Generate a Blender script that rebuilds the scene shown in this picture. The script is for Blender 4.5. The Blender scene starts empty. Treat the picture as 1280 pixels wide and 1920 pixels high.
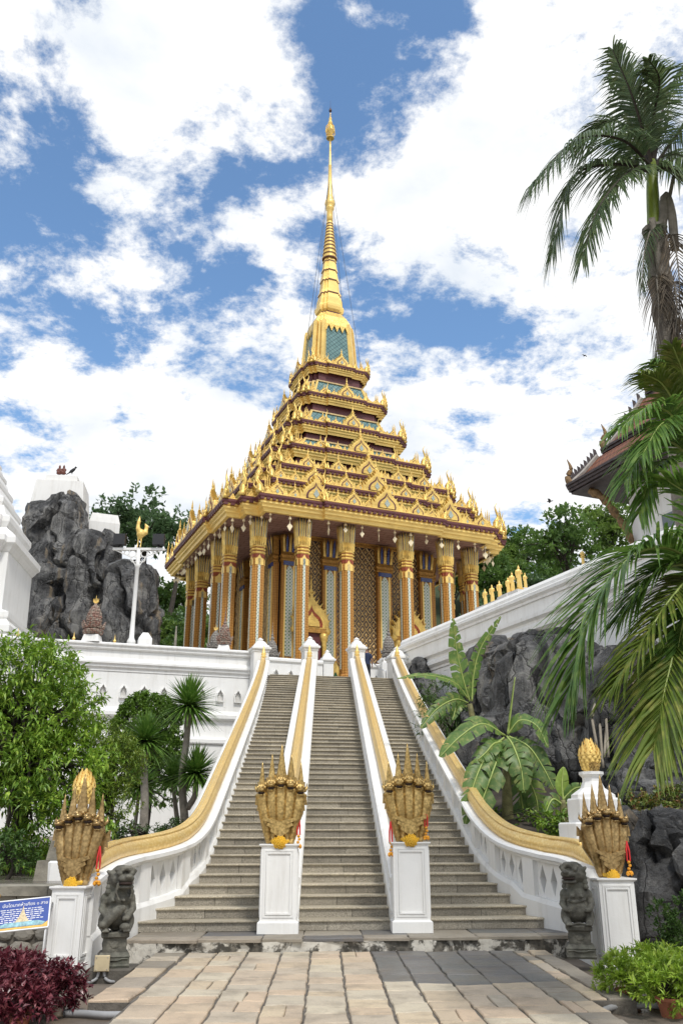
import bpy, bmesh, math, random
from mathutils import Vector, Matrix, noise as mnoise
R = math.radians
random.seed(11)
scene = bpy.context.scene

# ---------------------------------------------------------------- camera
cam_data = bpy.data.cameras.new("camera")
cam = bpy.data.objects.new("camera", cam_data)
scene.collection.objects.link(cam)
scene.camera = cam
cam.location = (0, 0, 1.65)
cam.rotation_euler = (R(90 + 20.136), 0, R(-1.02))
cam_data.sensor_fit = 'VERTICAL'
cam_data.sensor_height = 36.0
cam_data.lens = 36.0 * 1650 / 1920
cam_data.clip_end = 4000

# ---------------------------------------------------------------- world
SUN_EL, SUN_AZ = 56.0, 158.0          # degrees; azimuth clockwise from +Y (behind the camera, slightly right)
world = bpy.data.worlds.new("World")
scene.world = world
world.use_nodes = True
wn, wl = world.node_tree.nodes, world.node_tree.links
wn.clear()


def wnode(t, **kw):
    n = wn.new(t)
    for k, v in kw.items():
        setattr(n, k, v)
    return n


def wmath(op, a, b=None, clamp=False):
    n = wnode('ShaderNodeMath', operation=op, use_clamp=clamp)
    for i, s in enumerate((a, b)):
        if s is None:
            continue
        if isinstance(s, (int, float)):
            n.inputs[i].default_value = s
        else:
            wl.new(s, n.inputs[i])
    return n.outputs[0]


wout = wnode('ShaderNodeOutputWorld')
wbg = wnode('ShaderNodeBackground')
wbg.inputs['Strength'].default_value = 0.1
sky = wnode('ShaderNodeTexSky', sky_type='NISHITA', sun_disc=False)
sky.sun_elevation = R(SUN_EL)
sky.sun_rotation = R(SUN_AZ)
sky.air_density, sky.dust_density, sky.ozone_density = 1.0, 0.6, 2.2
wtc = wnode('ShaderNodeTexCoord')
wsep = wnode('ShaderNodeSeparateXYZ')
wl.new(wtc.outputs['Generated'], wsep.inputs[0])
dx, dy, dz = wsep.outputs
den = wmath('ADD', wmath('MAXIMUM', dz, 0.0), 0.22)
wcomb = wnode('ShaderNodeCombineXYZ')
wl.new(wmath('DIVIDE', dx, den), wcomb.inputs[0])
wl.new(wmath('DIVIDE', dy, den), wcomb.inputs[1])
wcomb.inputs[2].default_value = 3.7


def wnoise(scale, detail, rough, dist=0.0, off=(0, 0, 0)):
    m = wnode('ShaderNodeMapping')
    m.inputs['Location'].default_value = off
    wl.new(wcomb.outputs[0], m.inputs['Vector'])
    n = wnode('ShaderNodeTexNoise')
    n.inputs['Scale'].default_value = scale
    n.inputs['Detail'].default_value = detail
    n.inputs['Roughness'].default_value = rough
    n.inputs['Distortion'].default_value = dist
    wl.new(m.outputs[0], n.inputs['Vector'])
    return n.outputs['Fac']


def lobe(az, el, width, amp):
    """soft lobe of thicker or thinner cloud round one direction of the sky"""
    a, e = R(az), R(el)
    v = wnode('ShaderNodeVectorMath', operation='DOT_PRODUCT')
    wl.new(wtc.outputs['Generated'], v.inputs[0])
    v.inputs[1].default_value = (math.sin(a) * math.cos(e), math.cos(a) * math.cos(e), math.sin(e))
    r = wnode('ShaderNodeMapRange', interpolation_type='SMOOTHSTEP')
    wl.new(v.outputs['Value'], r.inputs['Value'])
    r.inputs['From Min'].default_value = math.cos(R(width))
    r.inputs['From Max'].default_value = 1.0
    r.inputs['To Min'].default_value = 0.0
    r.inputs['To Max'].default_value = amp
    return r.outputs[0]


big = wnoise(1.15, 3.0, 0.5, 0.2, (0.35, 1.9, 0))
mid = wnoise(6.8, 12.0, 0.66, 0.12, (2.3, 0.4, 0))
fine = wnoise(12.0, 8.0, 0.66, 0.1, (7.3, 3.4, 0))
dens = wmath('ADD', wmath('MULTIPLY', big, 0.30), wmath('SUBTRACT', wmath('MULTIPLY', mid, 1.5), 0.17))
dens = wmath('ADD', dens, wmath('MULTIPLY', wmath('SUBTRACT', fine, 0.5), 0.56))
for L in ((-14, 34, 9, -0.07), (-3, 32.5, 7, -0.10), (3.5, 34, 6, -0.14), (3.5, 46.5, 8, -0.22), (-24, 38, 7, -0.16), (-25, 32, 6, -0.10), (-9, 40, 6, -0.04),
          (12, 29, 5, -0.10), (-15, 48, 11, 0.08), (-5, 43, 5, 0.06), (10, 40, 9, 0.11), (16, 48, 9, 0.07), (22, 36, 9, 0.07), (-12, 24, 9, 0.10), (10, 24, 8, 0.08), (20, 25, 4, -0.10), (-20, 22, 4, -0.12), (13.5, 19.0, 4, -0.16)):
    dens = wmath('ADD', dens, lobe(*L))
lowc = wnode('ShaderNodeMapRange', interpolation_type='SMOOTHSTEP')
wl.new(dz, lowc.inputs['Value'])
lowc.inputs['From Min'].default_value = 0.22
lowc.inputs['From Max'].default_value = 0.56
lowc.inputs['To Min'].default_value = 0.27
lowc.inputs['To Max'].default_value = 0.0
dens = wmath('ADD', dens, lowc.outputs[0])
cov = wnode('ShaderNodeMapRange', interpolation_type='SMOOTHSTEP')
wl.new(dens, cov.inputs['Value'])
cov.inputs['From Min'].default_value = 0.575
cov.inputs['From Max'].default_value = 0.83
ccol = wnode('ShaderNodeMixRGB')
ccol.inputs[1].default_value = (5.4, 5.8, 6.3, 1)
ccol.inputs[2].default_value = (7.1, 7.15, 7.2, 1)
sh = wnode('ShaderNodeMapRange')
wl.new(wnoise(4.3, 6.0, 0.55, 0.2, (1.1, 5.2, 0)), sh.inputs['Value'])
sh.inputs['From Min'].default_value = 0.32
sh.inputs['From Max'].default_value = 0.52
wl.new(sh.outputs[0], ccol.inputs[0])
skyb = wnode('ShaderNodeMixRGB', blend_type='MULTIPLY')
skyb.inputs[0].default_value = 1.0
skyb.inputs[2].default_value = (1.2, 1.38, 1.42, 1)
wl.new(sky.outputs[0], skyb.inputs[1])
wmix = wnode('ShaderNodeMixRGB')
wl.new(cov.outputs[0], wmix.inputs[0])
wl.new(skyb.outputs[0], wmix.inputs[1])
wl.new(ccol.outputs[0], wmix.inputs[2])
wl.new(wmix.outputs[0], wbg.inputs['Color'])
wl.new(wbg.outputs[0], wout.inputs['Surface'])

# ---------------------------------------------------------------- sun, exposure
sun_data = bpy.data.lights.new("sun", 'SUN')
sun_data.energy = 1.7
sun_data.angle = R(9.0)
sun_data.color = (1.0, 0.96, 0.9)
sun = bpy.data.objects.new("sun", sun_data)
scene.collection.objects.link(sun)
sd = Vector((math.sin(R(SUN_AZ)) * math.cos(R(SUN_EL)), math.cos(R(SUN_AZ)) * math.cos(R(SUN_EL)), math.sin(R(SUN_EL))))
sun.rotation_euler = (-sd).to_track_quat('-Z', 'Y').to_euler()
sun.location = (20, -20, 60)
vs = scene.view_settings
vs.view_transform, vs.look, vs.exposure, vs.gamma = 'Standard', 'None', 0.62, 1.0
vs.use_curve_mapping = False
scene.cycles.use_denoising = True
scene.cycles.max_bounces = 6
scene.cycles.diffuse_bounces = 3
scene.cycles.glossy_bounces = 3
scene.cycles.transparent_max_bounces = 4


# ---------------------------------------------------------------- helpers
def link(o):
    scene.collection.objects.link(o)
    return o


def tag(o, label=None, cat=None, group=None, kind=None):
    for k, v in (('label', label), ('category', cat), ('group', group), ('kind', kind)):
        if v:
            o[k] = v
    return o


def thing(name, label, cat, loc=(0, 0, 0), rz=0.0, group=None):
    o = link(bpy.data.objects.new(name, None))
    o.empty_display_size = 0.2
    o.location = loc
    o.rotation_euler = (0, 0, rz)
    return tag(o, label, cat, group)


def inst(name, me, parent=None, loc=(0, 0, 0), rot=(0, 0, 0), sc=(1, 1, 1)):
    o = link(bpy.data.objects.new(name, me))
    o.location, o.rotation_euler, o.scale = loc, rot, (sc if hasattr(sc, '__len__') else (sc, sc, sc))
    if parent:
        o.parent = parent
    return o


def copy_tree(o, parent=None):
    c = link(o.copy())
    c.parent = parent
    for ch in list(o.children):
        copy_tree(ch, c)
    return c


class MB:
    """collects shapes into one mesh"""
    def __init__(self):
        self.v, self.f, self.mi, self.m = [], [], [], 0

    def add(self, vs_, fs_):
        o = len(self.v)
        self.v += [tuple(p) for p in vs_]
        self.f += [tuple(i + o for i in f) for f in fs_]
        self.mi += [self.m] * len(fs_)
        return self

    def box(self, x0, x1, y0, y1, z0, z1):
        return self.add([(x0, y0, z0), (x1, y0, z0), (x1, y1, z0), (x0, y1, z0), (x0, y0, z1), (x1, y0, z1), (x1, y1, z1), (x0, y1, z1)],
                        [(3, 2, 1, 0), (4, 5, 6, 7), (0, 1, 5, 4), (1, 2, 6, 5), (2, 3, 7, 6), (3, 0, 4, 7)])

    def cbox(self, c, s, z0, z1, s2=None):
        """box of half sizes s round c, tapering to s2 at the top"""
        s2 = s2 or s
        return self.loft([[(c[0] + a * s[0], c[1] + b * s[1], z0) for a, b in ((-1, -1), (1, -1), (1, 1), (-1, 1))],
                          [(c[0] + a * s2[0], c[1] + b * s2[1], z1) for a, b in ((-1, -1), (1, -1), (1, 1), (-1, 1))]])

    def hexa(self, p):
        """eight corners: bottom ring then top ring"""
        return self.add(p, [(3, 2, 1, 0), (4, 5, 6, 7), (0, 1, 5, 4), (1, 2, 6, 5), (2, 3, 7, 6), (3, 0, 4, 7)])

    def loft(self, rings, cap0=True, cap1=True, closed=True):
        n = len(rings[0])
        vs_, fs_ = [], []
        for r in rings:
            vs_ += [tuple(p) for p in r]
        for i in range(len(rings) - 1):
            for j in range(n if closed else n - 1):
                k = (j + 1) % n
                fs_.append((i * n + j, i * n + k, (i + 1) * n + k, (i + 1) * n + j))
        if cap0:
            fs_.append(tuple(range(n - 1, -1, -1)))
        if cap1:
            fs_.append(tuple(range((len(rings) - 1) * n, len(rings) * n)))
        return self.add(vs_, fs_)

    def lathe(self, prof, n=12, c=(0, 0, 0), sx=1.0, sy=1.0, rot=0.0):
        rings = []
        for r, z in prof:
            rings.append([(c[0] + sx * max(r, 1e-4) * math.cos(rot + 2 * math.pi * j / n), c[1] + sy * max(r, 1e-4) * math.sin(rot + 2 * math.pi * j / n), c[2] + z) for j in range(n)])
        return self.loft(rings)

    def tube(self, path, rad, n=8, sect=None, up=(0, 0, 1), flat=1.0):
        path = [Vector(p) for p in path]
        if not hasattr(rad, '__len__'):
            rad = [rad] * len(path)
        rings = []
        for i, p in enumerate(path):
            t = (path[min(i + 1, len(path) - 1)] - path[max(i - 1, 0)])
            t = t.normalized() if t.length > 1e-9 else Vector((0, 0, 1))
            u = Vector(up)
            if abs(t.dot(u)) > 0.95:
                u = Vector((0, 1, 0)) if abs(t.y) < 0.9 else Vector((1, 0, 0))
            sd_ = t.cross(u).normalized()
            w = sd_.cross(t).normalized()
            if sect:
                rings.append([p + sd_ * a * rad[i] + w * b * rad[i] for a, b in sect])
            else:
                rings.append([p + sd_ * math.cos(2 * math.pi * j / n) * rad[i] + w * math.sin(2 * math.pi * j / n) * rad[i] * flat for j in range(n)])
        return self.loft(rings)

    def prism(self, poly, h, M=None):
        """polygon in the XZ plane, thickness h along Y (centred)"""
        n = len(poly)
        vs_ = [Vector((p[0], -h / 2, p[1])) for p in poly] + [Vector((p[0], h / 2, p[1])) for p in poly]
        if M is not None:
            vs_ = [M @ p for p in vs_]
        fs_ = [tuple(range(n)), tuple(range(2 * n - 1, n - 1, -1))]
        for j in range(n):
            k = (j + 1) % n
            fs_.append((k, j, n + j, n + k))
        return self.add(vs_, fs_)

    def ball(self, c, r, n=10, m=7):
        rings = []
        rx, ry, rz = r if hasattr(r, '__len__') else (r, r, r)
        for i in range(m):
            a = -math.pi / 2 + math.pi * (i + 0.02 if i == 0 else (i - 0.02 if i == m - 1 else i)) / (m - 1)
            rings.append([(c[0] + rx * math.cos(a) * math.cos(2 * math.pi * j / n), c[1] + ry * math.cos(a) * math.sin(2 * math.pi * j / n), c[2] + rz * math.sin(a)) for j in range(n)])
        return self.loft(rings)

    def xf(self, M, start=0):
        for i in range(start, len(self.v)):
            self.v[i] = tuple(M @ Vector(self.v[i]))
        return self

    def mesh(self, name, mats, smooth=False, recalc=False):
        me = bpy.data.meshes.new(name)
        me.from_pydata(self.v, [], self.f)
        if not isinstance(mats, (list, tuple)):
            mats = [mats]
        for m in mats:
            me.materials.append(m)
        if len(mats) > 1:
            me.polygons.foreach_set('material_index', self.mi)
        if smooth:
            me.polygons.foreach_set('use_smooth', [True] * len(me.polygons))
        if recalc:
            bm = bmesh.new()
            bm.from_mesh(me)
            bmesh.ops.recalc_face_normals(bm, faces=bm.faces)
            bm.to_mesh(me)
            bm.free()
        me.update()
        return me

    def obj(self, name, mats, parent=None, smooth=False, loc=(0, 0, 0), rot=(0, 0, 0), recalc=False):
        return inst(name, self.mesh(name, mats, smooth, recalc), parent, loc, rot)


def smooth_by_angle(me, ang=40):
    bm = bmesh.new()
    bm.from_mesh(me)
    for f in bm.faces:
        f.smooth = True
    for e in bm.edges:
        if len(e.link_faces) == 2 and e.calc_face_angle(0) > R(ang):
            e.smooth = False
    bm.to_mesh(me)
    bm.free()
    return me


def spline(pts, n):
    """Catmull-Rom through pts, n samples per span"""
    P = [Vector(p) for p in pts]
    P = [P[0] * 2 - P[1]] + P + [P[-1] * 2 - P[-2]]
    out = []
    for i in range(1, len(P) - 2):
        for k in range(n):
            t = k / n
            a, b, c, d = P[i - 1], P[i], P[i + 1], P[i + 2]
            out.append(0.5 * ((2 * b) + (c - a) * t + (2 * a - 5 * b + 4 * c - d) * t * t + (3 * b - a - 3 * c + d) * t ** 3))
    out.append(P[-2].copy())
    return out


def interp(x, T):
    if x <= T[0][0]:
        return T[0][1]
    for (a, b), (c, d) in zip(T, T[1:]):
        if x <= c:
            return b + (d - b) * (x - a) / (c - a)
    return T[-1][1]


# ---------------------------------------------------------------- materials
class NT:
    def __init__(self, name):
        self.m = bpy.data.materials.new(name)
        self.m.use_nodes = True
        self.n, self.l = self.m.node_tree.nodes, self.m.node_tree.links
        self.b = self.n['Principled BSDF']
        self.tc = self.n.new('ShaderNodeTexCoord')
        self.src = self.tc.outputs['Object']

    def node(self, t, ins=None, **kw):
        n = self.n.new(t)
        for k, v in kw.items():
            setattr(n, k, v)
        for k, v in (ins or {}).items():
            if hasattr(v, 'is_output'):
                self.l.new(v, n.inputs[k])
            else:
                n.inputs[k].default_value = v
        return n

    def mapping(self, scale=(1, 1, 1), rot=(0, 0, 0), loc=(0, 0, 0)):
        return self.node('ShaderNodeMapping', {'Vector': self.src, 'Scale': scale, 'Rotation': rot, 'Location': loc}).outputs[0]

    def noise(self, scale, detail=4, rough=0.55, vec=None, dist=0.0):
        return self.node('ShaderNodeTexNoise', {'Vector': vec or self.src, 'Scale': scale, 'Detail': detail, 'Roughness': rough, 'Distortion': dist}).outputs['Fac']

    def vor(self, scale, feature='F1', out='Distance', vec=None, rnd=1.0):
        return self.node('ShaderNodeTexVoronoi', {'Vector': vec or self.src, 'Scale': scale, 'Randomness': rnd}, feature=feature).outputs[out]

    def ramp(self, fac, stops):
        r = self.node('ShaderNodeValToRGB', {'Fac': fac})
        e = r.color_ramp.elements
        while len(e) > 1:
            e.remove(e[-1])
        e[0].position, e[0].color = stops[0][0], tuple(stops[0][1]) + (1,)
        for p, c in stops[1:]:
            q = e.new(p)
            q.color = tuple(c) + (1,)
        return r.outputs[0]

    def rng(self, v, a, b, c=0.0, d=1.0, smooth=False):
        return self.node('ShaderNodeMapRange', {'Value': v, 'From Min': a, 'From Max': b, 'To Min': c, 'To Max': d}, interpolation_type='SMOOTHSTEP' if smooth else 'LINEAR').outputs[0]

    def mix(self, f, a, b, mode='MIX'):
        def cc(x):
            return x if hasattr(x, 'is_output') else (tuple(x) + (1,) if len(x) == 3 else x)
        return self.node('ShaderNodeMixRGB', {0: f, 1: cc(a), 2: cc(b)}, blend_type=mode).outputs[0]

    def math(self, op, a, b=0.0, clamp=False):
        return self.node('ShaderNodeMath', {0: a, 1: b}, operation=op, use_clamp=clamp).outputs[0]

    def bump(self, h, strength=0.3, dist=0.02):
        self.l.new(self.node('ShaderNodeBump', {'Height': h, 'Strength': strength, 'Distance': dist}).outputs[0], self.b.inputs['Normal'])
        return self

    def set(self, col=None, rough=None, metal=None, spec=None):
        for k, v in (('Base Color', col), ('Roughness', rough), ('Metallic', metal), ('Specular IOR Level', spec)):
            if v is None:
                continue
            if hasattr(v, 'is_output'):
                self.l.new(v, self.b.inputs[k])
            elif k == 'Base Color':
                self.b.inputs[k].default_value = tuple(v) + (1,)
            else:
                self.b.inputs[k].default_value = v
        return self

    def rnd(self):
        return self.node('ShaderNodeObjectInfo').outputs['Random']

    def world(self):
        self.src = self.node('ShaderNodeNewGeometry').outputs['Position']
        return self


def mul(c, f):
    return tuple(min(1, x * f) for x in c)


def plain(name, col, rough=0.6, metal=0.0, var=0.15, scale=4.0, bump=0.0, bscale=30.0, objvar=0.0, spec=None):
    t = NT(name)
    n = t.noise(scale, 5)
    c = t.mix(t.rng(n, 0.3, 0.7), mul(col, 1 - var), mul(col, 1 + var))
    if objvar:
        g = t.rng(t.rnd(), 0, 1, 1 - objvar, 1 + objvar)
        c = t.node('ShaderNodeHueSaturation', {'Value': g, 'Color': c}).outputs[0]
    t.set(c, rough, metal, spec)
    if bump:
        t.bump(t.noise(bscale, 6, 0.6), bump, 0.03)
    return t.m


def mat_white(name, col=(0.82, 0.815, 0.79), dirt=0.75):
    t = NT(name).world()
    streak = t.noise(1.0, 8, 0.7, vec=t.mapping((3.6, 3.6, 0.35)))
    blot = t.noise(0.7, 5, 0.6)
    f = t.math('MULTIPLY', t.rng(streak, 0.44, 0.74, 0, 1, True), t.rng(blot, 0.35, 0.65, 0.15, 1))
    c = t.mix(t.math('MULTIPLY', f, dirt * 0.8), col, (0.50, 0.475, 0.42))
    c = t.mix(t.rng(t.noise(6.0, 5), 0.3, 0.7, 0, 0.06), c, (0.55, 0.55, 0.54))
    t.set(c, t.rng(t.noise(3.0), 0.3, 0.7, 0.5, 0.68))
    t.bump(t.noise(14, 7, 0.65), 0.12, 0.02)
    return t.m


M = {}
M['white'] = mat_white('white_limewash')
M['white_old'] = mat_white('white_weathered', (0.74, 0.73, 0.70), 0.9)
M['gold'] = plain('gold_leaf', (0.82, 0.54, 0.15), 0.36, 0.45, 0.3, 2.5, 0.9, 11.0)
M['gold_plain'] = plain('gold_paint', (0.90, 0.62, 0.19), 0.38, 0.3, 0.14, 1.5, 0.15, 10.0)
M['gold_dark'] = plain('shadowed_gold_relief', (0.42, 0.22, 0.05), 0.45, 0.5, 0.35, 9.0, 0.8, 40.0)  # deeper gold for relief under the eaves, its shade painted into the colour
M['darkred'] = plain('oxblood_lacquer', (0.11, 0.028, 0.03), 0.5, 0.0, 0.2, 3.0)
M['black'] = plain('dark_metal', (0.018, 0.018, 0.02), 0.45, 0.0, 0.2, 3.0)
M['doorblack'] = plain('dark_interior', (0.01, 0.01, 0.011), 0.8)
M['bronze_spire'] = plain('brown_finial', (0.05, 0.02, 0.015), 0.4, 0.3)
M['wire'] = plain('grey_wire', (0.12, 0.13, 0.16), 0.5, 0.4)
M['steel'] = plain('brushed_steel', (0.55, 0.56, 0.57), 0.3, 0.8)
M['niche'] = plain('shade_grey_plaster', (0.60, 0.585, 0.55), 0.75)  # niche backs and block opening greyer than the wall: shade put into the colour
M['mortar'] = plain('dirty_mortar', (0.13, 0.115, 0.095), 0.9, 0, 0.4, 8.0, 0.4, 40.0)


def wobj(mb, name, mats, parent, smooth=False, recalc=False):
    """part given in world coordinates under an unrotated thing"""
    return mb.obj(name, mats, parent, smooth, loc=tuple(-x for x in parent.location), recalc=recalc)


# ================================================================ GROUND AND PAVING
def mat_ground():
    t = NT('damp_earth_paving').world()
    c = t.ramp(t.noise(1.6, 7, 0.62), [(0.25, (0.085, 0.07, 0.055)), (0.5, (0.17, 0.14, 0.11)), (0.75, (0.25, 0.2, 0.15))])
    c = t.mix(t.rng(t.noise(0.5, 4), 0.45, 0.7), c, (0.14, 0.095, 0.06))
    t.set(c, t.rng(t.noise(0.9, 4), 0.35, 0.65, 0.3, 0.85))
    t.bump(t.noise(12, 7, 0.6), 0.35, 0.03)
    return t.m


def mat_slab(name, cols, rough=0.72):
    t = NT(name)
    r = t.rnd()
    base = t.ramp(r, [(i / (len(cols) - 1), c) for i, c in enumerate(cols)])
    base_dark = mul(cols[0], 0.45)
    w = NT.node(t, 'ShaderNodeNewGeometry').outputs['Position']
    sp = t.noise(90, 3, 0.7, vec=w)
    c = t.mix(t.rng(sp, 0.4, 0.7, 0, 0.4), base, mul((0.3, 0.26, 0.2), 0.8))
    st = t.noise(2.2, 6, 0.62, vec=w)
    c = t.mix(t.rng(st, 0.47, 0.75, 0, 0.7), c, (0.17, 0.14, 0.105))
    c = t.mix(t.rng(t.noise(14, 6, 0.7, vec=w), 0.55, 0.75, 0, 0.5), c, mul(base_dark, 1.0))
    t.set(c, t.rng(t.noise(1.4, 4, vec=w), 0.35, 0.65, rough - 0.25, rough + 0.1))
    t.bump(t.noise(26, 8, 0.65, vec=w), 0.5, 0.02)
    return t.m


M['ground'] = mat_ground()
M['sand_slab'] = mat_slab('sandstone_slab', [(0.62, 0.50, 0.34), (0.54, 0.43, 0.30), (0.60, 0.45, 0.31), (0.50, 0.43, 0.33), (0.62, 0.54, 0.40)])
M['slate_slab'] = mat_slab('slate_slab', [(0.105, 0.105, 0.11), (0.15, 0.145, 0.14), (0.12, 0.125, 0.12)], 0.6)
M['edge_slab'] = mat_slab('kerb_stone', [(0.32, 0.285, 0.225), (0.25, 0.22, 0.175), (0.38, 0.32, 0.25)])

ground = MB().add([(-1500, -200, -0.15), (1500, -200, -0.15), (1500, 2500, -0.15), (-1500, 2500, -0.15)], [(0, 1, 2, 3)]).obj('ground', M['ground'])
tag(ground, kind='structure')

pv = MB()
for rect in ((-2.05, 2.7, 5.0, 10.62), (-2.5, 3.35, 10.62, 14.95)):
    pv.box(rect[0], rect[1], rect[2], rect[3], -0.3, -0.028)
pavement = pv.obj('pavement', M['mortar'])
tag(pavement, kind='structure')


def slab(x0, x1, y0, y1, m, z=0.0, parent=pavement, name='slab', th=0.05, j=0.009, ch=0.012):
    """one irregular stone with chamfered rim"""
    q = [(x0 + random.uniform(-j, j), y0 + random.uniform(-j, j)), (x1 + random.uniform(-j, j), y0 + random.uniform(-j, j)),
         (x1 + random.uniform(-j, j), y1 + random.uniform(-j, j)), (x0 + random.uniform(-j, j), y1 + random.uniform(-j, j))]
    ring = []
    for i in range(4):                       # rough edges: extra points along each side
        a, b = Vector(q[i]), Vector(q[(i + 1) % 4])
        ring.append(a)
        for t in (0.33, 0.66):
            n_ = Vector((b.y - a.y, a.x - b.x)).normalized()
            ring.append(a.lerp(b, t) + n_ * random.uniform(-0.010, 0.004))
    c = sum(ring, Vector((0, 0))) / len(ring)
    zt = [z + random.uniform(-0.006, 0.006) for _ in range(4)]
    zz = [zt[0], zt[0], zt[1], zt[1], zt[1], zt[2], zt[2], zt[2], zt[3], zt[3], zt[3], zt[0]]
    ins = [c + (p - c) * (1 - ch / max(0.1, (p - c).length)) for p in ring]
    mb = MB().loft([[(p.x - c.x, p.y - c.y, z - th) for p in ring], [(p.x - c.x, p.y - c.y, k - 0.012) for p, k in zip(ring, zz)],
                    [(p.x - c.x, p.y - c.y, k) for p, k in zip(ins, zz)]], cap0=False)
    return mb.obj(name, m, parent, loc=(c.x, c.y, 0))


x = -2.02
cols_ = []
while x < 3.0:
    w = random.uniform(0.36, 0.52)
    cols_.append((x, min(x + w, 3.06)))
    x += w
for (a, b) in cols_:
    y = 8.9 + random.uniform(-0.5, 0)
    if a > 2.6:
        y = 10.66
    while y < 14.72:
        xm = (a + b) / 2
        dk = xm > 0.70 + 0.08 * (14 - y) and xm < 2.85
        L = random.uniform(0.45, 0.8) if (dk and y > 11.5) else random.uniform(0.3, 0.72)
        y1 = min(y + L, 14.78)
        ym = (y + y1) / 2
        dark = dk and ym > 11.75 + 0.25 * math.sin(xm * 3)
        mm = M['slate_slab'] if dark else (M['edge_slab'] if (xm > 2.5 and random.random() < 0.6) or random.random() < 0.06 else M['sand_slab'])
        if y1 - y > 0.12:
            if (y1 - y) > 0.55 and random.random() < 0.2 and not dark:      # a stone split along its length
                c_ = a + (b - a) * random.uniform(0.4, 0.6)
                slab(a + 0.007, c_ - 0.005, y + 0.007, y1 - 0.007, mm, -0.004)
                slab(c_ + 0.005, b - 0.007, y + 0.007, y1 - 0.007, mm, -0.006)
            else:
                slab(a + 0.012, b - 0.012, y + 0.008, y1 - 0.008, mm, -0.004)
        y = y1
for side in (0, 1):                          # kerb stones along both edges of the raised paving
    xs = (-2.49, -2.06) if side == 0 else (3.08, 3.34)
    y = 10.64
    while y < 14.7:
        y1 = min(y + random.uniform(0.4, 0.9), 14.78)
        slab(xs[0], xs[1], y + 0.006, y1 - 0.006, M['edge_slab'] if random.random() < 0.7 else M['sand_slab'], 0.002, th=0.2, j=0.02)
        y = y1

# stepped stone platform below the stairs
SK0, SK1 = math.tan(R(5.0)), math.tan(R(10.5))


def mat_peel():
    t = NT('peeling_whitewash').world()
    m = t.noise(3.4, 8, 0.68, dist=0.4)
    c = t.mix(t.rng(m, 0.46, 0.53, 0, 1), (0.60, 0.57, 0.50), (0.055, 0.05, 0.04))
    sep = t.node('ShaderNodeSeparateXYZ', {0: t.src}).outputs
    c = t.mix(t.rng(t.noise(9, 5), 0.45, 0.7, 0, 0.5), c, (0.3, 0.27, 0.22))
    t.set(c, 0.8).bump(t.noise(10, 7), 0.5, 0.03)
    return t.m


M['peel'] = mat_peel()


def pl_front(X):
    return 14.80 + 0.085 * (X - 0.3)


pf = MB()
n_ = 24
for i in range(n_):
    xa, xb = -2.98 + 6.9 * i / n_, -2.98 + 6.9 * (i + 1) / n_
    za, zb = 0.128 + 0.006 * math.sin(i * 1.7), 0.128 + 0.006 * math.sin((i + 1) * 1.7)
    ya, yb = pl_front(xa) + 0.02 * math.sin(i * 2.3), pl_front(xb) + 0.02 * math.sin((i + 1) * 2.3)
    pf.hexa([(xa, ya, -0.2), (xb, yb, -0.2), (xb, 17.2, -0.2), (xa, 17.2, -0.2), (xa, ya, za), (xb, yb, zb), (xb, 17.2, 0.13), (xa, 17.2, 0.13)])
platform = tag(pf.obj('stone_platform', M['peel']), kind='structure')
x = -2.95
while x < 3.88:                              # slabs lying on the platform
    w = random.uniform(0.55, 1.1)
    x1 = min(x + w, 3.9)
    y0 = pl_front((x + x1) / 2) - 0.025
    slab(x + 0.004, x1 - 0.004, y0, y0 + 0.42, M['slate_slab'] if random.random() < 0.45 else M['edge_slab'], 0.178, platform, 'slab', 0.05, 0.008)
    slab(x + 0.004, x1 - 0.004, y0 + 0.43, y0 + 1.6, M['slate_slab'] if random.random() < 0.5 else M['edge_slab'], 0.176, platform, 'slab', 0.05, 0.008)
    x = x1

# ================================================================ STAIRCASE
NST, Y0, Z0, RI, TR = 51, 15.9, 0.18, 0.158, 0.4647
XC = 0.34
LEDGE = [(15.2, -3.02), (15.75, -2.97), (16.05, -2.79), (16.34, -2.6), (16.67, -2.48), (16.97, -2.37), (17.31, -2.27), (17.61, -2.21), (18.0, -2.17), (19.4, -2.16), (30, -2.2), (40.5, -2.42)]
REDGE = [(15.2, 3.86), (15.9, 3.76), (16.23, 3.57), (16.63, 3.44), (17.0, 3.31), (17.36, 3.2), (17.72, 3.11), (18.07, 3.03), (18.43, 2.98), (19.0, 2.94), (20.5, 2.9), (30, 2.84), (41.5, 3.0)]
IL0, IL1, IR0, IR1 = -1.04, -0.42, 1.10, 1.72      # the two inner balustrades


def skew(n):
    return SK0 + (SK1 - SK0) * n / NST


def yf(n, X):
    return Y0 + TR * n + skew(n) * (X - XC)


def nose_z(Y):
    return Z0 + RI + (Y - Y0) * RI / TR


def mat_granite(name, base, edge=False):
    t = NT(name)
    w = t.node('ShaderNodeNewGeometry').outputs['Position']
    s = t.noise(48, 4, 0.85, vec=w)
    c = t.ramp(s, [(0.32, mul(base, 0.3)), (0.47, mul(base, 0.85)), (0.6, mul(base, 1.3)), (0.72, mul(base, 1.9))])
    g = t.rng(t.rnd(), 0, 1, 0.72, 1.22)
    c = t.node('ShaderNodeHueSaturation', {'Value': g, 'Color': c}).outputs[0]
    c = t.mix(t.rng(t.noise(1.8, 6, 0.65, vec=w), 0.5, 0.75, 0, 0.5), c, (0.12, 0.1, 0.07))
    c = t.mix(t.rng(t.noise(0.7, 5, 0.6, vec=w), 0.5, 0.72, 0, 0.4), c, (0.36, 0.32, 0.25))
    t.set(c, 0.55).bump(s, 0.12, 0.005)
    return t.m


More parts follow.
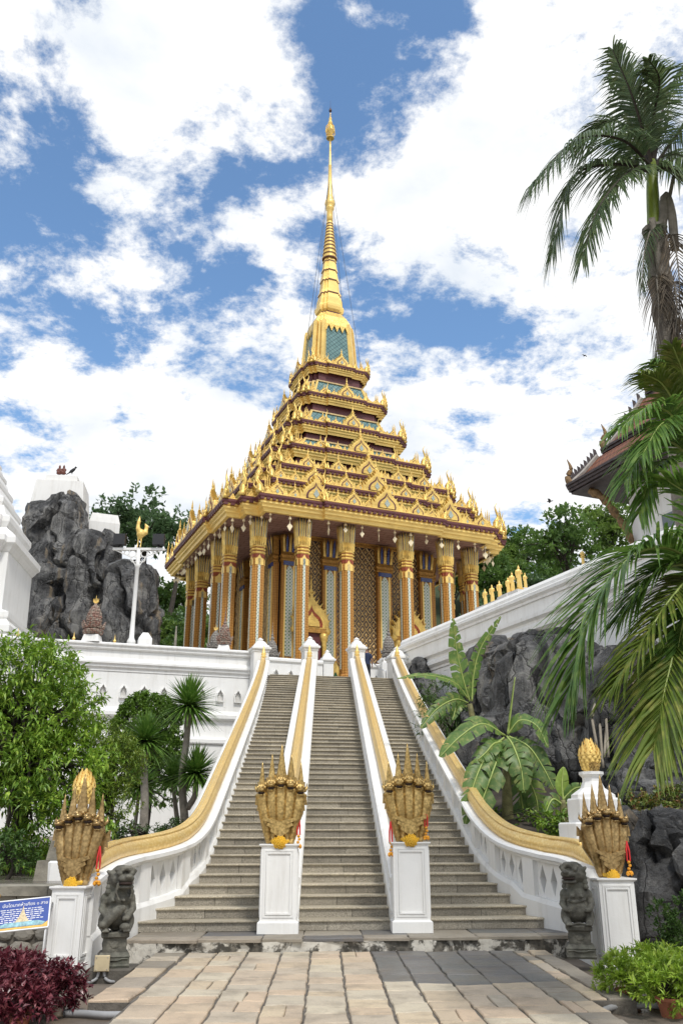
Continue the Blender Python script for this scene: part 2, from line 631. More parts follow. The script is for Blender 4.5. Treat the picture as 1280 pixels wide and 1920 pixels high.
M['riser'] = mat_granite('granite_riser', (0.31, 0.28, 0.225))
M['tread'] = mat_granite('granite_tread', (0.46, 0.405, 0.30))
stairs = thing('staircase', 'long granite staircase in three flights climbing from the paving to the temple terrace', 'staircase', (XC, Y0, 0))
M['stairdark'] = plain('stair_core_mortar', (0.12, 0.105, 0.085), 0.9)
core = MB()
for n in range(NST):
    for (xa, xb) in ((-3.1, 4.0),):
        xa2, xb2 = interp(yf(n, -2.3), LEDGE) - 0.2, interp(yf(n, 3), REDGE) + 0.2
        core.hexa([(xa2, yf(n, xa2) + 0.06, -0.1), (xb2, yf(n, xb2) + 0.06, -0.1), (xb2, yf(NST, xb2) + 0.5, -0.1), (xa2, yf(NST, xa2) + 0.5, -0.1),
                   (xa2, yf(n, xa2) + 0.06, Z0 + RI * (n + 1) - 0.036), (xb2, yf(n, xb2) + 0.06, Z0 + RI * (n + 1) - 0.036), (xb2, yf(NST, xb2) + 0.5, Z0 + RI * (n + 1) - 0.036), (xa2, yf(NST, xa2) + 0.5, Z0 + RI * (n + 1) - 0.036)])
wobj(core, 'stair_core', M['stairdark'], stairs)
nris = 0
for n in range(NST):
    zt = Z0 + RI * (n + 1)
    for fl in range(3):
        if fl == 0:
            xa, xb = interp(yf(n, -2.3), LEDGE) - 0.06, IL0 + 0.03
        elif fl == 1:
            xa, xb = IL1 - 0.03, IR0 + 0.03
        else:
            xa, xb = IR1 - 0.03, interp(yf(n, 3), REDGE) + 0.06
        jx = [random.uniform(-0.004, 0.004) for _ in range(2)]
        tb = MB()
        e = 0.0 if n < NST - 1 else 0.3
        p0, p1 = (xa, yf(n, xa) - 0.022), (xb, yf(n, xb) - 0.022)
        p2, p3 = (xb, yf(n + 1, xb) + 0.03 + e), (xa, yf(n + 1, xa) + 0.03 + e)
        tb.loft([[(p[0], p[1] + (0.006 if i < 2 else 0), zt - 0.032) for i, p in enumerate((p0, p1, p2, p3))], [(p[0], p[1], zt - 0.024) for p in (p0, p1, p2, p3)],
                 [(p[0], p[1], zt - 0.008) for p in (p0, p1, p2, p3)], [(p[0], p[1] + (0.008 if i < 2 else 0), zt + jx[0]) for i, p in enumerate((p0, p1, p2, p3))]])
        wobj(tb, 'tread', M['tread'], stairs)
        cut = xa + (xb - xa) * (random.uniform(0.42, 0.6) if n % 2 else random.uniform(0.3, 0.7))
        segs = [(xa, cut - 0.004), (cut + 0.004, xb)] if nris < 298 else [(xa, xb)]
        for (sa, sb) in segs:
            o_ = random.uniform(-0.003, 0.003)
            rb = MB().hexa([(sa, yf(n, sa) + 0.012 + o_, zt - RI), (sb, yf(n, sb) + 0.012 + o_, zt - RI), (sb, yf(n, sb) + 0.055, zt - RI), (sa, yf(n, sa) + 0.055, zt - RI),
                            (sa, yf(n, sa) + 0.012 + o_, zt - 0.0325), (sb, yf(n, sb) + 0.012 + o_, zt - 0.0325), (sb, yf(n, sb) + 0.055, zt - 0.0325), (sa, yf(n, sa) + 0.055, zt - 0.0325)])
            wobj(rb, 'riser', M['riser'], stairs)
            nris += 1
ZTOP = Z0 + RI * NST       # terrace floor level


# ================================================================ BALUSTRADES
def mat_naga():
    t = NT('pale_gold_scales')
    v = t.vor(19.0, 'F1', 'Distance', vec=t.mapping((1, 1, 1)))
    c = t.mix(t.rng(v, 0.0, 0.6), (0.95, 0.74, 0.34), (0.80, 0.55, 0.19))
    c = t.mix(t.rng(t.noise(1.2, 6, 0.65), 0.45, 0.75, 0, 0.5), c, (0.62, 0.46, 0.24))
    t.set(c, 0.34, 0.42)
    t.bump(v, -0.75, 0.03)
    return t.m


M['naga'] = mat_naga()


def coping_z(Y, flare):
    if not flare:
        return nose_z(Y) + 0.70
    T = [(12.8, 1.0), (13.6, 1.12), (14.3, 1.2), (15.0, 1.27), (16.0, 1.34), (16.7, 1.43), (17.3, 1.55), (18.0, 1.76), (18.6, 1.95)]
    return interp(Y, T) if Y < 18.6 else nose_z(Y) + (1.95 - nose_z(18.6))


def sweep(mb, path, sect):
    """sweep a cross-section given as (side offset, z) pairs computed per point: sect(i, P) -> list"""
    rings = []
    for i, p in enumerate(path):
        t = path[min(i + 1, len(path) - 1)] - path[max(i - 1, 0)]
        t.z = 0
        t.normalize()
        s = Vector((t.y, -t.x, 0))
        rings.append([(p.x + s.x * a, p.y + s.y * a, z) for a, z in sect(i, p)])
    return mb.loft(rings)


NAGA_SECT = [(math.cos(a) * 1.0, math.sin(a) * 1.0) for a in [2 * math.pi * k / 14 for k in range(14)]]
NAGA_SECT = [(a, b) if b < 0.85 else (a, b * 1.22) for a, b in NAGA_SECT]


def outer_rail(side):
    # centre line of the curved balustrade; side -1 left, +1 right (right one lies a little deeper)
    if side < 0:
        pts = [(-3.38, 13.3), (-3.37, 14.2), (-3.33, 15.0), (-3.2, 15.75), (-2.95, 16.3), (-2.68, 16.95), (-2.52, 17.6), (-2.45, 18.4), (-2.44, 20), (-2.46, 25), (-2.5, 30), (-2.6, 35), (-2.76, 39.1)]
        sh = 0.0
        lab = 'curved white balustrade with diamond openings left of the stairs'
    else:
        pts = [(4.14, 14.1), (4.16, 14.9), (4.14, 15.5), (4.04, 15.95), (3.82, 16.5), (3.55, 17.15), (3.36, 17.85), (3.25, 18.7), (3.2, 20), (3.14, 25), (3.12, 30), (3.16, 35), (3.26, 40.2)]
        sh = 0.25
        lab = 'curved white balustrade with diamond openings right of the stairs'
    P = [Vector((a, b, 0)) for a, b in pts]
    path = spline(P, 8)
    # resample evenly
    S = [0]
    for a, b in zip(path, path[1:]):
        S.append(S[-1] + (b - a).length)
    N = 84
    q = []
    for k in range(N + 1):
        s = S[-1] * k / N
        i = max(j for j in range(len(S)) if S[j] <= s + 1e-9)
        i = min(i, len(path) - 2)
        q.append(path[i].lerp(path[i + 1], (s - S[i]) / max(1e-9, S[i + 1] - S[i])))
    t = thing('balustrade', lab, 'balustrade', (P[0].x, P[0].y, 0))

    def cz(p):
        return coping_z(p.y - sh, True)

    def lowz(p):                                # top of the solid plinth
        return max(cz(p) - 0.74, -1) if p.y < 17 else cz(p) - 0.62
    wall = MB()
    sweep(wall, q, lambda i, p: [(-0.24, -0.25), (0.24, -0.25), (0.24, lowz(p) - 0.05), (0.20, lowz(p) + 0.02), (-0.20, lowz(p) + 0.02), (-0.24, lowz(p) - 0.05)])
    wobj(wall, 'plinth', M['white'], t)
    cop = MB()
    sweep(cop, q, lambda i, p: [(-0.19, cz(p) - 0.14), (0.19, cz(p) - 0.14), (0.21, cz(p) - 0.1), (0.27, cz(p) - 0.07), (0.27, cz(p) - 0.01), (0.22, cz(p) + 0.02), (-0.22, cz(p) + 0.02), (-0.27, cz(p) - 0.01), (-0.27, cz(p) - 0.07), (-0.21, cz(p) - 0.1)])
    wobj(cop, 'coping', M['white'], t)
    # panels with diamond openings, two cells between posts of one cell
    k = 0
    pn = 0
    while k < N - 1:
        post = (pn % 4 == 0)
        pn += 1
        a, b = q[k], q[k + 1]
        tt = (b - a)
        tt.z = 0
        tt.normalize()
        s = Vector((tt.y, -tt.x, 0))
        mb = MB()
        if post:
            for (w0,) in ((0.2,),):
                mb.hexa([a + s * -w0 + Vector((0, 0, lowz(a))), a + s * w0 + Vector((0, 0, lowz(a))), b + s * w0 + Vector((0, 0, lowz(b))), b - s * w0 + Vector((0, 0, lowz(b))),
                         a + s * -w0 + Vector((0, 0, cz(a) - 0.13)), a + s * w0 + Vector((0, 0, cz(a) - 0.13)), b + s * w0 + Vector((0, 0, cz(b) - 0.13)), b - s * w0 + Vector((0, 0, cz(b) - 0.13))])
            wobj(mb, 'post', M['white'], t)
            k += 1
            continue
        h = 0.11
        for sgn in (-1, 1):
            def pt(u, v, o=sgn * h):
                z0_, z1_ = lowz(a) * (1 - u) + lowz(b) * u, (cz(a) * (1 - u) + cz(b) * u) - 0.12
                p = a.lerp(b, u) + s * o
                return (p.x, p.y, z0_ + (z1_ - z0_) * v)
            c_ = [pt(0, 0), pt(1, 0), pt(1, 1), pt(0, 1)]
            d_ = [pt(0.2, 0.5), pt(0.5, 0.12), pt(0.8, 0.5), pt(0.5, 0.88)]
            mb.add(c_ + d_, [(0, 5, 4), (0, 1, 5), (1, 6, 5), (1, 2, 6), (2, 7, 6), (2, 3, 7), (3, 4, 7), (3, 0, 4)])
        dd = []
        for o in (-h, h):
            dd.append([pt(0.2, 0.5, o), pt(0.5, 0.12, o), pt(0.8, 0.5, o), pt(0.5, 0.88, o)])
        mb.loft(dd, False, False)
        wobj(mb, 'panel', M['white'], t)
        k += 1
    return t, q, cz


def inner_rail(x0, x1, lab):
    xm = (x0 + x1) / 2
    t = thing('balustrade', lab, 'balustrade', (xm, 15.9, 0))
    q = [Vector((xm, 15.75 + (39.55 + 0.17 * (xm - XC) - 15.75) * k / 60, 0)) for k in range(61)]
    cz = lambda p: nose_z(p.y) + 0.70
    w = MB()
    sweep(w, q, lambda i, p: [(-0.31, p.z - 0.2), (0.31, p.z - 0.2), (0.31, nose_z(p.y) + 0.13), (0.27, nose_z(p.y) + 0.16), (0.27, cz(p) - 0.12), (-0.27, cz(p) - 0.12), (-0.27, nose_z(p.y) + 0.16), (-0.31, nose_z(p.y) + 0.13)])
    wobj(w, 'wall', M['white'], t)
    c = MB()
    sweep(c, q, lambda i, p: [(-0.26, cz(p) - 0.13), (0.26, cz(p) - 0.13), (0.33, cz(p) - 0.09), (0.33, cz(p) - 0.01), (0.28, cz(p) + 0.02), (-0.28, cz(p) + 0.02), (-0.33, cz(p) - 0.01), (-0.33, cz(p) - 0.09)])
    wobj(c, 'coping', M['white'], t)
    for k in range(2, 58, 7):                   # shallow framed panels on both sides
        for s in (-1, 1):
            pb = MB()
            a, b = q[k], q[k + 6]
            for (za, zb) in ((0.2, 0.235), (0.50, 0.535)):
                x_ = xm + s * 0.27
                xo = xm + s * 0.29
                pb.hexa([(min(x_, xo), a.y, nose_z(a.y) + za), (max(x_, xo), a.y, nose_z(a.y) + za), (max(x_, xo), b.y, nose_z(b.y) + za), (min(x_, xo), b.y, nose_z(b.y) + za),
                         (min(x_, xo), a.y, nose_z(a.y) + zb), (max(x_, xo), a.y, nose_z(a.y) + zb), (max(x_, xo), b.y, nose_z(b.y) + zb), (min(x_, xo), b.y, nose_z(b.y) + zb)])
            wobj(pb, 'panel_moulding', M['white'], t)
    return t, q, cz


railL = outer_rail(-1)
railR = outer_rail(1)
railIL = inner_rail(IL0, IL1, 'straight white balustrade wall between the left and middle flights')
railIR = inner_rail(IR0, IR1, 'straight white balustrade wall between the middle and right flights')


# pedestals in front of the four serpents
def pedestal(name, lab, loc, rz, w, d, h, foot=0.16):
    t = thing(name, lab, 'pedestal', loc, rz)
    mb = MB()
    prof = [(0.0, 0), (0.0, foot), (-0.035, foot + 0.03), (-0.035, h - 0.05), (-0.01, h - 0.03), (0.0, h - 0.02), (0.0, h)]
    mb.loft([[(a * (w + o), b * (d + o), z) for a, b in ((-1, -1), (1, -1), (1, 1), (-1, 1))] for o, z in prof])
    mb.obj('body', M['white'], t)
    for (ax, sg) in (('y', -1), ('x', 1), ('x', -1)):   # framed panel mouldings, front and both sides
        hw = (w if ax == 'y' else d) - 0.035
        for (ins, o) in ((0.045, 0.012), (0.085, 0.02)):
            fb = MB()
            z0_, z1_ = foot + 0.05 + ins - 0.02, h - 0.06 - ins + 0.02
            for (u0, u1, v0, v1) in ((-hw + ins, hw - ins, z0_, z0_ + 0.025), (-hw + ins, hw - ins, z1_ - 0.025, z1_), (-hw + ins, -hw + ins + 0.025, z0_ + 0.026, z1_ - 0.026), (hw - ins - 0.025, hw - ins, z0_ + 0.026, z1_ - 0.026)):
                if ax == 'y':
                    fb.box(u0, u1, -(d - 0.035) - o, -(d - 0.035) + 0.01, v0, v1)
                else:
                    e0, e1 = sg * (w - 0.035) - (0.01 if sg > 0 else o), sg * (w - 0.035) + (o if sg > 0 else 0.01)
                    fb.box(e0, e1, u0, u1, v0, v1)
            fb.obj('panel_moulding', M['white'], t)
    return t


pedestal('pedestal', 'tall white panelled pedestal beside the blue sign', (-3.45, 13.32, -0.15), R(-4), 0.255, 0.32, 1.14)
pedestal('pedestal', 'tall white panelled pedestal against the dark rocks on the right', (4.24, 14.18, -0.15), R(4), 0.30, 0.34, 1.2, 0.05)
pedestal('pedestal', 'white panelled pedestal between the left and middle flights', (-0.735, 15.6, 0.178), 0, 0.325, 0.3, 1.33)
pedestal('pedestal', 'white panelled pedestal between the middle and right flights', (1.41, 15.72, 0.178), 0, 0.325, 0.3, 1.36)


# ================================================================ TERRACE, RETAINING WALLS
WA = R(17)                     # bearing of the left retaining wall
WP = Vector((-3.0, 40.0, 0))
WD = Vector((-math.cos(WA), -math.sin(WA), 0))
RA = R(-68)
RP = Vector((3.55, 40.98, 0))
RD = Vector((math.cos(RA), math.sin(RA), 0))

M['terrace'] = plain('terrace_paving', (0.42, 0.4, 0.36), 0.7, 0, 0.2, 1.0, 0.2)
l1 = WP + WD * 40
r1 = RP + RD * 30
tf = MB()
poly = [(-2.3, 39.9), (3.3, 40.95), (RP.x + 0.3, RP.y + 0.15), (r1.x + 0.3, r1.y), (60, r1.y), (60, 130), (-60, 130), (-60, l1.y), (l1.x, l1.y + 0.3), (WP.x, WP.y + 0.3)]
tf.loft([[(a, b, ZTOP - 0.6) for a, b in poly], [(a, b, ZTOP) for a, b in poly]])
tag(tf.obj('terrace_floor', M['terrace']), kind='structure')


def wall_run(name, lab, P, D, L, prof, mat, parts):
    """retaining wall: profile (outward, z) lists swept along P + s*D; outward is to the camera side"""
    t = thing(name, lab, 'wall', (P.x, P.y, 0))
    O = Vector((D.y, -D.x, 0))
    if O.y > 0:
        O = -O
    for nm, pr in prof:
        a = [tuple(P + O * o + Vector((0, 0, z))) for o, z in pr]
        b = [tuple(P + D * L + O * o + Vector((0, 0, z))) for o, z in pr]
        mb = MB()
        mb.loft([a, b])
        wobj(mb, nm, mat, t, recalc=True)
    return t, O


leftwall, LO = wall_run('retaining_wall', 'high white moulded retaining wall with small niches left of the stairs', WP, WD, 34, [
    ('wall', [(-0.6, -0.2), (0.0, -0.2), (0.0, 8.25), (-0.6, 8.25)]),
    ('parapet', [(-0.5, 8.84), (-0.06, 8.84), (-0.06, 9.18), (-0.5, 9.18)]),
    ('cornice', [(-0.5, 8.26), (0.03, 8.26), (0.03, 8.36), (0.12, 8.44), (0.12, 8.52), (0.2, 8.58), (0.2, 8.66), (0.06, 8.74), (0.0, 8.835), (-0.5, 8.835)]),
    ('parapet_cap', [(-0.55, 9.185), (0.0, 9.185), (0.07, 9.24), (0.07, 9.34), (0.14, 9.38), (0.14, 9.44), (0.03, 9.5), (-0.55, 9.5)]),
    ('string_course', [(-0.1, 6.35), (0.14, 6.35), (0.2, 6.42), (0.2, 6.56), (0.1, 6.64), (0.04, 6.74), (-0.1, 6.74)]),
    ('string_course', [(-0.1, 5.3), (0.26, 5.3), (0.3, 5.36), (0.3, 5.5), (0.22, 5.6), (-0.1, 5.6)]),
    ('wall_base', [(-0.1, -0.2), (0.2, -0.2), (0.2, 5.28), (-0.1, 5.28)]),
], M['white'], None)
ARCH = [(-0.13, 0), (0.13, 0), (0.13, 0.26), (0.10, 0.30), (0.11, 0.34), (0.05, 0.40), (0.0, 0.5), (-0.05, 0.40), (-0.11, 0.34), (-0.10, 0.30), (-0.13, 0.26)]


def niche_frame(nb, T_, k, dep=0.12):
    """lancet niche: a proud frame round a sunk back"""
    o0 = [Vector((a * 1.3 * k, 0.01, b * 1.14 * k - 0.03 * k)) for a, b in ARCH]
    o1 = [Vector((a * 1.3 * k, -dep, b * 1.14 * k - 0.03 * k)) for a, b in ARCH]
    i1 = [Vector((a * k, -dep, b * k)) for a, b in ARCH]
    i0 = [Vector((a * k, -0.006, b * k)) for a, b in ARCH]
    nb.loft([[T_ @ v for v in r_] for r_ in (o0, o1, i1, i0)], cap0=False)
    nb.mi[-1] = 1
    return nb


for s in [0.95, 1.75, 2.55, 3.38, 4.21, 5.06, 5.92, 6.78, 7.62, 8.46, 9.3, 10.14]:
    p = WP + WD * s
    rot = Matrix.Translation(p + Vector((0, 0, 7.17)) - leftwall.location) @ Matrix.Rotation(WA, 4, 'Z')
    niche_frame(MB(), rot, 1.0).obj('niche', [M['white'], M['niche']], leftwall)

rightwall, RO = wall_run('retaining_wall', 'white moulded retaining wall running forward above the dark rocks on the right', RP, RD, 30, [
    ('wall', [(-0.6, -0.2), (0.0, -0.2), (0.0, 8.35), (-0.6, 8.35)]),
    ('cornice', [(-0.6, 8.36), (0.05, 8.36), (0.05, 8.46), (0.2, 8.56), (0.2, 8.7), (0.1, 8.8), (0.1, 8.88), (0.24, 8.96), (0.24, 9.1), (-0.6, 9.1)]),
    ('parapet', [(-0.6, 9.105), (0.04, 9.105), (0.04, 9.6), (-0.6, 9.6)]),
    ('parapet_cap', [(-0.6, 9.605), (0.1, 9.605), (0.1, 9.7), (0.2, 9.78), (0.2, 9.9), (0.06, 9.98), (0.06, 10.1), (-0.05, 10.25), (-0.6, 10.25)]),
], M['white'], None)
wb = MB()                                   # short return of the right wall beside the gate pillar
a_ = RP + Vector((0, 0.25, 0))
wb.box(RP.x - 0.1, RP.x + 0.9, RP.y + 0.0, RP.y + 0.5, -0.2, 9.55)
wobj(wb, 'return_wall', M['white'], rightwall)


# gate pillars at the head of the stairs
def pillar(lab, x, y, w, z0, ztop, grp=None):
    t = thing('gate_pillar', lab, 'pillar', (x, y, z0), R(17), grp)
    h = ztop - z0
    mb = MB().loft([[(a * (w + o), b * (w + o), z) for a, b in ((-1, -1), (1, -1), (1, 1), (-1, 1))] for o, z in ((0.05, 0), (0.05, 0.2), (0, 0.25), (0, h - 0.72), (0.03, h - 0.70), (0.03, h - 0.64))])
    mb.obj('shaft', M['white'], t)
    cb = MB().loft([[(a * (w + o), b * (w + o), z) for a, b in ((-1, -1), (1, -1), (1, 1), (-1, 1))] for o, z in ((0.02, h - 0.638), (0.1, h - 0.58), (0.1, h - 0.5), (0.04, h - 0.48), (0.0, h - 0.40), (-0.06, h - 0.37), (-w * 0.45, h - 0.22), (-w * 0.72, h - 0.16), (-w * 0.62, h - 0.11), (-w * 0.98, h))])
    cb.obj('cap', M['white'], t)
    return t


pillar('white pyramid-capped pillar where the left retaining wall meets the stairs', -2.98, 39.55, 0.34, 7.6, 10.05)
pillar('white pyramid-capped pillar at the head of the left inner balustrade', -0.74, 39.75, 0.30, 7.6, 10.17)
pillar('white pyramid-capped pillar at the head of the right inner balustrade', 1.4, 40.1, 0.30, 7.6, 10.2)
pillar('white pyramid-capped pillar where the right retaining wall meets the stairs', 3.27, 40.55, 0.34, 7.6, 9.86)
pillar('small white capped post on the terrace beside the gilded temple steps', 0.06, 43.0, 0.25, ZTOP, 10.2)
pillar('small white capped post on the terrace partly behind the man', 3.0, 43.6, 0.25, ZTOP, 10.3)


def terrace_screen(lab, x0, x1, y0, y1):
    t = thing('terrace_screen_wall', lab, 'wall', (x0, y0, ZTOP))
    L = math.hypot(x1 - x0, y1 - y0)
    ang = math.atan2(y1 - y0, x1 - x0)
    t.rotation_euler = (0, 0, ang)
    MB().box(0, L, 0, 0.3, 0, 1.1).obj('wall', M['white'], t)
    MB().loft([[(0 - 0.0, a, z), (L, a, z), (L, b, z), (0, b, z)] for a, b, z in ((-0.02, 0.32, 1.102), (-0.08, 0.38, 1.16), (-0.08, 0.38, 1.26), (-0.02, 0.32, 1.32))]).obj('coping', M['white'], t)
    k = 0.35
    while k < L - 0.2:
        nb = MB()
        T_ = Matrix.Translation((k, -0.002, 0.38))
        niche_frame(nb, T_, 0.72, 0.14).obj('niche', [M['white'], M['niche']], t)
        k += 0.72
    rb = MB().box(0, L, -0.16, -0.06, 0.02, 0.09)
    rb.obj('gilded_rail', M['gold_plain'], t)
    k = 1.0
    while k < L:
        MB().lathe([(0.05, 0.09), (0.07, 0.2), (0.04, 0.28), (0.07, 0.34), (0.03, 0.42), (0.0, 0.62)], 8, (k, -0.11, 0)).obj('gilded_finial', M['gold_plain'], t)
        k += 2.0
    return t


terrace_screen('low white screen wall with tiny niches behind the left flight', -2.7, -0.15, 41.6, 42.5)
terrace_screen('low white screen wall with tiny niches behind the right flight', 2.1, 3.4, 43.2, 43.6)


# ================================================================ THE TEMPLE (square mondop under a seven-tier spire roof)
PHI = R(22.57)
TX, TY = 0.10, 59.14
ASP = 0.934
temple = thing('temple', 'gilded square temple with tiered spire roof, columns and mosaic at the head of the stairs', 'temple', (TX, TY, 0), PHI)
ZF = 9.75                      # temple floor


def mat_greentile():
    t = NT('green_glazed_tile')
    sep = t.node('ShaderNodeSeparateXYZ', {0: t.src}).outputs
    hz = t.math('ADD', sep[0], sep[1])
    def lines(sg):
        k = t.math('ADD', t.math('MULTIPLY', hz, 2.6), t.math('MULTIPLY', sep[2], 2.9 * sg))
        f = t.math('FRACT', k)
        return t.math('LESS_THAN', t.math('ABSOLUTE', t.math('SUBTRACT', f, 0.5)), 0.07)
    ln = t.math('MAXIMUM', lines(1), lines(-1))
    c = t.mix(t.rng(t.noise(2.0, 4), 0.3, 0.7), (0.10, 0.20, 0.19), (0.17, 0.29, 0.28))
    t.set(t.mix(ln, c, (0.03, 0.07, 0.08)), 0.3)
    t.bump(ln, -0.4, 0.02)
    return t.m


def mat_soffit():
    t = NT('oxblood_coffered_soffit')
    br = t.node('ShaderNodeTexBrick', {'Vector': t.src, 'Color1': (0.36, 0.21, 0.17, 1), 'Color2': (0.32, 0.18, 0.145, 1), 'Mortar': (0.13, 0.055, 0.045, 1), 'Scale': 1.0, 'Mortar Size': 0.02, 'Brick Width': 0.8, 'Row Height': 0.4})
    t.set(br.outputs[0], 0.5).bump(br.outputs['Fac'], -0.3, 0.02)
    return t.m


def mat_shaft():
    """orange-gold mirror mosaic in small courses"""
    t = NT('orange_gold_mosaic')
    sep = t.node('ShaderNodeSeparateXYZ', {0: t.src}).outputs
    row = t.math('FRACT', t.math('MULTIPLY', sep[2], 6.5))
    tri = t.math('ABSOLUTE', t.math('SUBTRACT', row, 0.5))
    c = t.ramp(tri, [(0.0, (0.20, 0.07, 0.015)), (0.12, (0.48, 0.23, 0.04)), (0.32, (0.72, 0.41, 0.10)), (0.45, (0.42, 0.18, 0.03)), (0.5, (0.18, 0.06, 0.02))])
    c = t.mix(t.rng(t.noise(24, 3), 0.4, 0.7, 0, 0.55), c, (0.45, 0.2, 0.05))
    rib = t.math('ABSOLUTE', t.math('SUBTRACT', t.math('FRACT', t.math('MULTIPLY', t.math('ADD', sep[0], sep[1]), 9.0)), 0.5))
    c = t.mix(t.math('LESS_THAN', rib, 0.11), c, (0.16, 0.055, 0.02))
    t.set(c, 0.4, 0.35).bump(tri, 0.5, 0.03)
    return t.m


def mat_strip():
    """white and green glass mosaic of small rosettes"""
    t = NT('white_green_mosaic')
    v = t.mapping((1, 1, 1))
    sep = t.node('ShaderNodeSeparateXYZ', {0: v}).outputs
    u = t.math('ADD', sep[0], sep[1])
    def cell(x, k):
        return t.math('SUBTRACT', t.math('FRACT', t.math('MULTIPLY', x, k)), 0.5)
    a, b = cell(u, 4.6), cell(sep[2], 4.6)
    d = t.math('SQRT', t.math('ADD', t.math('MULTIPLY', a, a), t.math('MULTIPLY', b, b)))
    c = t.ramp(d, [(0.0, (0.5, 0.4, 0.15)), (0.1, (0.12, 0.26, 0.14)), (0.22, (0.16, 0.32, 0.22)), (0.30, (0.66, 0.68, 0.58)), (0.5, (0.66, 0.67, 0.58)), (0.62, (0.2, 0.34, 0.3))])
    t.set(c, 0.25)
    return t.m


def mat_bluegreen(name, c1, c2):
    t = NT(name)
    t.set(t.mix(t.rng(t.noise(14, 3), 0.35, 0.65), c1, c2), 0.2)
    return t.m


M['greentile'] = mat_greentile()
M['soffit'] = mat_soffit()
M['shaft'] = mat_shaft()
M['strip'] = mat_strip()
M['glassblue'] = mat_bluegreen('blue_glass_inlay', (0.02, 0.03, 0.14), (0.06, 0.09, 0.25))
M['glasspale'] = mat_bluegreen('pale_glass_inlay', (0.45, 0.5, 0.42), (0.25, 0.3, 0.28))
M['lattice_bg'] = plain('lattice_dark_ground', (0.055, 0.045, 0.05), 0.4, 0.1, 0.3, 12)
M['lattice_gold'] = plain('lattice_gold', (0.58, 0.42, 0.2), 0.42, 0.3, 0.25, 6, 0.2, 30)
M['rosette'] = plain('lattice_rosette', (0.48, 0.32, 0.13), 0.45, 0.35, 0.3, 9, 0.3, 40)
M['redband'] = plain('red_gold_band', (0.30, 0.07, 0.03), 0.4, 0.2, 0.4, 10)


def side_pt(i, p, q):
    return ((p, -q), (q, p), (-p, q), (-q, -p))[i]


def outline(s, t, k, d=0.0, bump=0.0, bw=0.42):
    """redented rectangle, counter-clockwise, grown outward by d, with a shallow middle projection"""
    pts = []
    for i in range(4):
        L, O = ((s, t) if i % 2 == 0 else (t, s))
        L, O = L + d, O + d
        w = L * bw
        for (p, q) in ((-(L - 2 * k), O), (-w, O), (-w, O + bump), (w, O + bump), (w, O), (L - 2 * k, O), (L - 2 * k, O - k), (L - k, O - k), (L - k, O - 2 * k)):
            pts.append(side_pt(i, p, q))
    return pts


def ring(s, t, k, z, d=0.0, bump=0.0):
    return [(a, b, z) for a, b in outline(s, t, k, d, bump)]


# ---- plinth, cella
MB().loft([ring(8.9, 8.9 * ASP, 0.75, z, d) for d, z in ((0.25, ZTOP - 0.5), (0.25, ZTOP + 0.25), (0.0, ZTOP + 0.32), (0.0, ZF - 0.3), (0.2, ZF - 0.22), (0.2, ZF))]).obj('plinth', M['white'], temple)
CS, CT = 5.35, 5.0
cella = MB().loft([ring(CS, CT, 0.32, ZF, 0), ring(CS, CT, 0.32, 19.6, 0)]).obj('cella_wall', M['lattice_bg'], temple)
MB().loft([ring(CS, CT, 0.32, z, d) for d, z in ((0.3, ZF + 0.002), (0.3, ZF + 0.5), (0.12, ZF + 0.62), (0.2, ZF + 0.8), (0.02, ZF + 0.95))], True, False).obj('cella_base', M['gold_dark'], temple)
MB().loft([ring(CS, CT, 0.32, z, d) for d, z in ((0.02, 19.22), (0.06, 19.3), (0.06, 19.42), (0.12, 19.5))], False, False).obj('cella_frieze', M['gold_dark'], temple)


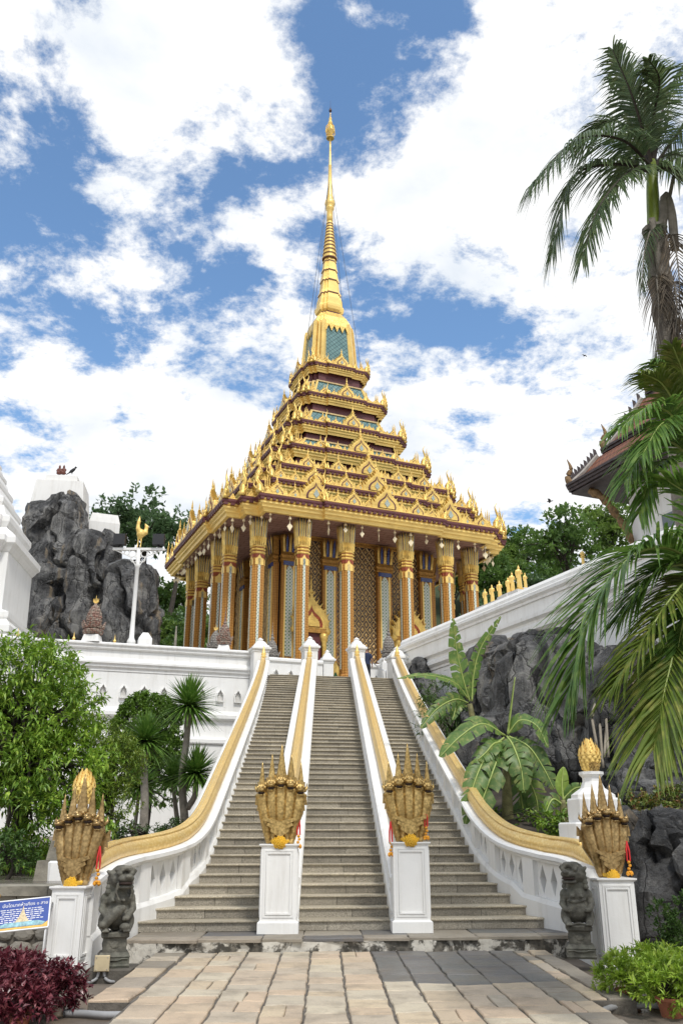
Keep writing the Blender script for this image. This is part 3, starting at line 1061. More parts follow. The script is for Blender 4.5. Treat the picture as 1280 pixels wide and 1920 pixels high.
# diamond lattice: crossing gilt bars and a rosette in each opening
def lattice(side, p0, p1, q, z0, z1, name='lattice_screen'):
    step, ratio = 0.52, 1.32
    bars, ros = MB(), MB()

    def P(p, z, o):
        a, b = side_pt(side, p, q + o)
        return (a, b, z)
    for sg in (1, -1):
        c = p0 - (z1 - z0) / ratio - 1
        while c < p1 + (z1 - z0) / ratio + 1:
            # line p = c + sg*(z-z0)/ratio, clipped to the panel
            za, zb = z0, z1
            pa, pb = c, c + sg * (z1 - z0) / ratio
            lo, hi = 0.0, 1.0
            dlt = pb - pa
            for bound, s_ in ((p0, 1), (p1, -1)):
                f0, f1 = (pa - bound) * s_, (pb - bound) * s_
                if f0 < 0 and f1 < 0:
                    lo, hi = 1, 0
                elif f0 < 0:
                    lo = max(lo, f0 / (f0 - f1))
                elif f1 < 0:
                    hi = min(hi, f0 / (f0 - f1))
            if hi - lo > 0.01:
                A = (pa + dlt * lo, z0 + (z1 - z0) * lo)
                B = (pa + dlt * hi, z0 + (z1 - z0) * hi)
                nx, nz = -(B[1] - A[1]), (B[0] - A[0])
                l_ = math.hypot(nx, nz)
                nx, nz = nx / l_ * 0.045, nz / l_ * 0.045
                o1 = 0.05 if sg > 0 else 0.058
                bars.add([P(A[0] + nx, A[1] + nz, 0.0), P(A[0], A[1], o1), P(A[0] - nx, A[1] - nz, 0.0), P(B[0] + nx, B[1] + nz, 0.0), P(B[0], B[1], o1), P(B[0] - nx, B[1] - nz, 0.0)], [(0, 1, 4, 3), (1, 2, 5, 4)])
            c += step
    hstep = step * ratio / 2
    r = 0
    z = z0
    while z < z1:
        c = math.floor(p0 / step) * step + (step / 2 if r % 2 else 0)
        # phase of the crossing grid
        base = (p0 - (z1 - z0) / ratio - 1)
        c = base + math.floor((p0 - base) / step) * step + (step / 2 if (r % 2 == 0) else 0)
        while c < p1:
            if p0 + 0.12 < c < p1 - 0.12 and z0 + 0.15 < z < z1 - 0.15:
                w, h = 0.125, 0.17
                ros.add([P(c - w, z, 0.004), P(c, z - h, 0.004), P(c + w, z, 0.004), P(c, z + h, 0.004), P(c, z, 0.05)], [(0, 1, 4), (1, 2, 4), (2, 3, 4), (3, 0, 4)])
            c += step
        r += 1
        z += hstep
    o = bars.obj(name, M['lattice_gold'], temple, recalc=False)
    ros.obj('rosettes', M['rosette'], o)['kind'] = 'stuff'
    return o


PIL = [(-5.25, -4.35), (-2.55, -1.6), (1.25, 2.25), (4.35, 5.25)]
for side in (0, 3, 1):
    q = (CT if side == 0 else CS)
    L = (CS if side == 0 else CT)
    pil = PIL if side == 0 else [(-L + 0.1, -L + 1.0), (-1.9, -0.95), (0.95, 1.9), (L - 1.0, L - 0.1)]
    zl = ZF + 0.95
    for (a, b) in ((pil[0][1], pil[1][0]), (pil[1][1], pil[2][0]), (pil[2][1], pil[3][0])):
        lattice(side, a, b, q + 0.004, zl, 19.22)
    for (a, b) in pil:
        m_, w = (a + b) / 2, (b - a) / 2
        ang = (0, math.pi / 2, math.pi, -math.pi / 2)[side]
        px, py = side_pt(side, m_, q)
        pb = MB().box(-w, w, -0.34, 0.02, ZF + 0.3, 17.55)
        po = pb.obj('pilaster', M['shaft'], temple, loc=(px, py, 0), rot=(0, 0, ang))
        pn = MB()
        pn.prism([(-w * 0.55, ZF + 1.9), (w * 0.55, ZF + 1.9), (w * 0.55, 16.9), (w * 0.3, 17.15), (0, 17.35), (-w * 0.3, 17.15), (-w * 0.55, 16.9)], 0.05, Matrix.Translation((0, -0.35, 0)))
        pn.obj('mosaic_panel', M['strip'], po)
        for s in (-1, 1):
            MB().box(s * w * 0.62 - 0.05, s * w * 0.62 + 0.05, -0.40, -0.33, ZF + 1.4, 17.3).obj('gilt_edge', M['gold_plain'], po)
        MB().box(-w * 0.9, w * 0.9, -0.42, -0.02, 17.3, 17.56).obj('blue_band', M['glassblue'], po)
        cb = MB().loft([[(x_ * (w + o), y_ - o * 0.6, z) for x_, y_ in ((-1, -0.36), (1, -0.36), (1, 0.0), (-1, 0.0))] for o, z in ((0.02, 17.56), (0.1, 17.66), (0.04, 17.8), (0.12, 17.95), (0.02, 18.1), (0.02, 18.2), (0.12, 19.2))])
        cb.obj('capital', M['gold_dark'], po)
        for kk in range(5):                  # tall leaves of the capital
            u = -w * 0.86 + kk * w * 0.43
            lb = MB()
            wv = w * 0.17
            lb.add([(u - wv, -0.43, 18.15), (u + wv, -0.43, 18.15), (u * 1.14 + wv, -0.52, 19.0), (u * 1.16, -0.56, 19.3), (u * 1.14 - wv, -0.52, 19.0), (u, -0.50, 18.5), (u * 1.14, -0.6, 19.0)],
                   [(0, 5, 4), (5, 6, 4), (4, 6, 3), (0, 1, 5), (1, 2, 6, 5), (2, 3, 6)])
            lb.obj('capital_leaf', M['gold'] if kk % 2 == 0 else M['glassblue'], po)


# doors with gabled frames on the front
def ogee(w, h, n=7, flame=0.0):
    """pointed arch outline from left foot to right foot"""
    T_ = ((1.0, 0.0), (1.02, 0.16), (0.95, 0.33), (0.78, 0.48), (0.55, 0.60), (0.33, 0.70), (0.17, 0.81), (0.07, 0.92), (0.0, 1.06))
    n = len(T_) - 1
    L = []
    for i, (a_, b_) in enumerate(T_):
        x_, z_ = -w * a_, h * b_
        L.append((x_, z_))
        if flame and 0 < i < n:
            L.append((x_ - flame * 0.7, z_ + flame * 1.3))
            L.append((x_ + flame * 0.25, z_ + flame * 0.4))
    return L + [(-a, b) for a, b in reversed(L[:-1])]


for pc in (-3.45, 3.3):
    px, py = side_pt(0, pc, CT)
    d = inst('doorway', MB().box(-0.62, 0.62, -0.62, 0.06, ZF + 1.0, 13.15).mesh('doorway', M['darkred']), temple, (px, py, 0))
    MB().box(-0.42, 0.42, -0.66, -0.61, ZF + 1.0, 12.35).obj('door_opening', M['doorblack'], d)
    for s in (-1, 1):
        MB().box(s * 0.52 - 0.09, s * 0.52 + 0.09, -0.75, -0.60, ZF + 0.9, 12.6).obj('jamb', M['darkred'], d)
        jb = MB().lathe([(0.16, ZF + 0.5), (0.2, ZF + 0.8), (0.13, ZF + 1.0), (0.13, 12.3), (0.18, 12.4), (0.14, 12.55), (0.22, 12.7), (0.3, 13.1), (0.26, 13.12)], 10, (s * 0.86, -0.62, 0))
        jb.obj('door_column', M['gold'], d, smooth=True)
        st = MB().lathe([(0.16, 13.1), (0.24, 13.3), (0.1, 13.6), (0.14, 13.7), (0.02, 14.3)], 8, (s * 1.08, -0.62, 0))
        st.obj('corner_finial', M['gold'], d, smooth=True)
        # stepped gilt arch at the foot beside the door
        ab = MB().prism([(-0.42, 0), (0.42, 0), (0.42, 0.75), (0.28, 1.05), (0, 1.5), (-0.28, 1.05), (-0.42, 0.75)], 0.25, Matrix.Translation((s * 1.55, -0.7, ZF + 0.25)))
        ab.obj('niche_frame', M['gold'], d)
        MB().prism([(-0.13, 0.1), (0.13, 0.1), (0.13, 0.55), (0, 0.8), (-0.13, 0.55)], 0.02, Matrix.Translation((s * 1.55, -0.836, ZF + 0.3))).obj('niche_panel', plain('green_glass', (0.03, 0.13, 0.04), 0.25) if 'green_glass' not in bpy.data.materials else bpy.data.materials['green_glass'], d)
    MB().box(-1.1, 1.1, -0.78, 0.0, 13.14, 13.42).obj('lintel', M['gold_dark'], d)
    MB().prism(ogee(1.1, 2.2, 8, 0.24), 0.24, Matrix.Translation((0, -0.6, 13.42))).obj('pediment', M['gold'], d, recalc=True)
    MB().prism(ogee(0.72, 1.25, 7), 0.03, Matrix.Translation((0, -0.735, 13.5))).obj('tympanum', M['redband'], d)
    MB().prism(ogee(0.5, 0.85, 7, 0.05), 0.08, Matrix.Translation((0, -0.77, 13.52))).obj('tympanum_relief', M['gold'], d, recalc=True)
    MB().lathe([(0.12, 0), (0.16, 0.12), (0.06, 0.3), (0.09, 0.4), (0.01, 1.3)], 8, (0, -0.6, 15.6)).obj('pediment_finial', M['gold'], d, smooth=True)
# gilded steps before the left door
gs = MB()
px, py = side_pt(0, -1.6, 8.9)
for k in range(8):
    gs.box(-0.9, 0.9, -2.2 + 0.27 * k, 1.0, ZTOP - 0.1, ZTOP + 0.17 * (k + 1))
M['gold_brick'] = plain('gilded_brickwork', (0.5, 0.26, 0.07), 0.5, 0.2, 0.35, 6.0, 0.5, 20.0)
gso = gs.obj('gilded_steps', M['gold_brick'], temple, loc=(px, py, 0))
for s in (-1, 1):
    MB().tube([(s * 0.8, -2.2, ZTOP + 0.2), (s * 0.8, -2.2, ZTOP + 1.1), (s * 0.8, -0.1, ZTOP + 2.3)], 0.03, 6).obj('handrail', M['steel'], gso)
    MB().lathe([(0.06, 0), (0.06, 1.5), (0.1, 1.55), (0.06, 1.65), (0.0, 1.95)], 8, (s * 0.98, -2.0, ZTOP)).obj('gilded_post', M['gold_plain'], gso)


# ---- columns
def col_ring(h, z):
    a, b, c = h, h * 0.80, h * 0.62
    q = [(a, c), (b, c), (b, b), (c, b), (c, a)]
    out = []
    for (sx, sy, rev) in ((1, 1, False), (-1, 1, True), (-1, -1, False), (1, -1, True)):
        pts = [(x_ * sx, y_ * sy) for x_, y_ in q]
        out += reversed(pts) if rev else pts
    return [(x_, y_, z) for x_, y_ in out]


HC = 0.375
cm_shaft = MB().loft([col_ring(HC * 1.25, ZF + 0.05), col_ring(HC * 1.25, ZF + 0.5), col_ring(HC * 1.04, ZF + 0.6), col_ring(HC * 1.0, ZF + 0.75), col_ring(HC * 0.97, 17.25)]).mesh('column', M['shaft'])
cm_collar = MB()
for z in (17.25, 17.45, 17.65):
    cm_collar.loft([col_ring(HC * f, z + dz_) for f, dz_ in ((0.96, 0), (1.1, 0.05), (1.1, 0.11), (0.95, 0.16))])
cm_collar.m = 1
for z in (17.4, 17.6, 17.8):
    cm_collar.loft([col_ring(HC * 0.98, z + 0.01), col_ring(HC * 0.98, z + 0.05)])
cm_collar.loft([col_ring(HC * 0.99, 17.02), col_ring(HC * 0.99, 17.24)])
cm_collar = cm_collar.mesh('collar', [M['gold'], M['redband']])
cm_cap = MB()
cm_cap.loft([col_ring(HC * 0.92, 17.8), col_ring(HC * 0.98, 18.3), col_ring(HC * 1.1, 19.1)])
cm_cap.mi = [0] * len(cm_cap.f)
NP = 20
for row, (r0, r1, z0_, z1_, off) in enumerate(((1.02, 1.4, 18.0, 19.5, 0), (1.02, 1.14, 17.78, 18.35, 0.5), (0.98, 1.3, 18.05, 19.42, 0.5))):
    for k in range(NP):
        a = 2 * math.pi * (k + off) / NP
        ca, sa = math.cos(a), math.sin(a)
        m_ = max(abs(ca), abs(sa)) ** 0.55
        wv = math.pi / NP * 0.8
        def pp(rr, z, da):
            c2, s2 = math.cos(a + da), math.sin(a + da)
            f = 1 / (max(abs(c2), abs(s2)) ** 0.6)
            return (HC * rr * f * c2, HC * rr * f * s2, z)
        cm_cap.m = (0 if row < 2 else (1 if k % 3 else 2))
        zm = z0_ + (z1_ - z0_) * 0.72
        rm = r0 + (r1 - r0) * 0.55
        cm_cap.add([pp(r0, z0_, -wv), pp(r0, z0_, wv), pp(rm, zm, wv), pp(r1 * 1.04, z1_, 0), pp(rm, zm, -wv), pp(r0 + 0.12, z0_, 0), pp(rm + 0.14, zm, 0)], [(0, 5, 6, 4), (5, 1, 2, 6), (4, 6, 3), (6, 2, 3)])
cm_cap = cm_cap.mesh('capital', [M['gold'], M['glasspale'], M['glassblue']])
cm_strip = MB().box(-0.075, 0.075, -0.015, 0.015, ZF + 0.9, 16.95).mesh('mosaic_strip', M['strip'])
cm_edge = MB()
for k in range(4):                           # gilt lancet above the strip
    T_ = Matrix.Rotation(k * math.pi / 2, 4, 'Z')
    cm_edge.prism([(-0.26, 16.55), (0.26, 16.55), (0.26, 16.9), (0.12, 17.0), (0, 17.2), (-0.12, 17.0), (-0.26, 16.9)], 0.03, T_ @ Matrix.Translation((0, -HC * 1.0, 0)))
cm_edge = cm_edge.mesh('lancet_band', M['gold_plain'])
A1, A2, CX, CY, CB_ = 2.03, 4.9, 8.4, 7.75, 7.35
CPOS = [(-A2, -CY), (-A1, -CY), (A1, -CY), (A2, -CY), (-CX, -4.45), (-CX, -2.0), (-CX, 2.0), (-CX, 4.45), (CX, -4.45), (CX, -2.0), (CX, 2.0), (CX, 4.45), (-A2, CY), (-A1, CY), (A1, CY), (A2, CY),
        (-CB_, -CB_ * CY / CX), (CB_, -CB_ * CY / CX), (-CB_, CB_ * CY / CX), (CB_, CB_ * CY / CX)]
for (a, b) in CPOS:
    c = inst('column', cm_shaft, temple, (a, b, 0))
    inst('collar', cm_collar, c)
    inst('capital', cm_cap, c)
    inst('lancet_band', cm_edge, c)
    for k in range(4):
        an = k * math.pi / 2
        inst('mosaic_strip', cm_strip, c, (HC * 1.0 * math.sin(an), -HC * 1.0 * math.cos(an), 0), (0, 0, an))

# ---- roof tiers: (half size, redent, level of the red drip band, scale)
TIERS = [(9.78, 0.86, 20.12, 1.0), (8.35, 0.72, 21.8, 0.88), (7.2, 0.62, 23.35, 0.86), (5.9, 0.52, 25.45, 0.84), (4.58, 0.42, 27.95, 0.8), (3.5, 0.32, 30.75, 0.74), (2.5, 0.23, 33.8, 0.68)]


def gable_mesh():
    """miniature pediment, one unit wide, 1.25 high plus finial"""
    mb = MB()
    mb.prism(ogee(0.46, 0.9, 7, 0.085), 0.16)
    mb.m = 1
    mb.prism([(a, b + 0.05) for a, b in ogee(0.33, 0.6, 7)], 0.03, Matrix.Translation((0, -0.085, 0)))
    mb.m = 0
    mb.prism([(a, b + 0.06) for a, b in ogee(0.27, 0.5, 7)], 0.05, Matrix.Translation((0, -0.09, 0)))
    mb.m = 2
    mb.prism([(-0.1, 0.22), (0, 0.08), (0.1, 0.22), (0, 0.42)], 0.03, Matrix.Translation((0, -0.12, 0)))
    mb.m = 0
    for s in (-1, 1):
        mb.prism([(s * 0.5 - 0.07, 0), (s * 0.5 + 0.07, 0), (s * 0.5 + 0.09, 0.16), (s * 0.56, 0.36), (s * 0.5 - 0.05, 0.16)], 0.18)
    mb.lathe([(0.05, 0.88), (0.07, 0.98), (0.03, 1.06), (0.045, 1.1), (0.005, 1.42)], 6)
    return mb.mesh('gable', [M['gold'], M['darkred'], M['glasspale']], recalc=True)


def horn_mesh():
    """corner ornament: flame base and an S-curved horn, one unit high"""
    mb = MB()
    mb.loft([[(a * w + ox, b * w * 0.7, z) for a, b in ((-1, -1), (1, -1), (1, 1), (-1, 1))] for w, ox, z in ((0.13, 0, 0), (0.15, 0, 0.08), (0.10, 0.02, 0.14), (0.13, 0.03, 0.25), (0.06, 0.02, 0.36))])
    mb.tube(spline([(-0.02, 0, 0.28), (0.12, 0, 0.48), (0.04, 0, 0.72), (0.0, 0, 0.86), (0.12, 0, 1.02)], 4), [0.075 - 0.068 * (i / 16) for i in range(17)], 6)
    mb.tube(spline([(0.05, 0, 0.25), (0.17, 0, 0.42), (0.15, 0, 0.58), (0.2, 0, 0.68)], 3), [0.06 - 0.05 * i / 9 for i in range(10)], 5)
    mb.tube(spline([(0.1, 0, 0.1), (0.26, 0, 0.22), (0.25, 0, 0.36), (0.3, 0, 0.44)], 3), [0.05 - 0.042 * i / 9 for i in range(10)], 5)
    return mb.mesh('horn', M['gold'], smooth=True)


def trident_mesh():
    """antefix of three slim uprights on a flame base, one unit high"""
    mb = MB()
    mb.loft([[(a * w, b * w * 0.6, z) for a, b in ((-1, -1), (1, -1), (1, 1), (-1, 1))] for w, z in ((0.13, 0), (0.16, 0.1), (0.09, 0.17), (0.15, 0.3), (0.13, 0.38))])
    for o, h in ((-0.12, 0.88), (0, 1.0), (0.12, 0.88)):
        mb.tube([(o, 0, 0.4), (o, 0, h * 0.75), (o * 1.05, 0, h)], [0.045, 0.035, 0.008], 6)
    return mb.mesh('antefix', M['gold'])


GAB, HORN, TRI = gable_mesh(), horn_mesh(), trident_mesh()
LEAFP = [(-0.5, 0), (0.5, 0), (0.32, 0.45), (0, 1.0), (-0.32, 0.45)]
SANG = (0, math.pi / 2, math.pi, -math.pi / 2)
for ti, (s, k, z, f) in enumerate(TIERS):
    t = s * ASP
    bp = 0.22 * f
    # gilt cornice
    prof = [(-0.55, -0.80), (-0.34, -0.80), (-0.30, -0.62), (-0.18, -0.56), (-0.18, -0.44), (-0.06, -0.36), (-0.06, -0.26), (-0.14, -0.22), (-0.02, -0.14), (0.0, -0.08), (-0.5, -0.07)]
    o = MB().loft([ring(s, t, k, z + dz_ * f, d_ * f, bp) for d_, dz_ in prof], False, False).obj('cornice', M['gold_plain'], temple)
    # red drip band
    MB().loft([ring(s, t, k, z + dz_ * f, d_ * f, bp) for d_, dz_ in ((-0.2, -0.075), (0.05, -0.06), (0.08, 0.02), (0.08, 0.1), (0.02, 0.16), (-0.6, 0.165))], False, True).obj('drip_band', M['darkred'], temple)
    MB().loft([ring(s, t, k, z + dz_ * f, d_ * f, bp) for d_, dz_ in ((0.0, 0.168), (0.03, 0.2), (0.0, 0.24), (-0.12, 0.25))], False, False).obj('gilt_bead', M['gold_plain'], temple)
    # dentils below the band and a crest of small leaves above it
    dn, cr = MB(), MB()
    ol = outline(s, t, k, 0.06 * f, bp)
    for (a, b) in zip(ol, ol[1:] + ol[:1]):
        e = Vector((b[0] - a[0], b[1] - a[1]))
        L = e.length
        if L < 0.12:
            continue
        e.normalize()
        nrm = Vector((e.y, -e.x))
        m = max(1, int(L / (0.34 * f)))
        for j in range(m):
            c = Vector(a) + e * (L * (j + 0.5) / m)
            w = L / m
            p0, p1 = c - e * w * 0.28, c + e * w * 0.28
            i0, i1 = p0 - nrm * 0.12, p1 - nrm * 0.12
            dn.hexa([(p0.x, p0.y, z - 0.2 * f), (p1.x, p1.y, z - 0.2 * f), (i1.x, i1.y, z - 0.2 * f), (i0.x, i0.y, z - 0.2 * f), (p0.x, p0.y, z - 0.065 * f), (p1.x, p1.y, z - 0.065 * f), (i1.x, i1.y, z - 0.065 * f), (i0.x, i0.y, z - 0.065 * f)])
            c2 = c - nrm * 0.16 * f
            hh = (0.40 + 0.12 * ((j % 2) == 0)) * f * (1.0 if ti < 3 else 0.72)
            ang = math.atan2(e.y, e.x)
            cr.prism([(u * w * 0.98, v * hh) for u, v in LEAFP], 0.07, Matrix.Translation((c2.x, c2.y, z + 0.2 * f)) @ Matrix.Rotation(ang, 4, 'Z'))
    dn.obj('dentils', M['darkred'], temple)['kind'] = 'stuff'
    cr.obj('leaf_crest', M['gold'], temple)['kind'] = 'stuff'
    # sloping roof up to the recess below the next tier
    if ti < 6:
        s2, k2, z2, f2 = TIERS[ti + 1]
        ws, wz = s2 - 0.62 * f2, z2 - 0.80 * f2
        gap = wz - z
        zs = z + 0.2 * f + max(0.25, (gap - 0.2) * (0.58 if ti < 3 else 0.68))
        rise = [(-0.62 * f, 0.17 * f)]
        rm = MB()
        r0 = ring(s, t, k, z + 0.165 * f, -0.35 * f, 0)
        r1 = ring(ws + 0.55 * f2, (ws + 0.55 * f2) * ASP, k2, z + 0.165 * f + (zs - z) * 0.45, 0, 0)
        r2 = ring(ws + 0.14, ws * ASP + 0.14, k2, zs, 0, 0)
        rm.loft([r0, r1, r2], False, False)
        rm.obj('tiled_slope', M['greentile'], temple)
        MB().loft([ring(ws, ws * ASP, k2, zz_, d_, 0) for d_, zz_ in ((0.05, zs - 0.02), (0.22, zs), (0.22, zs + 0.14 * f2), (0.02, zs + 0.17 * f2))], False, False).obj('ridge_band', M['lattice_gold'], temple)
        MB().loft([ring(ws, ws * ASP, k2, zz_, 0, 0) for zz_ in (zs - 0.1, z2 - 0.78 * f2)], False, False).obj('recess_wall', M['darkred'], temple)
        MB().loft([ring(s2, s2 * ASP, k2, z2 - 0.80 * f2, d_, bp) for d_ in (-0.8, -0.3)], False, False).obj('tier_soffit', M['darkred'], temple)
        # gilt hip ribs at the redented corners
        for j in range(len(r0)):
            if j % 9 in (5, 7, 0):
                MB().tube([Vector(r0[j]) + Vector((0, 0, 0.03)), Vector(r1[j]) + Vector((0, 0, 0.05)), Vector(r2[j]) + Vector((0, 0, 0.03))], 0.12 * f, 5).obj('hip_rib', M['gold_plain'], temple)
    # miniature gables, antefixes and corner horns
    for side in range(4):
        L, O = ((s, t) if side % 2 == 0 else (t, s))
        half = L - 2 * k
        big = 2.0 * f if ti < 4 else 1.8 * f
        spots = [(0.0, big), (-half * 0.88 + 0.3, 0.95 * f), (half * 0.88 - 0.3, 0.95 * f)]
        if ti == 0:
            spots = [(0, 1.85)] + [(sg_ * half * u_, w_) for sg_ in (-1, 1) for u_, w_ in ((0.14, 0.75), (0.27, 1.15), (0.4, 0.75), (0.57, 1.85), (0.73, 0.8), (0.87, 1.05))]
        elif ti == 1:
            spots = [(0, 1.75)] + [(sg_ * half * u_, w_) for sg_ in (-1, 1) for u_, w_ in ((0.16, 0.65), (0.30, 1.05), (0.45, 0.65), (0.60, 1.35), (0.78, 0.7), (0.92, 0.8))]
        elif ti == 2:
            spots = [(0, 1.65)] + [(sg_ * half * u_, w_) for sg_ in (-1, 1) for u_, w_ in ((0.2, 0.6), (0.36, 0.95), (0.53, 0.6), (0.7, 1.0), (0.9, 0.65))]
        else:
            spots = [(0, big * 0.92)] + [(sg_ * half * u_, w_ * f) for sg_ in (-1, 1) for u_, w_ in ((0.34, 0.6), (0.58, 0.85), (0.86, 0.7))]
        for (p, w) in spots:
            a, b = side_pt(side, p, O - 0.16 * f + (bp if abs(p) < L * 0.42 else 0))
            inst('gable', GAB, temple, (a, b, z + 0.2 * f), (0, 0, SANG[side]), (w, w * 0.9, w * 0.92))
        # corner group: antefixes on the re-entrant steps, horns on the outward points
        for sg in (-1, 1):
            a, b = side_pt(side, sg * half, O - 0.12 * f)
            hs = 1.8 * f
            inst('horn', HORN, temple, (a, b, z + 0.18 * f), (0, 0, SANG[side] + (math.pi if sg < 0 else 0)), (hs * 0.8, hs * 0.9, hs))
            a, b = side_pt(side, sg * L * 0.42, O - 0.1 * f + bp)
            inst('horn', HORN, temple, (a, b, z + 0.18 * f), (0, 0, SANG[side] + (math.pi if sg < 0 else 0)), (hs * 0.5, hs * 0.6, hs * 0.7))
            if True:
                a, b = side_pt(side, sg * (half - 0.5 * f), O - 0.3 * f)
                inst('antefix', TRI, temple, (a, b, z + 0.18 * f), (0, 0, SANG[side]), (1.1 * f, 1.1 * f, 1.35 * f))
        a, b = side_pt(side, L - k, O - k)
        inst('horn', HORN, temple, (a, b, z + 0.18 * f), (0, 0, SANG[side] + math.pi / 4), (1.35 * f, 1.35 * f, 1.95 * f))
# flat soffit over the columns
MB().add([(a, b, 19.52) for a, b in outline(9.4, 9.4 * ASP, 0.84, 0, 0.1)], [tuple(reversed(range(36)))]).obj('soffit', M['soffit'], temple)
MB().loft([ring(9.0, 9.0 * ASP, 0.84, 19.5, 0), ring(8.9, 8.9 * ASP, 0.84, 20.0, 0)], True, False).obj('soffit_edge', M['soffit'], temple)

# bodhi-leaf wind bells under the eave
bell = MB().lathe([(0.02, -0.0), (0.04, -0.08), (0.09, -0.2), (0.1, -0.26), (0.0, -0.26)], 8)
bell.prism([(0, -0.36), (0.02, -0.52), (0.17, -0.7), (0, -1.0), (-0.17, -0.7), (-0.02, -0.52)], 0.025)
bell.tube([(0, 0, 0.12), (0, 0, -0.5)], 0.012, 4)
M['bell'] = plain('pale_gilt_bell', (0.86, 0.74, 0.5), 0.45, 0.2, 0.1)
bell = bell.mesh('wind_bell', M['bell'])
ol = outline(9.73, 9.73 * ASP, 0.84, -0.5, 0.1)
nb_ = 0
for ei, (a, b) in enumerate(zip(ol, ol[1:] + ol[:1])):
    e = Vector((b[0] - a[0], b[1] - a[1]))
    side = ei // 9
    if side == 2 or e.length < 0.3:
        continue
    m = max(1, round(e.length / 1.05))
    for j in range(m):
        c = Vector(a) + e * ((j + 0.25) / m)
        sc_ = random.uniform(0.78, 1.0)
        inst('wind_bell', bell, temple, (c.x, c.y, 19.36), (0, 0, random.uniform(0, 3)), (sc_, sc_, sc_ * random.choice((0.75, 1.0, 1.0))))

# ---- bell body and spire
zb = TIERS[6][2] + 0.1
prof = [(1.72, zb), (1.66, zb + 0.9), (1.56, 36.4), (1.45, 37.9), (1.40, 38.2)]
MB().loft([ring(h, h * 0.97, h * 0.16, z) for h, z in prof]).obj('bell_body', M['greentile'], temple)
for j in range(36):
    if j % 9 in (0, 5, 6, 7, 8):
        pts = [Vector(ring(h * 1.01, h * 0.98, h * 0.16, z)[j]) for h, z in prof]
        MB().tube(pts, 0.2 if j % 9 in (0, 5) else 0.13, 4).obj('gilt_pilaster', M['gold_plain'], temple)
MB().loft([ring(h, h * 0.97, h * 0.16, z) for h, z in ((1.52, 37.75), (1.5, 38.0), (1.44, 38.4), (1.3, 38.8), (1.02, 39.2), (0.94, 39.35))]).obj('bell_cap', M['gold'], temple)
zig = MB().prism([(-0.22, 0.5), (0.0, -0.05), (0.22, 0.5)], 0.07).mesh('valance_point', M['gold'])
for side in range(4):
    for kq in range(-2, 3):
        a, b = side_pt(side, kq * 0.44, 1.53)
        inst('valance_point', zig, temple, (a, b, 37.35), (0, 0, SANG[side]))
MB().loft([ring(h, h * 0.97, h * 0.2, z) for h, z in ((0.86, 39.3), (0.8, 39.55))], True, True).obj('neck_band', M['darkred'], temple)
sp = [(0.85, 39.5), (1.12, 39.72), (1.18, 39.95), (1.18, 40.15), (1.06, 40.35), (1.02, 40.8), (0.9, 41.25), (0.96, 41.35), (0.92, 41.5), (0.82, 41.7), (0.74, 42.5), (0.80, 42.62), (0.74, 42.8), (0.62, 43.5), (0.68, 43.6), (0.62, 43.8), (0.54, 44.4), (0.58, 44.5), (0.5, 44.8)]
MB().loft([ring(h * 0.86, h * 0.84, h * 0.2, z) for h, z in sp]).obj('spire_base', M['gold_plain'], temple)
for h_, z_ in ((0.98, 40.42), (0.95, 41.3), (0.8, 42.56), (0.68, 43.55), (0.58, 44.46)):
    MB().loft([ring(h_ * 0.86, h_ * 0.84, h_ * 0.2, z_ - 0.04), ring(h_ * 0.86, h_ * 0.84, h_ * 0.2, z_ + 0.03)]).obj('ring_groove', M['darkred'], temple)
pf_ = []
z, r = 44.78, 0.56
while z < 48.2:
    h = 0.42 * (1 - (z - 44.78) / 9)
    r2 = r * 0.93
    pf_ += [(r, z), (r * 1.1, z + h * 0.16), (r * 1.1, z + h * 0.3), (r * 0.92, z + h * 0.42), (r2, z + h)]
    MB().lathe([(r * 1.07, z - 0.035), (r * 1.07, z + 0.03)], 16).obj('ring_groove', M['darkred'], temple)
    z += h
    r = r2
rs = r
MB().lathe(pf_, 16).obj('spire_rings', M['gold_plain'], temple, smooth=False)
ZS = z
MB().lathe([(rs * 1.0, ZS - 0.01), (0.26, ZS + 0.5), (0.25, 49.6), (0.36, 49.75), (0.36, 49.85), (0.27, 49.95), (0.4, 50.1), (0.43, 50.3), (0.38, 50.55), (0.26, 50.7), (0.3, 50.85), (0.22, 51.2), (0.165, 52.5), (0.125, 54.1), (0.145, 54.15), (0.1, 54.3), (0.075, 56.0), (0.07, 57.0)], 14).obj('spire_shaft', M['gold_plain'], temple, smooth=True)
fn = MB().lathe([(0.06, 57.0), (0.34, 57.05), (0.34, 57.1), (0.08, 57.2), (0.2, 57.5), (0.3, 57.9), (0.2, 58.3), (0.13, 58.5), (0.2, 58.7), (0.1, 59.0), (0.13, 59.15), (0.05, 59.4), (0.03, 59.8)], 10)
for a in range(6):
    an = a * math.pi / 3
    fn.tube([(0.08 * math.cos(an), 0.08 * math.sin(an), 57.15), (0.4 * math.cos(an), 0.4 * math.sin(an), 57.6), (0.36 * math.cos(an), 0.36 * math.sin(an), 58.2), (0.12 * math.cos(an), 0.12 * math.sin(an), 58.6)], 0.05, 5)
fn.obj('spire_finial', M['gold'], temple)
MB().lathe([(0.02, 59.75), (0.05, 59.95), (0.13, 60.0), (0.12, 60.15), (0.03, 60.35), (0.012, 60.6), (0.008, 61.2)], 8).obj('lightning_rod', M['bronze_spire'], temple)
for (a, b) in ((-2.2, -1.4), (-2.2, -0.2), (2.0, -1.6), (2.2, 1.0)):
    MB().tube([(0, 0, 53.5), (a, b, 34.2)], 0.018, 4).obj('guy_wire', M['wire'], temple)


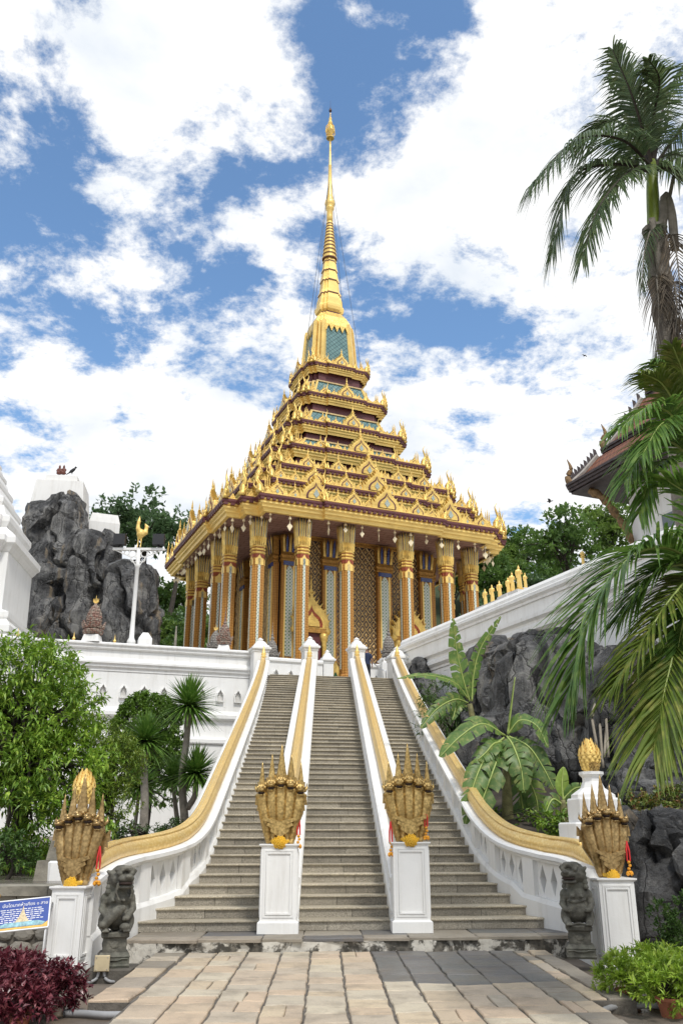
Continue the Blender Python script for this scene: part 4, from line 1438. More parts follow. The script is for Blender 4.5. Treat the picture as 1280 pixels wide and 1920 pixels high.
# ================================================================ STATUES AND FURNITURE
def fuse(mb, name, mats, voxel, smooth_it=4, disp=None, decimate=None):
    """union of overlapping closed shapes into one continuous skin"""
    me = mb.mesh(name + '_raw', mats, recalc=True)
    o = link(bpy.data.objects.new(name + '_raw', me))
    r = o.modifiers.new('r', 'REMESH')
    r.mode, r.voxel_size = 'VOXEL', voxel
    if smooth_it:
        s = o.modifiers.new('s', 'SMOOTH')
        s.factor, s.iterations = 0.5, smooth_it
    if decimate:
        d = o.modifiers.new('d', 'DECIMATE')
        d.ratio = decimate
    dg = bpy.context.evaluated_depsgraph_get()
    out = bpy.data.meshes.new_from_object(o.evaluated_get(dg))
    bpy.data.objects.remove(o)
    bpy.data.meshes.remove(me)
    out.name = name
    out.materials.clear()
    for m in (mats if isinstance(mats, (list, tuple)) else [mats]):
        out.materials.append(m)
    if disp:
        nr = [v.normal.copy() for v in out.vertices]
        for v, n in zip(out.vertices, nr):
            v.co += disp(v.co, n)
    out.polygons.foreach_set('use_smooth', [True] * len(out.polygons))
    out.polygons.foreach_set('material_index', [0] * len(out.polygons))
    out.update()
    return out


def mat_oldgold(name, c1, c2, metal=0.65):
    t = NT(name)
    v = t.vor(26.0)
    n = t.noise(7, 6, 0.65)
    c = t.mix(t.rng(n, 0.35, 0.68), c1, c2)
    c = t.mix(t.rng(v, 0.35, 0.8, 0, 0.6), c, mul(c1, 0.45))
    t.set(c, t.rng(n, 0.3, 0.7, 0.42, 0.28), metal)
    t.bump(t.math('ADD', v, t.math('MULTIPLY', n, 0.7)), -0.9, 0.03)
    return t.m


M['oldgold'] = mat_oldgold('tarnished_gold', (0.34, 0.22, 0.085), (0.62, 0.44, 0.2))
M['oldgold2'] = mat_oldgold('polished_old_gold', (0.40, 0.26, 0.085), (0.78, 0.56, 0.22))
M['mouth'] = plain('dark_mouth', (0.03, 0.015, 0.01), 0.7)
M['cloth'] = plain('yellow_satin', (0.72, 0.42, 0.03), 0.45, 0, 0.2, 10, 0.4, 30)
M['marigold'] = plain('marigold', (0.80, 0.34, 0.02), 0.6, 0, 0.3, 30, 0.4, 60)
M['redribbon'] = plain('red_ribbon', (0.62, 0.03, 0.03), 0.55)


def naga(lab, loc, rz, k, gold, rail, y_from, ornate=False):
    t = thing('naga_statue', lab, 'naga statue', loc, 0)
    Rz = Matrix.Rotation(rz, 4, 'Z')
    def put(mb, name, m, smooth=True, recalc=False):
        mb.xf(Rz @ Matrix.Scale(k, 4))
        return mb.obj(name, m, t, smooth, recalc=recalc)
    hz = (0.86, 0.82, 0.75)
    wd = 0.155 if ornate else 0.138
    bw = 0.075 if ornate else 0.058
    put(MB().loft([[(a * w, 0.04 + b * d_, z) for a, b in [(math.cos(q), math.sin(q)) for q in [2 * math.pi * j / 16 for j in range(16)]]] for w, d_, z in ((bw * 2.3, 0.15, 0.0), (bw * 2.9, 0.175, 0.12), (wd * 2.3, 0.185, 0.45), (wd * 2.5, 0.17, 0.68), (wd * 2.3, 0.1, 0.8))]), 'hood', gold)
    for i in range(-2, 3):
        top = hz[abs(i)]
        pts, rad = [], []
        for ju in range(31):
            u = ju / 30
            x_ = i * (bw + (wd - bw) * u ** 0.75)
            y_ = -0.035 - 0.035 * math.cos(i * 0.6) - 0.045 * math.sin(u * math.pi)
            pts.append((x_, y_, 0.02 + (top - 0.02) * u))
            rad.append((0.056 + 0.034 * u) * (1.12 if ornate else 1.0) * (1.045 if ju % 2 else 0.965) * (1.1 if ju in (28, 29) else 1.0))
        nk = put(MB().tube(pts, rad, 10, flat=1.0), 'neck', gold)
        hx, hy = pts[-1][0], pts[-1][1]
        hb = MB()
        hb.ball((hx, hy - 0.02, top + 0.045), (0.078, 0.1, 0.055), 10, 7)
        hb.ball((hx, hy - 0.12, top + 0.055), (0.062, 0.085, 0.04), 10, 6)
        hb.ball((hx, hy - 0.175, top + 0.08), (0.032, 0.03, 0.032), 8, 5)
        for s in (-1, 1):
            hb.ball((hx + s * 0.055, hy - 0.075, top + 0.09), (0.028, 0.035, 0.028), 8, 5)
            hb.tube([(hx + s * 0.06, hy - 0.02, top + 0.04), (hx + s * 0.1, hy + 0.02, top + 0.09), (hx + s * 0.095, hy + 0.03, top + 0.17)], [0.03, 0.022, 0.004], 6)
        ho = put(hb, 'head', gold)
        put(MB().ball((hx, hy - 0.09, top + 0.01), (0.058, 0.085, 0.03), 10, 5), 'mouth', M['mouth']).parent = ho
        put(MB().ball((hx, hy - 0.085, top - 0.025), (0.05, 0.075, 0.024), 10, 5), 'jaw', gold).parent = ho
        ch = {0: 0.54, 1: 0.43, 2: 0.38}[abs(i)]
        cr = {0: 0.088, 1: 0.068, 2: 0.056}[abs(i)]
        if ornate:
            ch *= 1.08
        lean = i * 0.012
        prof = [(cr * 1.05, 0), (cr * 1.1, ch * 0.06), (cr * 0.86, ch * 0.13), (cr * 0.9, ch * 0.19), (cr * 0.68, ch * 0.34), (cr * 0.7, ch * 0.38), (cr * 0.46, ch * 0.58), (cr * 0.47, ch * 0.61), (cr * 0.24, ch * 0.82), (0.002, ch)]
        cb = MB().lathe(prof, 10, (hx, hy + 0.02, top + 0.085), 1.0, 0.6)
        if ornate:
            for a in range(9):
                an = math.pi * (a / 8) 
                cb.prism([(-0.03, 0), (0.03, 0), (0.0, 0.13)], 0.03, Matrix.Translation((hx + math.cos(an) * cr * 1.0, hy + 0.02 - math.sin(an) * 0.06, top + 0.05)) @ Matrix.Rotation(an + math.pi / 2, 4, 'Z'))
        put(cb, 'crest', gold)
    for s in (-1, 1):                         # flame-shaped side fins
        fl = [(0, 0), (0.07, 0.10), (0.13, 0.2), (0.12, 0.28), (0.17, 0.27), (0.16, 0.36), (0.2, 0.36), (0.19, 0.5), (0.12, 0.42), (0.1, 0.36), (0.07, 0.38), (0.06, 0.28), (0.03, 0.26), (0.03, 0.15), (-0.02, 0.12)]
        put(MB().prism([(s * (a + 0.215), b + 0.1) for a, b in fl], 0.045, Matrix.Translation((0, 0.03, 0.12))), 'fin', gold, False, True)
    for r_i, zc in enumerate((0.14, 0.22, 0.30)):             # overlapping chest plates
        pw = (0.13 + 0.05 * r_i) * (1.15 if ornate else 1.0)
        put(MB().prism([(-pw, 0.05), (-pw * 0.9, 0.09), (0, 0.035), (pw * 0.9, 0.09), (pw, 0.05), (0, -0.05)], 0.03, Matrix.Translation((0, -0.185 - 0.004 * r_i, zc))), 'chest_plate', gold, False)
    put(MB().tube([(0.155 * math.cos(a) * (1.25 if ornate else 1), 0.02 + 0.145 * math.sin(a), 0.05 + 0.018 * math.cos(2 * a)) for a in [2 * math.pi * j / 20 for j in range(21)]], [0.036] * 21, 6), 'sash', M['cloth'])
    fb = MB()
    for j in range(46):                       # rosette of gilt petals
        a, r_ = j * 2.4, 0.088 * math.sqrt((j + 0.5) / 46)
        fb.ball((r_ * math.cos(a) * (1.3 if ornate else 1.0), -0.19 - 0.06 * (1 - (r_ / 0.09) ** 2) ** 0.5, 0.02 + r_ * math.sin(a)), 0.021, 5, 4)
    put(fb, 'flower_rosette', M['cloth'], False)
    # body running back along the balustrade
    rt, q, cz = rail
    path = [Vector((loc[0], loc[1] + 0.1, loc[2] + 0.16))]
    path += [Vector((p.x, p.y, cz(p) + 0.115)) for p in q if p.y > y_from]
    path = spline(path, 2)
    m = len(path)
    rad = []
    for i, p in enumerate(path):
        f = i / (m - 1)
        rad.append(0.145 - 0.025 * f if f < 0.965 else 0.12 * max(0.1, (1 - f) / 0.035) ** 0.7)
        if i % 17 == 9 and i < m - 12:
            rad[-1] *= 0.95
    wobj(MB().tube(path, rad, sect=NAGA_SECT), 'serpent_body', M['naga'], t, smooth=True)
    for s_ in (-1, 1):
        wobj(MB().tube([p + Vector((0.06 * s_, 0, rad[i] * 1.02)) for i, p in enumerate(path[2:-4])], 0.03, 5), 'back_ridge', M['naga'], t, smooth=True)
    e = path[-1] + Vector((0, -0.15, -0.02))
    wobj(MB().lathe([(0.09, 0), (0.13, 0.05), (0.08, 0.1), (0.12, 0.17), (0.07, 0.25), (0.05, 0.38), (0.008, 0.55)], 10, e), 'tail_finial', M['gold_plain'], t, smooth=True)
    return t


naga('gilded five-headed naga on the white pedestal beside the blue sign', (-3.44, 13.32, 0.99), R(-6), 1.0, M['oldgold'], railL, 13.9)
naga('gilded five-headed naga on the white pedestal against the dark rocks', (4.24, 14.18, 1.05), R(4), 1.0, M['oldgold'], railR, 14.8)
naga('ornate gilded five-headed naga between the left and middle flights', (-0.735, 15.55, 1.508), 0, 1.05, M['oldgold2'], railIL, 17.4, True)
naga('ornate gilded five-headed naga between the middle and right flights', (1.41, 15.66, 1.538), 0, 1.05, M['oldgold2'], railIR, 17.4, True)


def garland(lab, x_, y_, z, L):
    t = thing('garland', lab, 'garland', (x_, y_, z))
    for s in (-1, 1):
        MB().tube([(0, 0, 0), (s * 0.02, -0.01, -L * 0.3), (s * 0.022, -0.01, -L * 0.62)], [0.011, 0.014, 0.012], 6).obj('ribbon', M['redribbon'], t)
    fb = MB()
    for j in range(4):
        fb.ball((0.012 * math.sin(j * 2), -0.01, -L * (0.66 + 0.1 * j)), (0.026, 0.026, 0.024), 7, 5)
    fb.obj('marigolds', M['marigold'], t)
    for s in (-1, 1):
        MB().lathe([(0.006, 0), (0.024, -0.02), (0.03, -0.05), (0.004, -0.075)], 7, (s * 0.028, 0, -L * 0.92)).obj('tassel', M['marigold'], t)


garland('red and orange flower garland hanging from the far left naga', -3.13, 13.2, 1.5, 0.48)
garland('red and orange flower garland hanging from the far right naga', 4.53, 14.05, 1.56, 0.45)
garland('flower garland hanging on the right of the left inner naga', -0.43, 15.42, 1.93, 0.46)
garland('flower garland on the left side of the right inner naga', 1.09, 15.5, 1.86, 0.52)
garland('flower garland on the right side of the right inner naga', 1.68, 15.5, 2.06, 0.46)


# ---- stone lions
def mat_lion():
    t = NT('weathered_lion_stone')
    n = t.noise(7, 7, 0.65)
    c = t.ramp(n, [(0.3, (0.045, 0.042, 0.034)), (0.5, (0.10, 0.095, 0.076)), (0.68, (0.19, 0.18, 0.145))])
    c = t.mix(t.rng(t.noise(2.2, 4), 0.5, 0.75, 0, 0.5), c, (0.085, 0.1, 0.07))
    t.set(c, 0.8).bump(t.noise(30, 7, 0.65), 0.4, 0.02)
    return t.m


M['lion'] = mat_lion()


def lion(lab, loc, rz, cub):
    t = thing('stone_lion', lab, 'lion statue', loc, rz)
    t.scale = (0.88, 0.88, 0.87)
    # carved plinth
    MB().loft([[(a * w, b * w, z) for a, b in ((-1, -1), (1, -1), (1, 1), (-1, 1))] for w, z in ((0.225, 0), (0.235, 0.03), (0.225, 0.05), (0.225, 0.14), (0.235, 0.15), (0.20, 0.2), (0.185, 0.21))]).obj('plinth_foot', M['lion'], t)
    MB().cbox((0, 0), (0.17, 0.17), 0.212, 0.40).obj('plinth_block', M['lion'], t)
    MB().loft([[(a * w, b * w, z) for a, b in ((-1, -1), (1, -1), (1, 1), (-1, 1))] for w, z in ((0.18, 0.402), (0.205, 0.42), (0.205, 0.47), (0.19, 0.485))]).obj('plinth_slab', M['lion'], t)
    for sgx in (-1, 0, 1):
        MB().ball((0 if sgx == 0 else sgx * 0.172, -0.172 if sgx == 0 else 0, 0.31), (0.07 if sgx == 0 else 0.012, 0.012 if sgx == 0 else 0.07, 0.05), 10, 6).obj('carved_boss', M['lion'], t)
        MB().tube([(-0.2, -0.231, 0.12), (-0.12, -0.233, 0.125), (-0.06, -0.233, 0.105), (0.06, -0.233, 0.105), (0.12, -0.233, 0.125), (0.2, -0.231, 0.12)], 0.012, 5).obj('carved_scroll', M['lion'], t) if sgx == 0 else None
    b = MB()
    z = 0.48
    b.ball((0, 0.03, z + 0.30), (0.155, 0.135, 0.30), 14, 10)          # trunk
    b.ball((0, -0.06, z + 0.26), (0.13, 0.10, 0.19), 12, 8)             # belly
    b.ball((0, -0.05, z + 0.46), (0.14, 0.11, 0.14), 12, 8)             # chest
    b.ball((0, -0.02, z + 0.60), (0.12, 0.11, 0.12), 10, 8)             # neck and mane
    for s in (-1, 1):
        b.ball((s * 0.14, 0.04, z + 0.14), (0.08, 0.13, 0.15), 10, 8)   # haunch
        b.tube([(s * 0.15, 0.0, z + 0.1), (s * 0.14, -0.12, z + 0.05), (s * 0.13, -0.19, z + 0.035)], [0.06, 0.05, 0.05], 8)
        b.ball((s * 0.125, -0.185, z + 0.035), (0.05, 0.06, 0.035), 8, 6)
        for k_ in (-1, 0, 1):
            b.ball((s * 0.125 + k_ * 0.03, -0.235, z + 0.025), 0.02, 6, 5)
        b.ball((s * 0.15, -0.02, z + 0.46), (0.065, 0.07, 0.1), 8, 7)   # shoulder
        hand = (s * 0.11, -0.16, z + 0.20) if cub else (s * 0.15, -0.11, z + 0.24)
        b.tube([(s * 0.16, -0.01, z + 0.45), (s * 0.185, -0.05, z + 0.32), hand], [0.055, 0.048, 0.042], 8)
        b.ball(hand, (0.05, 0.04, 0.045), 8, 6)
        for k_ in range(3):
            b.tube([hand, (hand[0] - s * 0.045, hand[1] - 0.03, hand[2] - 0.03 + 0.025 * k_)], [0.02, 0.014], 6)
        b.ball((s * 0.06, -0.165, z + 0.45), 0.028, 7, 5)               # bells on the chest
    hy, hz = (-0.09, z + 0.76) if cub else (-0.08, z + 0.79)
    hx = 0.03 if cub else -0.03
    hd = MB()
    hd.ball((hx, hy + 0.03, hz), (0.125, 0.125, 0.125), 12, 9)
    hd.ball((hx * 1.3, hy - 0.09, hz - 0.0), (0.085, 0.08, 0.05), 10, 7)   # upper muzzle
    hd.ball((hx * 1.3, hy - 0.07, hz - 0.095), (0.075, 0.08, 0.03), 10, 6)  # lower jaw
    hd.ball((hx * 1.35, hy - 0.16, hz + 0.025), (0.04, 0.03, 0.028), 8, 6)
    for s in (-1, 1):
        hd.ball((hx + s * 0.06, hy - 0.085, hz + 0.06), 0.032, 8, 6)
        hd.tube([(hx + s * 0.02, hy - 0.1, hz + 0.095), (hx + s * 0.1, hy - 0.06, hz + 0.1)], 0.022, 6)
        hd.tube([(hx + s * 0.1, hy + 0.03, hz + 0.05), (hx + s * 0.15, hy + 0.03, hz + 0.09)], [0.04, 0.015], 6)
        for k_ in range(5):
            hd.ball((hx + s * (0.12 - 0.008 * k_), hy + 0.05 + 0.01 * k_, hz - 0.16 + 0.055 * k_), 0.034, 6, 5)
    for k_ in range(4):
        hd.ball((hx, hy + 0.1 - 0.06 * k_, hz + 0.1 + 0.02 * (k_ % 2)), (0.08, 0.04, 0.035), 8, 5)
    hd.xf(Matrix.Translation((hx, hy, hz)) @ Matrix.Rotation(R(16 if cub else -24), 4, 'Z') @ Matrix.Scale(1.26, 4) @ Matrix.Translation((-hx, -hy, -hz)))
    b.add(hd.v, hd.f)
    b.tube([(0, 0.16, z + 0.1), (0.02, 0.2, z + 0.3), (0, 0.15, z + 0.5)], [0.05, 0.05, 0.02], 7)
    if cub:
        b.tube([(-0.16, -0.2, z + 0.08), (-0.1, -0.2, z + 0.18), (0.0, -0.2, z + 0.3), (0.03, -0.19, z + 0.36)], [0.05, 0.07, 0.07, 0.05], 8)
        b.ball((-0.17, -0.23, z + 0.12), (0.06, 0.055, 0.055), 8, 6)
        b.ball((0.05, -0.19, z + 0.34), (0.055, 0.05, 0.05), 8, 6)
        b.ball((0.1, -0.2, z + 0.08), (0.07, 0.06, 0.06), 9, 7)
        b.tube([(hx - 0.05, hy - 0.13, hz - 0.06), (hx - 0.07, hy - 0.13, hz - 0.2), (hx - 0.02, hy - 0.11, hz - 0.32)], 0.018, 6)
        b.tube([(hx + 0.08, hy - 0.1, hz - 0.05), (hx + 0.13, hy - 0.08, hz - 0.2), (hx + 0.11, hy - 0.06, hz - 0.3)], 0.018, 6)
    else:
        b.tube([(-0.16, -0.2, z + 0.05), (-0.08, -0.22, z + 0.03), (0.0, -0.23, z + 0.05), (0.08, -0.22, z + 0.03), (0.16, -0.2, z + 0.05)], 0.022, 6)
        b.tube([(-0.13, -0.12, z + 0.38), (-0.02, -0.15, z + 0.36), (0.12, -0.12, z + 0.4)], 0.02, 6)
    inst('lion', fuse(b.xf(Matrix.Diagonal((1.24, 1.15, 1.0, 1))), 'lion', M['lion'], 0.0125, 2), t)
    mo = MB().ball((hx * 1.3, hy - 0.092, hz - 0.052), (0.076, 0.078, 0.022), 10, 5)
    mo.xf(Matrix.Diagonal((1.24, 1.15, 1.0, 1)) @ Matrix.Translation((hx, hy, hz)) @ Matrix.Rotation(R(16 if cub else -24), 4, 'Z') @ Matrix.Scale(1.26, 4) @ Matrix.Translation((-hx, -hy, -hz)))
    mo.obj('mouth', M['mouth'], t, smooth=True)
    return t


bl = thing('stone_block', 'dark concrete block under the left stone lion', 'block', (-2.79, 13.05, -0.15))
MB().loft([[(a * w, b * w, z) for a, b in ((-1, -1), (1, -1), (1, 1), (-1, 1))] for w, z in ((0.29, 0.0), (0.29, 0.15), (0.275, 0.165))]).obj('block', plain('dark_concrete', (0.09, 0.08, 0.065), 0.85, 0, 0.35, 3, 0.4), bl)
lion('grey stone guardian lion clasping a cub, beside the left pedestal', (-2.79, 13.05, 0.016), R(14), True)
lion('grey stone guardian lion with open jaws, beside the right pedestal', (3.66, 13.9, 0.008), R(-12), False)


# ---- lotus-bud posts
def bud_post(lab, loc, tiers, budz, budr, budh):
    t = thing('lotus_bud_post', lab, 'post', loc, R(8))
    z = 0
    for (w, h, n) in tiers:
        mb = MB()
        c = w * 0.3
        o8 = [(w, -w + c), (w, w - c), (w - c, w), (-w + c, w), (-w, w - c), (-w, -w + c), (-w + c, -w), (w - c, -w)]
        mb.loft([[(a, b, z) for a, b in o8], [(a, b, z + h - 0.03) for a, b in o8], [(a * 0.96, b * 0.96, z + h) for a, b in o8]])
        mb.obj('tier', M['white'], t)
        z += h
    w = tiers[-1][0]
    prof = [(w * 1.0, z), (w * 0.98, z + 0.06), (w * 0.55, z + 0.18), (w * 0.42, z + 0.3), (w * 0.42, z + 0.36), (w * 0.56, z + 0.42), (w * 0.56, z + 0.47)]
    MB().lathe(prof, 8, rot=R(22.5)).obj('neck', M['white'], t)
    zt = z + 0.47
    bb = MB()
    pr = lambda u: budr * (0.62 + 0.75 * u if u < 0.35 else 0.88 + 0.12 * math.sin((u - 0.35) * 2.2) if u < 0.5 else max(0.02, 0.97 * (1 - ((u - 0.45) / 0.55) ** 1.5)))
    bb.lathe([(pr(j / 14), zt + budh * j / 14) for j in range(15)], 14)
    for j in range(9):                        # overlapping scales
        u = 0.08 + 0.1 * j
        r_ = pr(u)
        m = max(5, int(11 * r_ / budr + 2))
        for k in range(m):
            a = 2 * math.pi * (k + 0.5 * (j % 2)) / m
            ww = math.pi * r_ / m * 0.95
            T_ = Matrix.Translation((r_ * math.cos(a), r_ * math.sin(a), zt + budh * u)) @ Matrix.Rotation(a + math.pi / 2, 4, 'Z') @ Matrix.Rotation(R(-14), 4, 'X')
            bb.add([T_ @ Vector(v) for v in ((-ww, 0.005, -0.02), (ww, 0.005, -0.02), (ww * 0.8, -0.022, 0.035), (0, -0.035, 0.085), (-ww * 0.8, -0.022, 0.035), (0, -0.03, 0.0))], [(0, 5, 4), (5, 3, 4), (0, 1, 5), (1, 2, 5), (5, 2, 3)])
    bb.obj('lotus_bud', M['gold_plain'], t)
    fl = MB()
    for j in range(24):
        a, r_ = j * 2.4, 0.1 * math.sqrt((j + 0.5) / 24)
        fl.ball((r_ * math.cos(a), -budr * 0.72 - 0.05 * (1 - (r_ / 0.1) ** 2) ** 0.5, zt + 0.08 + r_ * math.sin(a)), 0.028, 5, 4)
    fl.obj('flower_rosette', M['oldgold2'], t)


bud_post('white stepped post with gold lotus bud behind the far left naga', (-4.16, 16.0, 0.95), [(0.5, 0.3, 0), (0.34, 0.42, 0)], 0, 0.19, 0.58)
bud_post('white stepped post with gold lotus bud behind the far right naga', (4.95, 17.0, 1.2), [(0.74, 0.3, 0), (0.56, 0.36, 0), (0.4, 0.42, 0)], 0, 0.205, 0.6)

# ---- garden wall and terrace on the left
M['wetstone'] = plain('wet_terrace_stone', (0.17, 0.15, 0.125), 0.25, 0, 0.35, 1.5, 0.2)
M['oldconcrete'] = plain('stained_old_concrete', (0.24, 0.22, 0.175), 0.8, 0, 0.5, 2.5, 0.45, 18)
M['rubble'] = mat_slab('rubble_stone', [(0.20, 0.19, 0.165), (0.30, 0.28, 0.24), (0.25, 0.235, 0.2)])
tag(MB().box(-60, -3.62, 14.06, 41, -0.3, 0.72).obj('garden_terrace', M['wetstone']), kind='structure')
gw = thing('garden_wall', 'low rubble stone garden wall with weathered concrete coping behind the sign', 'wall', (-6, 14.0, -0.15))
MB().box(-6, 2.4, -0.0, 0.3, 0, 0.74).obj('mortar_bed', M['mortar'], gw)
y_ = 0.0
for row in range(4):
    x_ = -2.6 + random.uniform(-0.2, 0)
    while x_ < 2.35:
        w, h = random.uniform(0.16, 0.32), random.uniform(0.15, 0.21)
        mb = MB()
        pts = []
        for k in range(9):
            a = 2 * math.pi * k / 9
            r_ = random.uniform(0.42, 0.52)
            pts.append((math.cos(a) * r_ * w * (1.1 if abs(math.cos(a)) > .7 else 1), math.sin(a) * r_ * h * 1.08))
        c = (x_ + w / 2, 0.095 + row * 0.185 + random.uniform(-0.015, 0.015))
        mb.loft([[(p[0] * f, yy, p[1] * f) for p in pts] for f, yy in ((1.0, 0.02), (1.0, -0.02), (0.86, -0.05), (0.5, -0.065))], False, True)
        mb.obj('stone', M['rubble'], gw, loc=(min(c[0], 2.3), 0, c[1]), smooth=False)
        x_ += w + 0.015
for (z0_, z1_, o) in ((0.742, 0.86, 0.03), (0.862, 0.97, 0.08), (0.972, 1.1, 0.14)):
    x_ = -6.0
    while x_ < 2.38:
        x1_ = min(x_ + random.uniform(0.9, 1.7), 2.4)
        MB().box(x_ + 0.004, x1_ - 0.004, -o + random.uniform(-0.006, 0.006), 0.6, z0_, z1_).obj('coping_block', M['oldconcrete'], gw)
        x_ = x1_
tag(MB().loft([[(-60, 18.6, 0.7), (-2.9, 18.6, 0.7), (-2.9, 39.5, 0.7), (-60, 39, 0.7)], [(-60, 18.6, 1.42), (-2.9, 18.6, 1.42), (-2.9, 39.5, 1.6), (-60, 39, 1.6)]]).obj('planting_bed', M['ground']), kind='structure')
tag(MB().box(-60, -3.6, 14.62, 18.6, 0.72, 0.95).obj('garden_path', M['wetstone']), kind='structure')
sb = thing('stone_bench_block', 'small tapered grey concrete block on the wet garden terrace', 'block', (-4.42, 15.75, 0.95), R(10))
MB().loft([[(a * w, b * w * 0.8, z) for a, b in ((-1, -1), (1, -1), (1, 1), (-1, 1))] for w, z in ((0.32, 0), (0.29, 0.3))]).obj('base', M['oldconcrete'], sb)
MB().loft([[(a * w, b * w * 0.8, z) for a, b in ((-1, -1), (1, -1), (1, 1), (-1, 1))] for w, z in ((0.17, 0.302), (0.12, 0.6))]).obj('top', M['oldconcrete'], sb)

# ---- blue information sign
M['sign_blue'] = plain('sign_blue', (0.012, 0.055, 0.30), 0.4, 0, 0.1, 2)
M['sign_white'] = plain('sign_white', (0.8, 0.8, 0.8), 0.5)
M['sign_art'] = plain('sign_art_cream', (0.62, 0.5, 0.3), 0.5, 0, 0.3, 40)
M['sign_cyan'] = plain('sign_art_cyan', (0.25, 0.45, 0.5), 0.5, 0, 0.4, 25)
M['sign_gold'] = plain('sign_art_gold', (0.75, 0.45, 0.08), 0.5, 0, 0.2, 20)
sg = thing('information_sign', 'blue Thai information sign on two white posts beside the left pedestal', 'sign', (-4.0, 12.9, -0.15), R(9))
bd = MB().box(-0.33, 0.33, -0.012, 0.012, -0.2, 0.2).obj('board', M['sign_blue'], sg, loc=(0, 0, 0.80))
bd.rotation_euler = (R(-32), R(-5), 0)
for (a, b, c, d_) in ((-0.34, 0.34, 0.2, 0.215), (-0.34, 0.34, -0.215, -0.2), (-0.345, -0.33, -0.2, 0.2), (0.33, 0.345, -0.2, 0.2)):
    MB().box(a, b, -0.016, 0.014, c, d_).obj('frame', M['sign_white'], bd)
def text(body, parent, size, loc, m, name='lettering'):
    cu = bpy.data.curves.new(name, 'FONT')
    cu.body, cu.size, cu.extrude = body, size, 0.0006
    cu.align_x = 'CENTER'
    cu.materials.append(m)
    o = link(bpy.data.objects.new(name, cu))
    o.parent = parent
    o.location, o.rotation_euler = loc, (R(90), 0, 0)
    me = bpy.data.meshes.new_from_object(o.evaluated_get(bpy.context.evaluated_depsgraph_get()))
    bpy.data.objects.remove(o)
    return inst(name, me, parent, loc, (R(90), 0, 0))
text('บันไดนาคห้าเศียร ๑ สาย', bd, 0.062, (0.02, -0.0145, 0.115), M['sign_white'])
for r_ in range(7):                           # lines of small print
    xx = -0.29 + 0.012 * (r_ % 3)
    lb = MB()
    while xx < 0.24 - 0.05 * (r_ in (4, 6)) - (0.1 if r_ == 6 else 0):
        w = random.uniform(0.02, 0.07)
        zc = 0.075 - 0.028 * r_
        lb.box(xx, xx + w, -0.0136, -0.0125, zc - 0.005, zc + 0.005)
        xx += w + 0.012
    lb.obj('small_print', M['sign_white'], bd)['kind'] = 'stuff'
MB().prism([(-0.1, -0.12), (0.1, -0.12), (0.04, -0.02), (0.012, 0.06), (0.0, 0.13), (-0.012, 0.06), (-0.04, -0.02)], 0.0012, Matrix.Translation((0.0, -0.0145, 0))).obj('temple_picture', M['sign_art'], bd)
MB().prism([(-0.3, -0.13), (-0.2, -0.105), (0.2, -0.1), (0.3, -0.13), (0.26, -0.165), (-0.27, -0.165)], 0.0012, Matrix.Translation((0, -0.0155, 0))).obj('wall_picture', M['sign_cyan'], bd)
MB().prism([(-0.328, -0.198), (0.328, -0.198), (0.328, -0.12), (0.26, -0.17), (-0.26, -0.172), (-0.328, -0.14)], 0.0012, Matrix.Translation((0, -0.0165, 0))).obj('gold_border', M['sign_gold'], bd)
for s in (-1, 1):
    ct = Vector((s * 0.36, 0.14, 0.99))
    cb = Vector((s * 0.33, -0.1, 0.62))
    MB().tube([(s * 0.325, -0.12, 0.0), cb, ct], 0.02, 8).obj('post', M['sign_white'], sg, smooth=True)
    MB().ball(ct + Vector((0, 0.01, 0.03)), 0.033, 8, 6).obj('knob', M['oldgold'], sg, smooth=True)

# ---- floodlight, drain pipes by the paving
fl = thing('floodlight', 'small beige floodlight box at the foot of the left pedestal', 'floodlight', (-2.86, 12.72, -0.15), R(8))
M['beige'] = plain('beige_metal', (0.52, 0.43, 0.27), 0.5, 0, 0.15, 8)
MB().loft([[(a * w, y_, 0.24 + b * w * 1.0) for a, b in ((-1, -1), (1, -1), (1, 1), (-1, 1))] for w, y_ in ((0.085, -0.02), (0.095, -0.008), (0.095, 0.01), (0.085, 0.06))], True, True).obj('housing', M['beige'], fl, recalc=True)
for s in (-1, 1):
    MB().tube(spline([(s * 0.03, 0.03, 0.16), (s * 0.05, 0.03, 0.07), (s * 0.12, 0.0, 0.03), (s * 0.2, 0.05, 0.02)], 4), 0.02, 7).obj('cable', plain('grey_conduit', (0.3, 0.3, 0.3), 0.5) if s < 0 else bpy.data.materials['grey_conduit'], fl, smooth=True)
    for b_ in (-1, 1):
        MB().ball((s * 0.07, -0.022, 0.24 + b_ * 0.07), 0.008, 6, 4).obj('bolt', M['steel'], fl)
pp_ = thing('drain_pipe', 'grey plastic pipe at the foot of the left paving step', 'pipe', (-2.3, 10.5, -0.15))
MB().tube(spline([(-0.42, 0.04, 0.04), (-0.2, -0.02, 0.045), (0.05, -0.1, 0.045), (0.22, -0.12, 0.05)], 4), 0.035, 8).obj('pipe', bpy.data.materials['grey_conduit'], pp_, smooth=True)
pp_ = thing('drain_pipe', 'grey plastic pipe by the broken kerb near the right flower pots', 'pipe', (3.2, 10.9, -0.15))
MB().tube(spline([(-0.35, -0.55, 0.045), (-0.15, -0.3, 0.06), (0.1, -0.22, 0.07), (0.75, -0.2, 0.06)], 4), 0.032, 8).obj('pipe', bpy.data.materials['grey_conduit'], pp_, smooth=True)

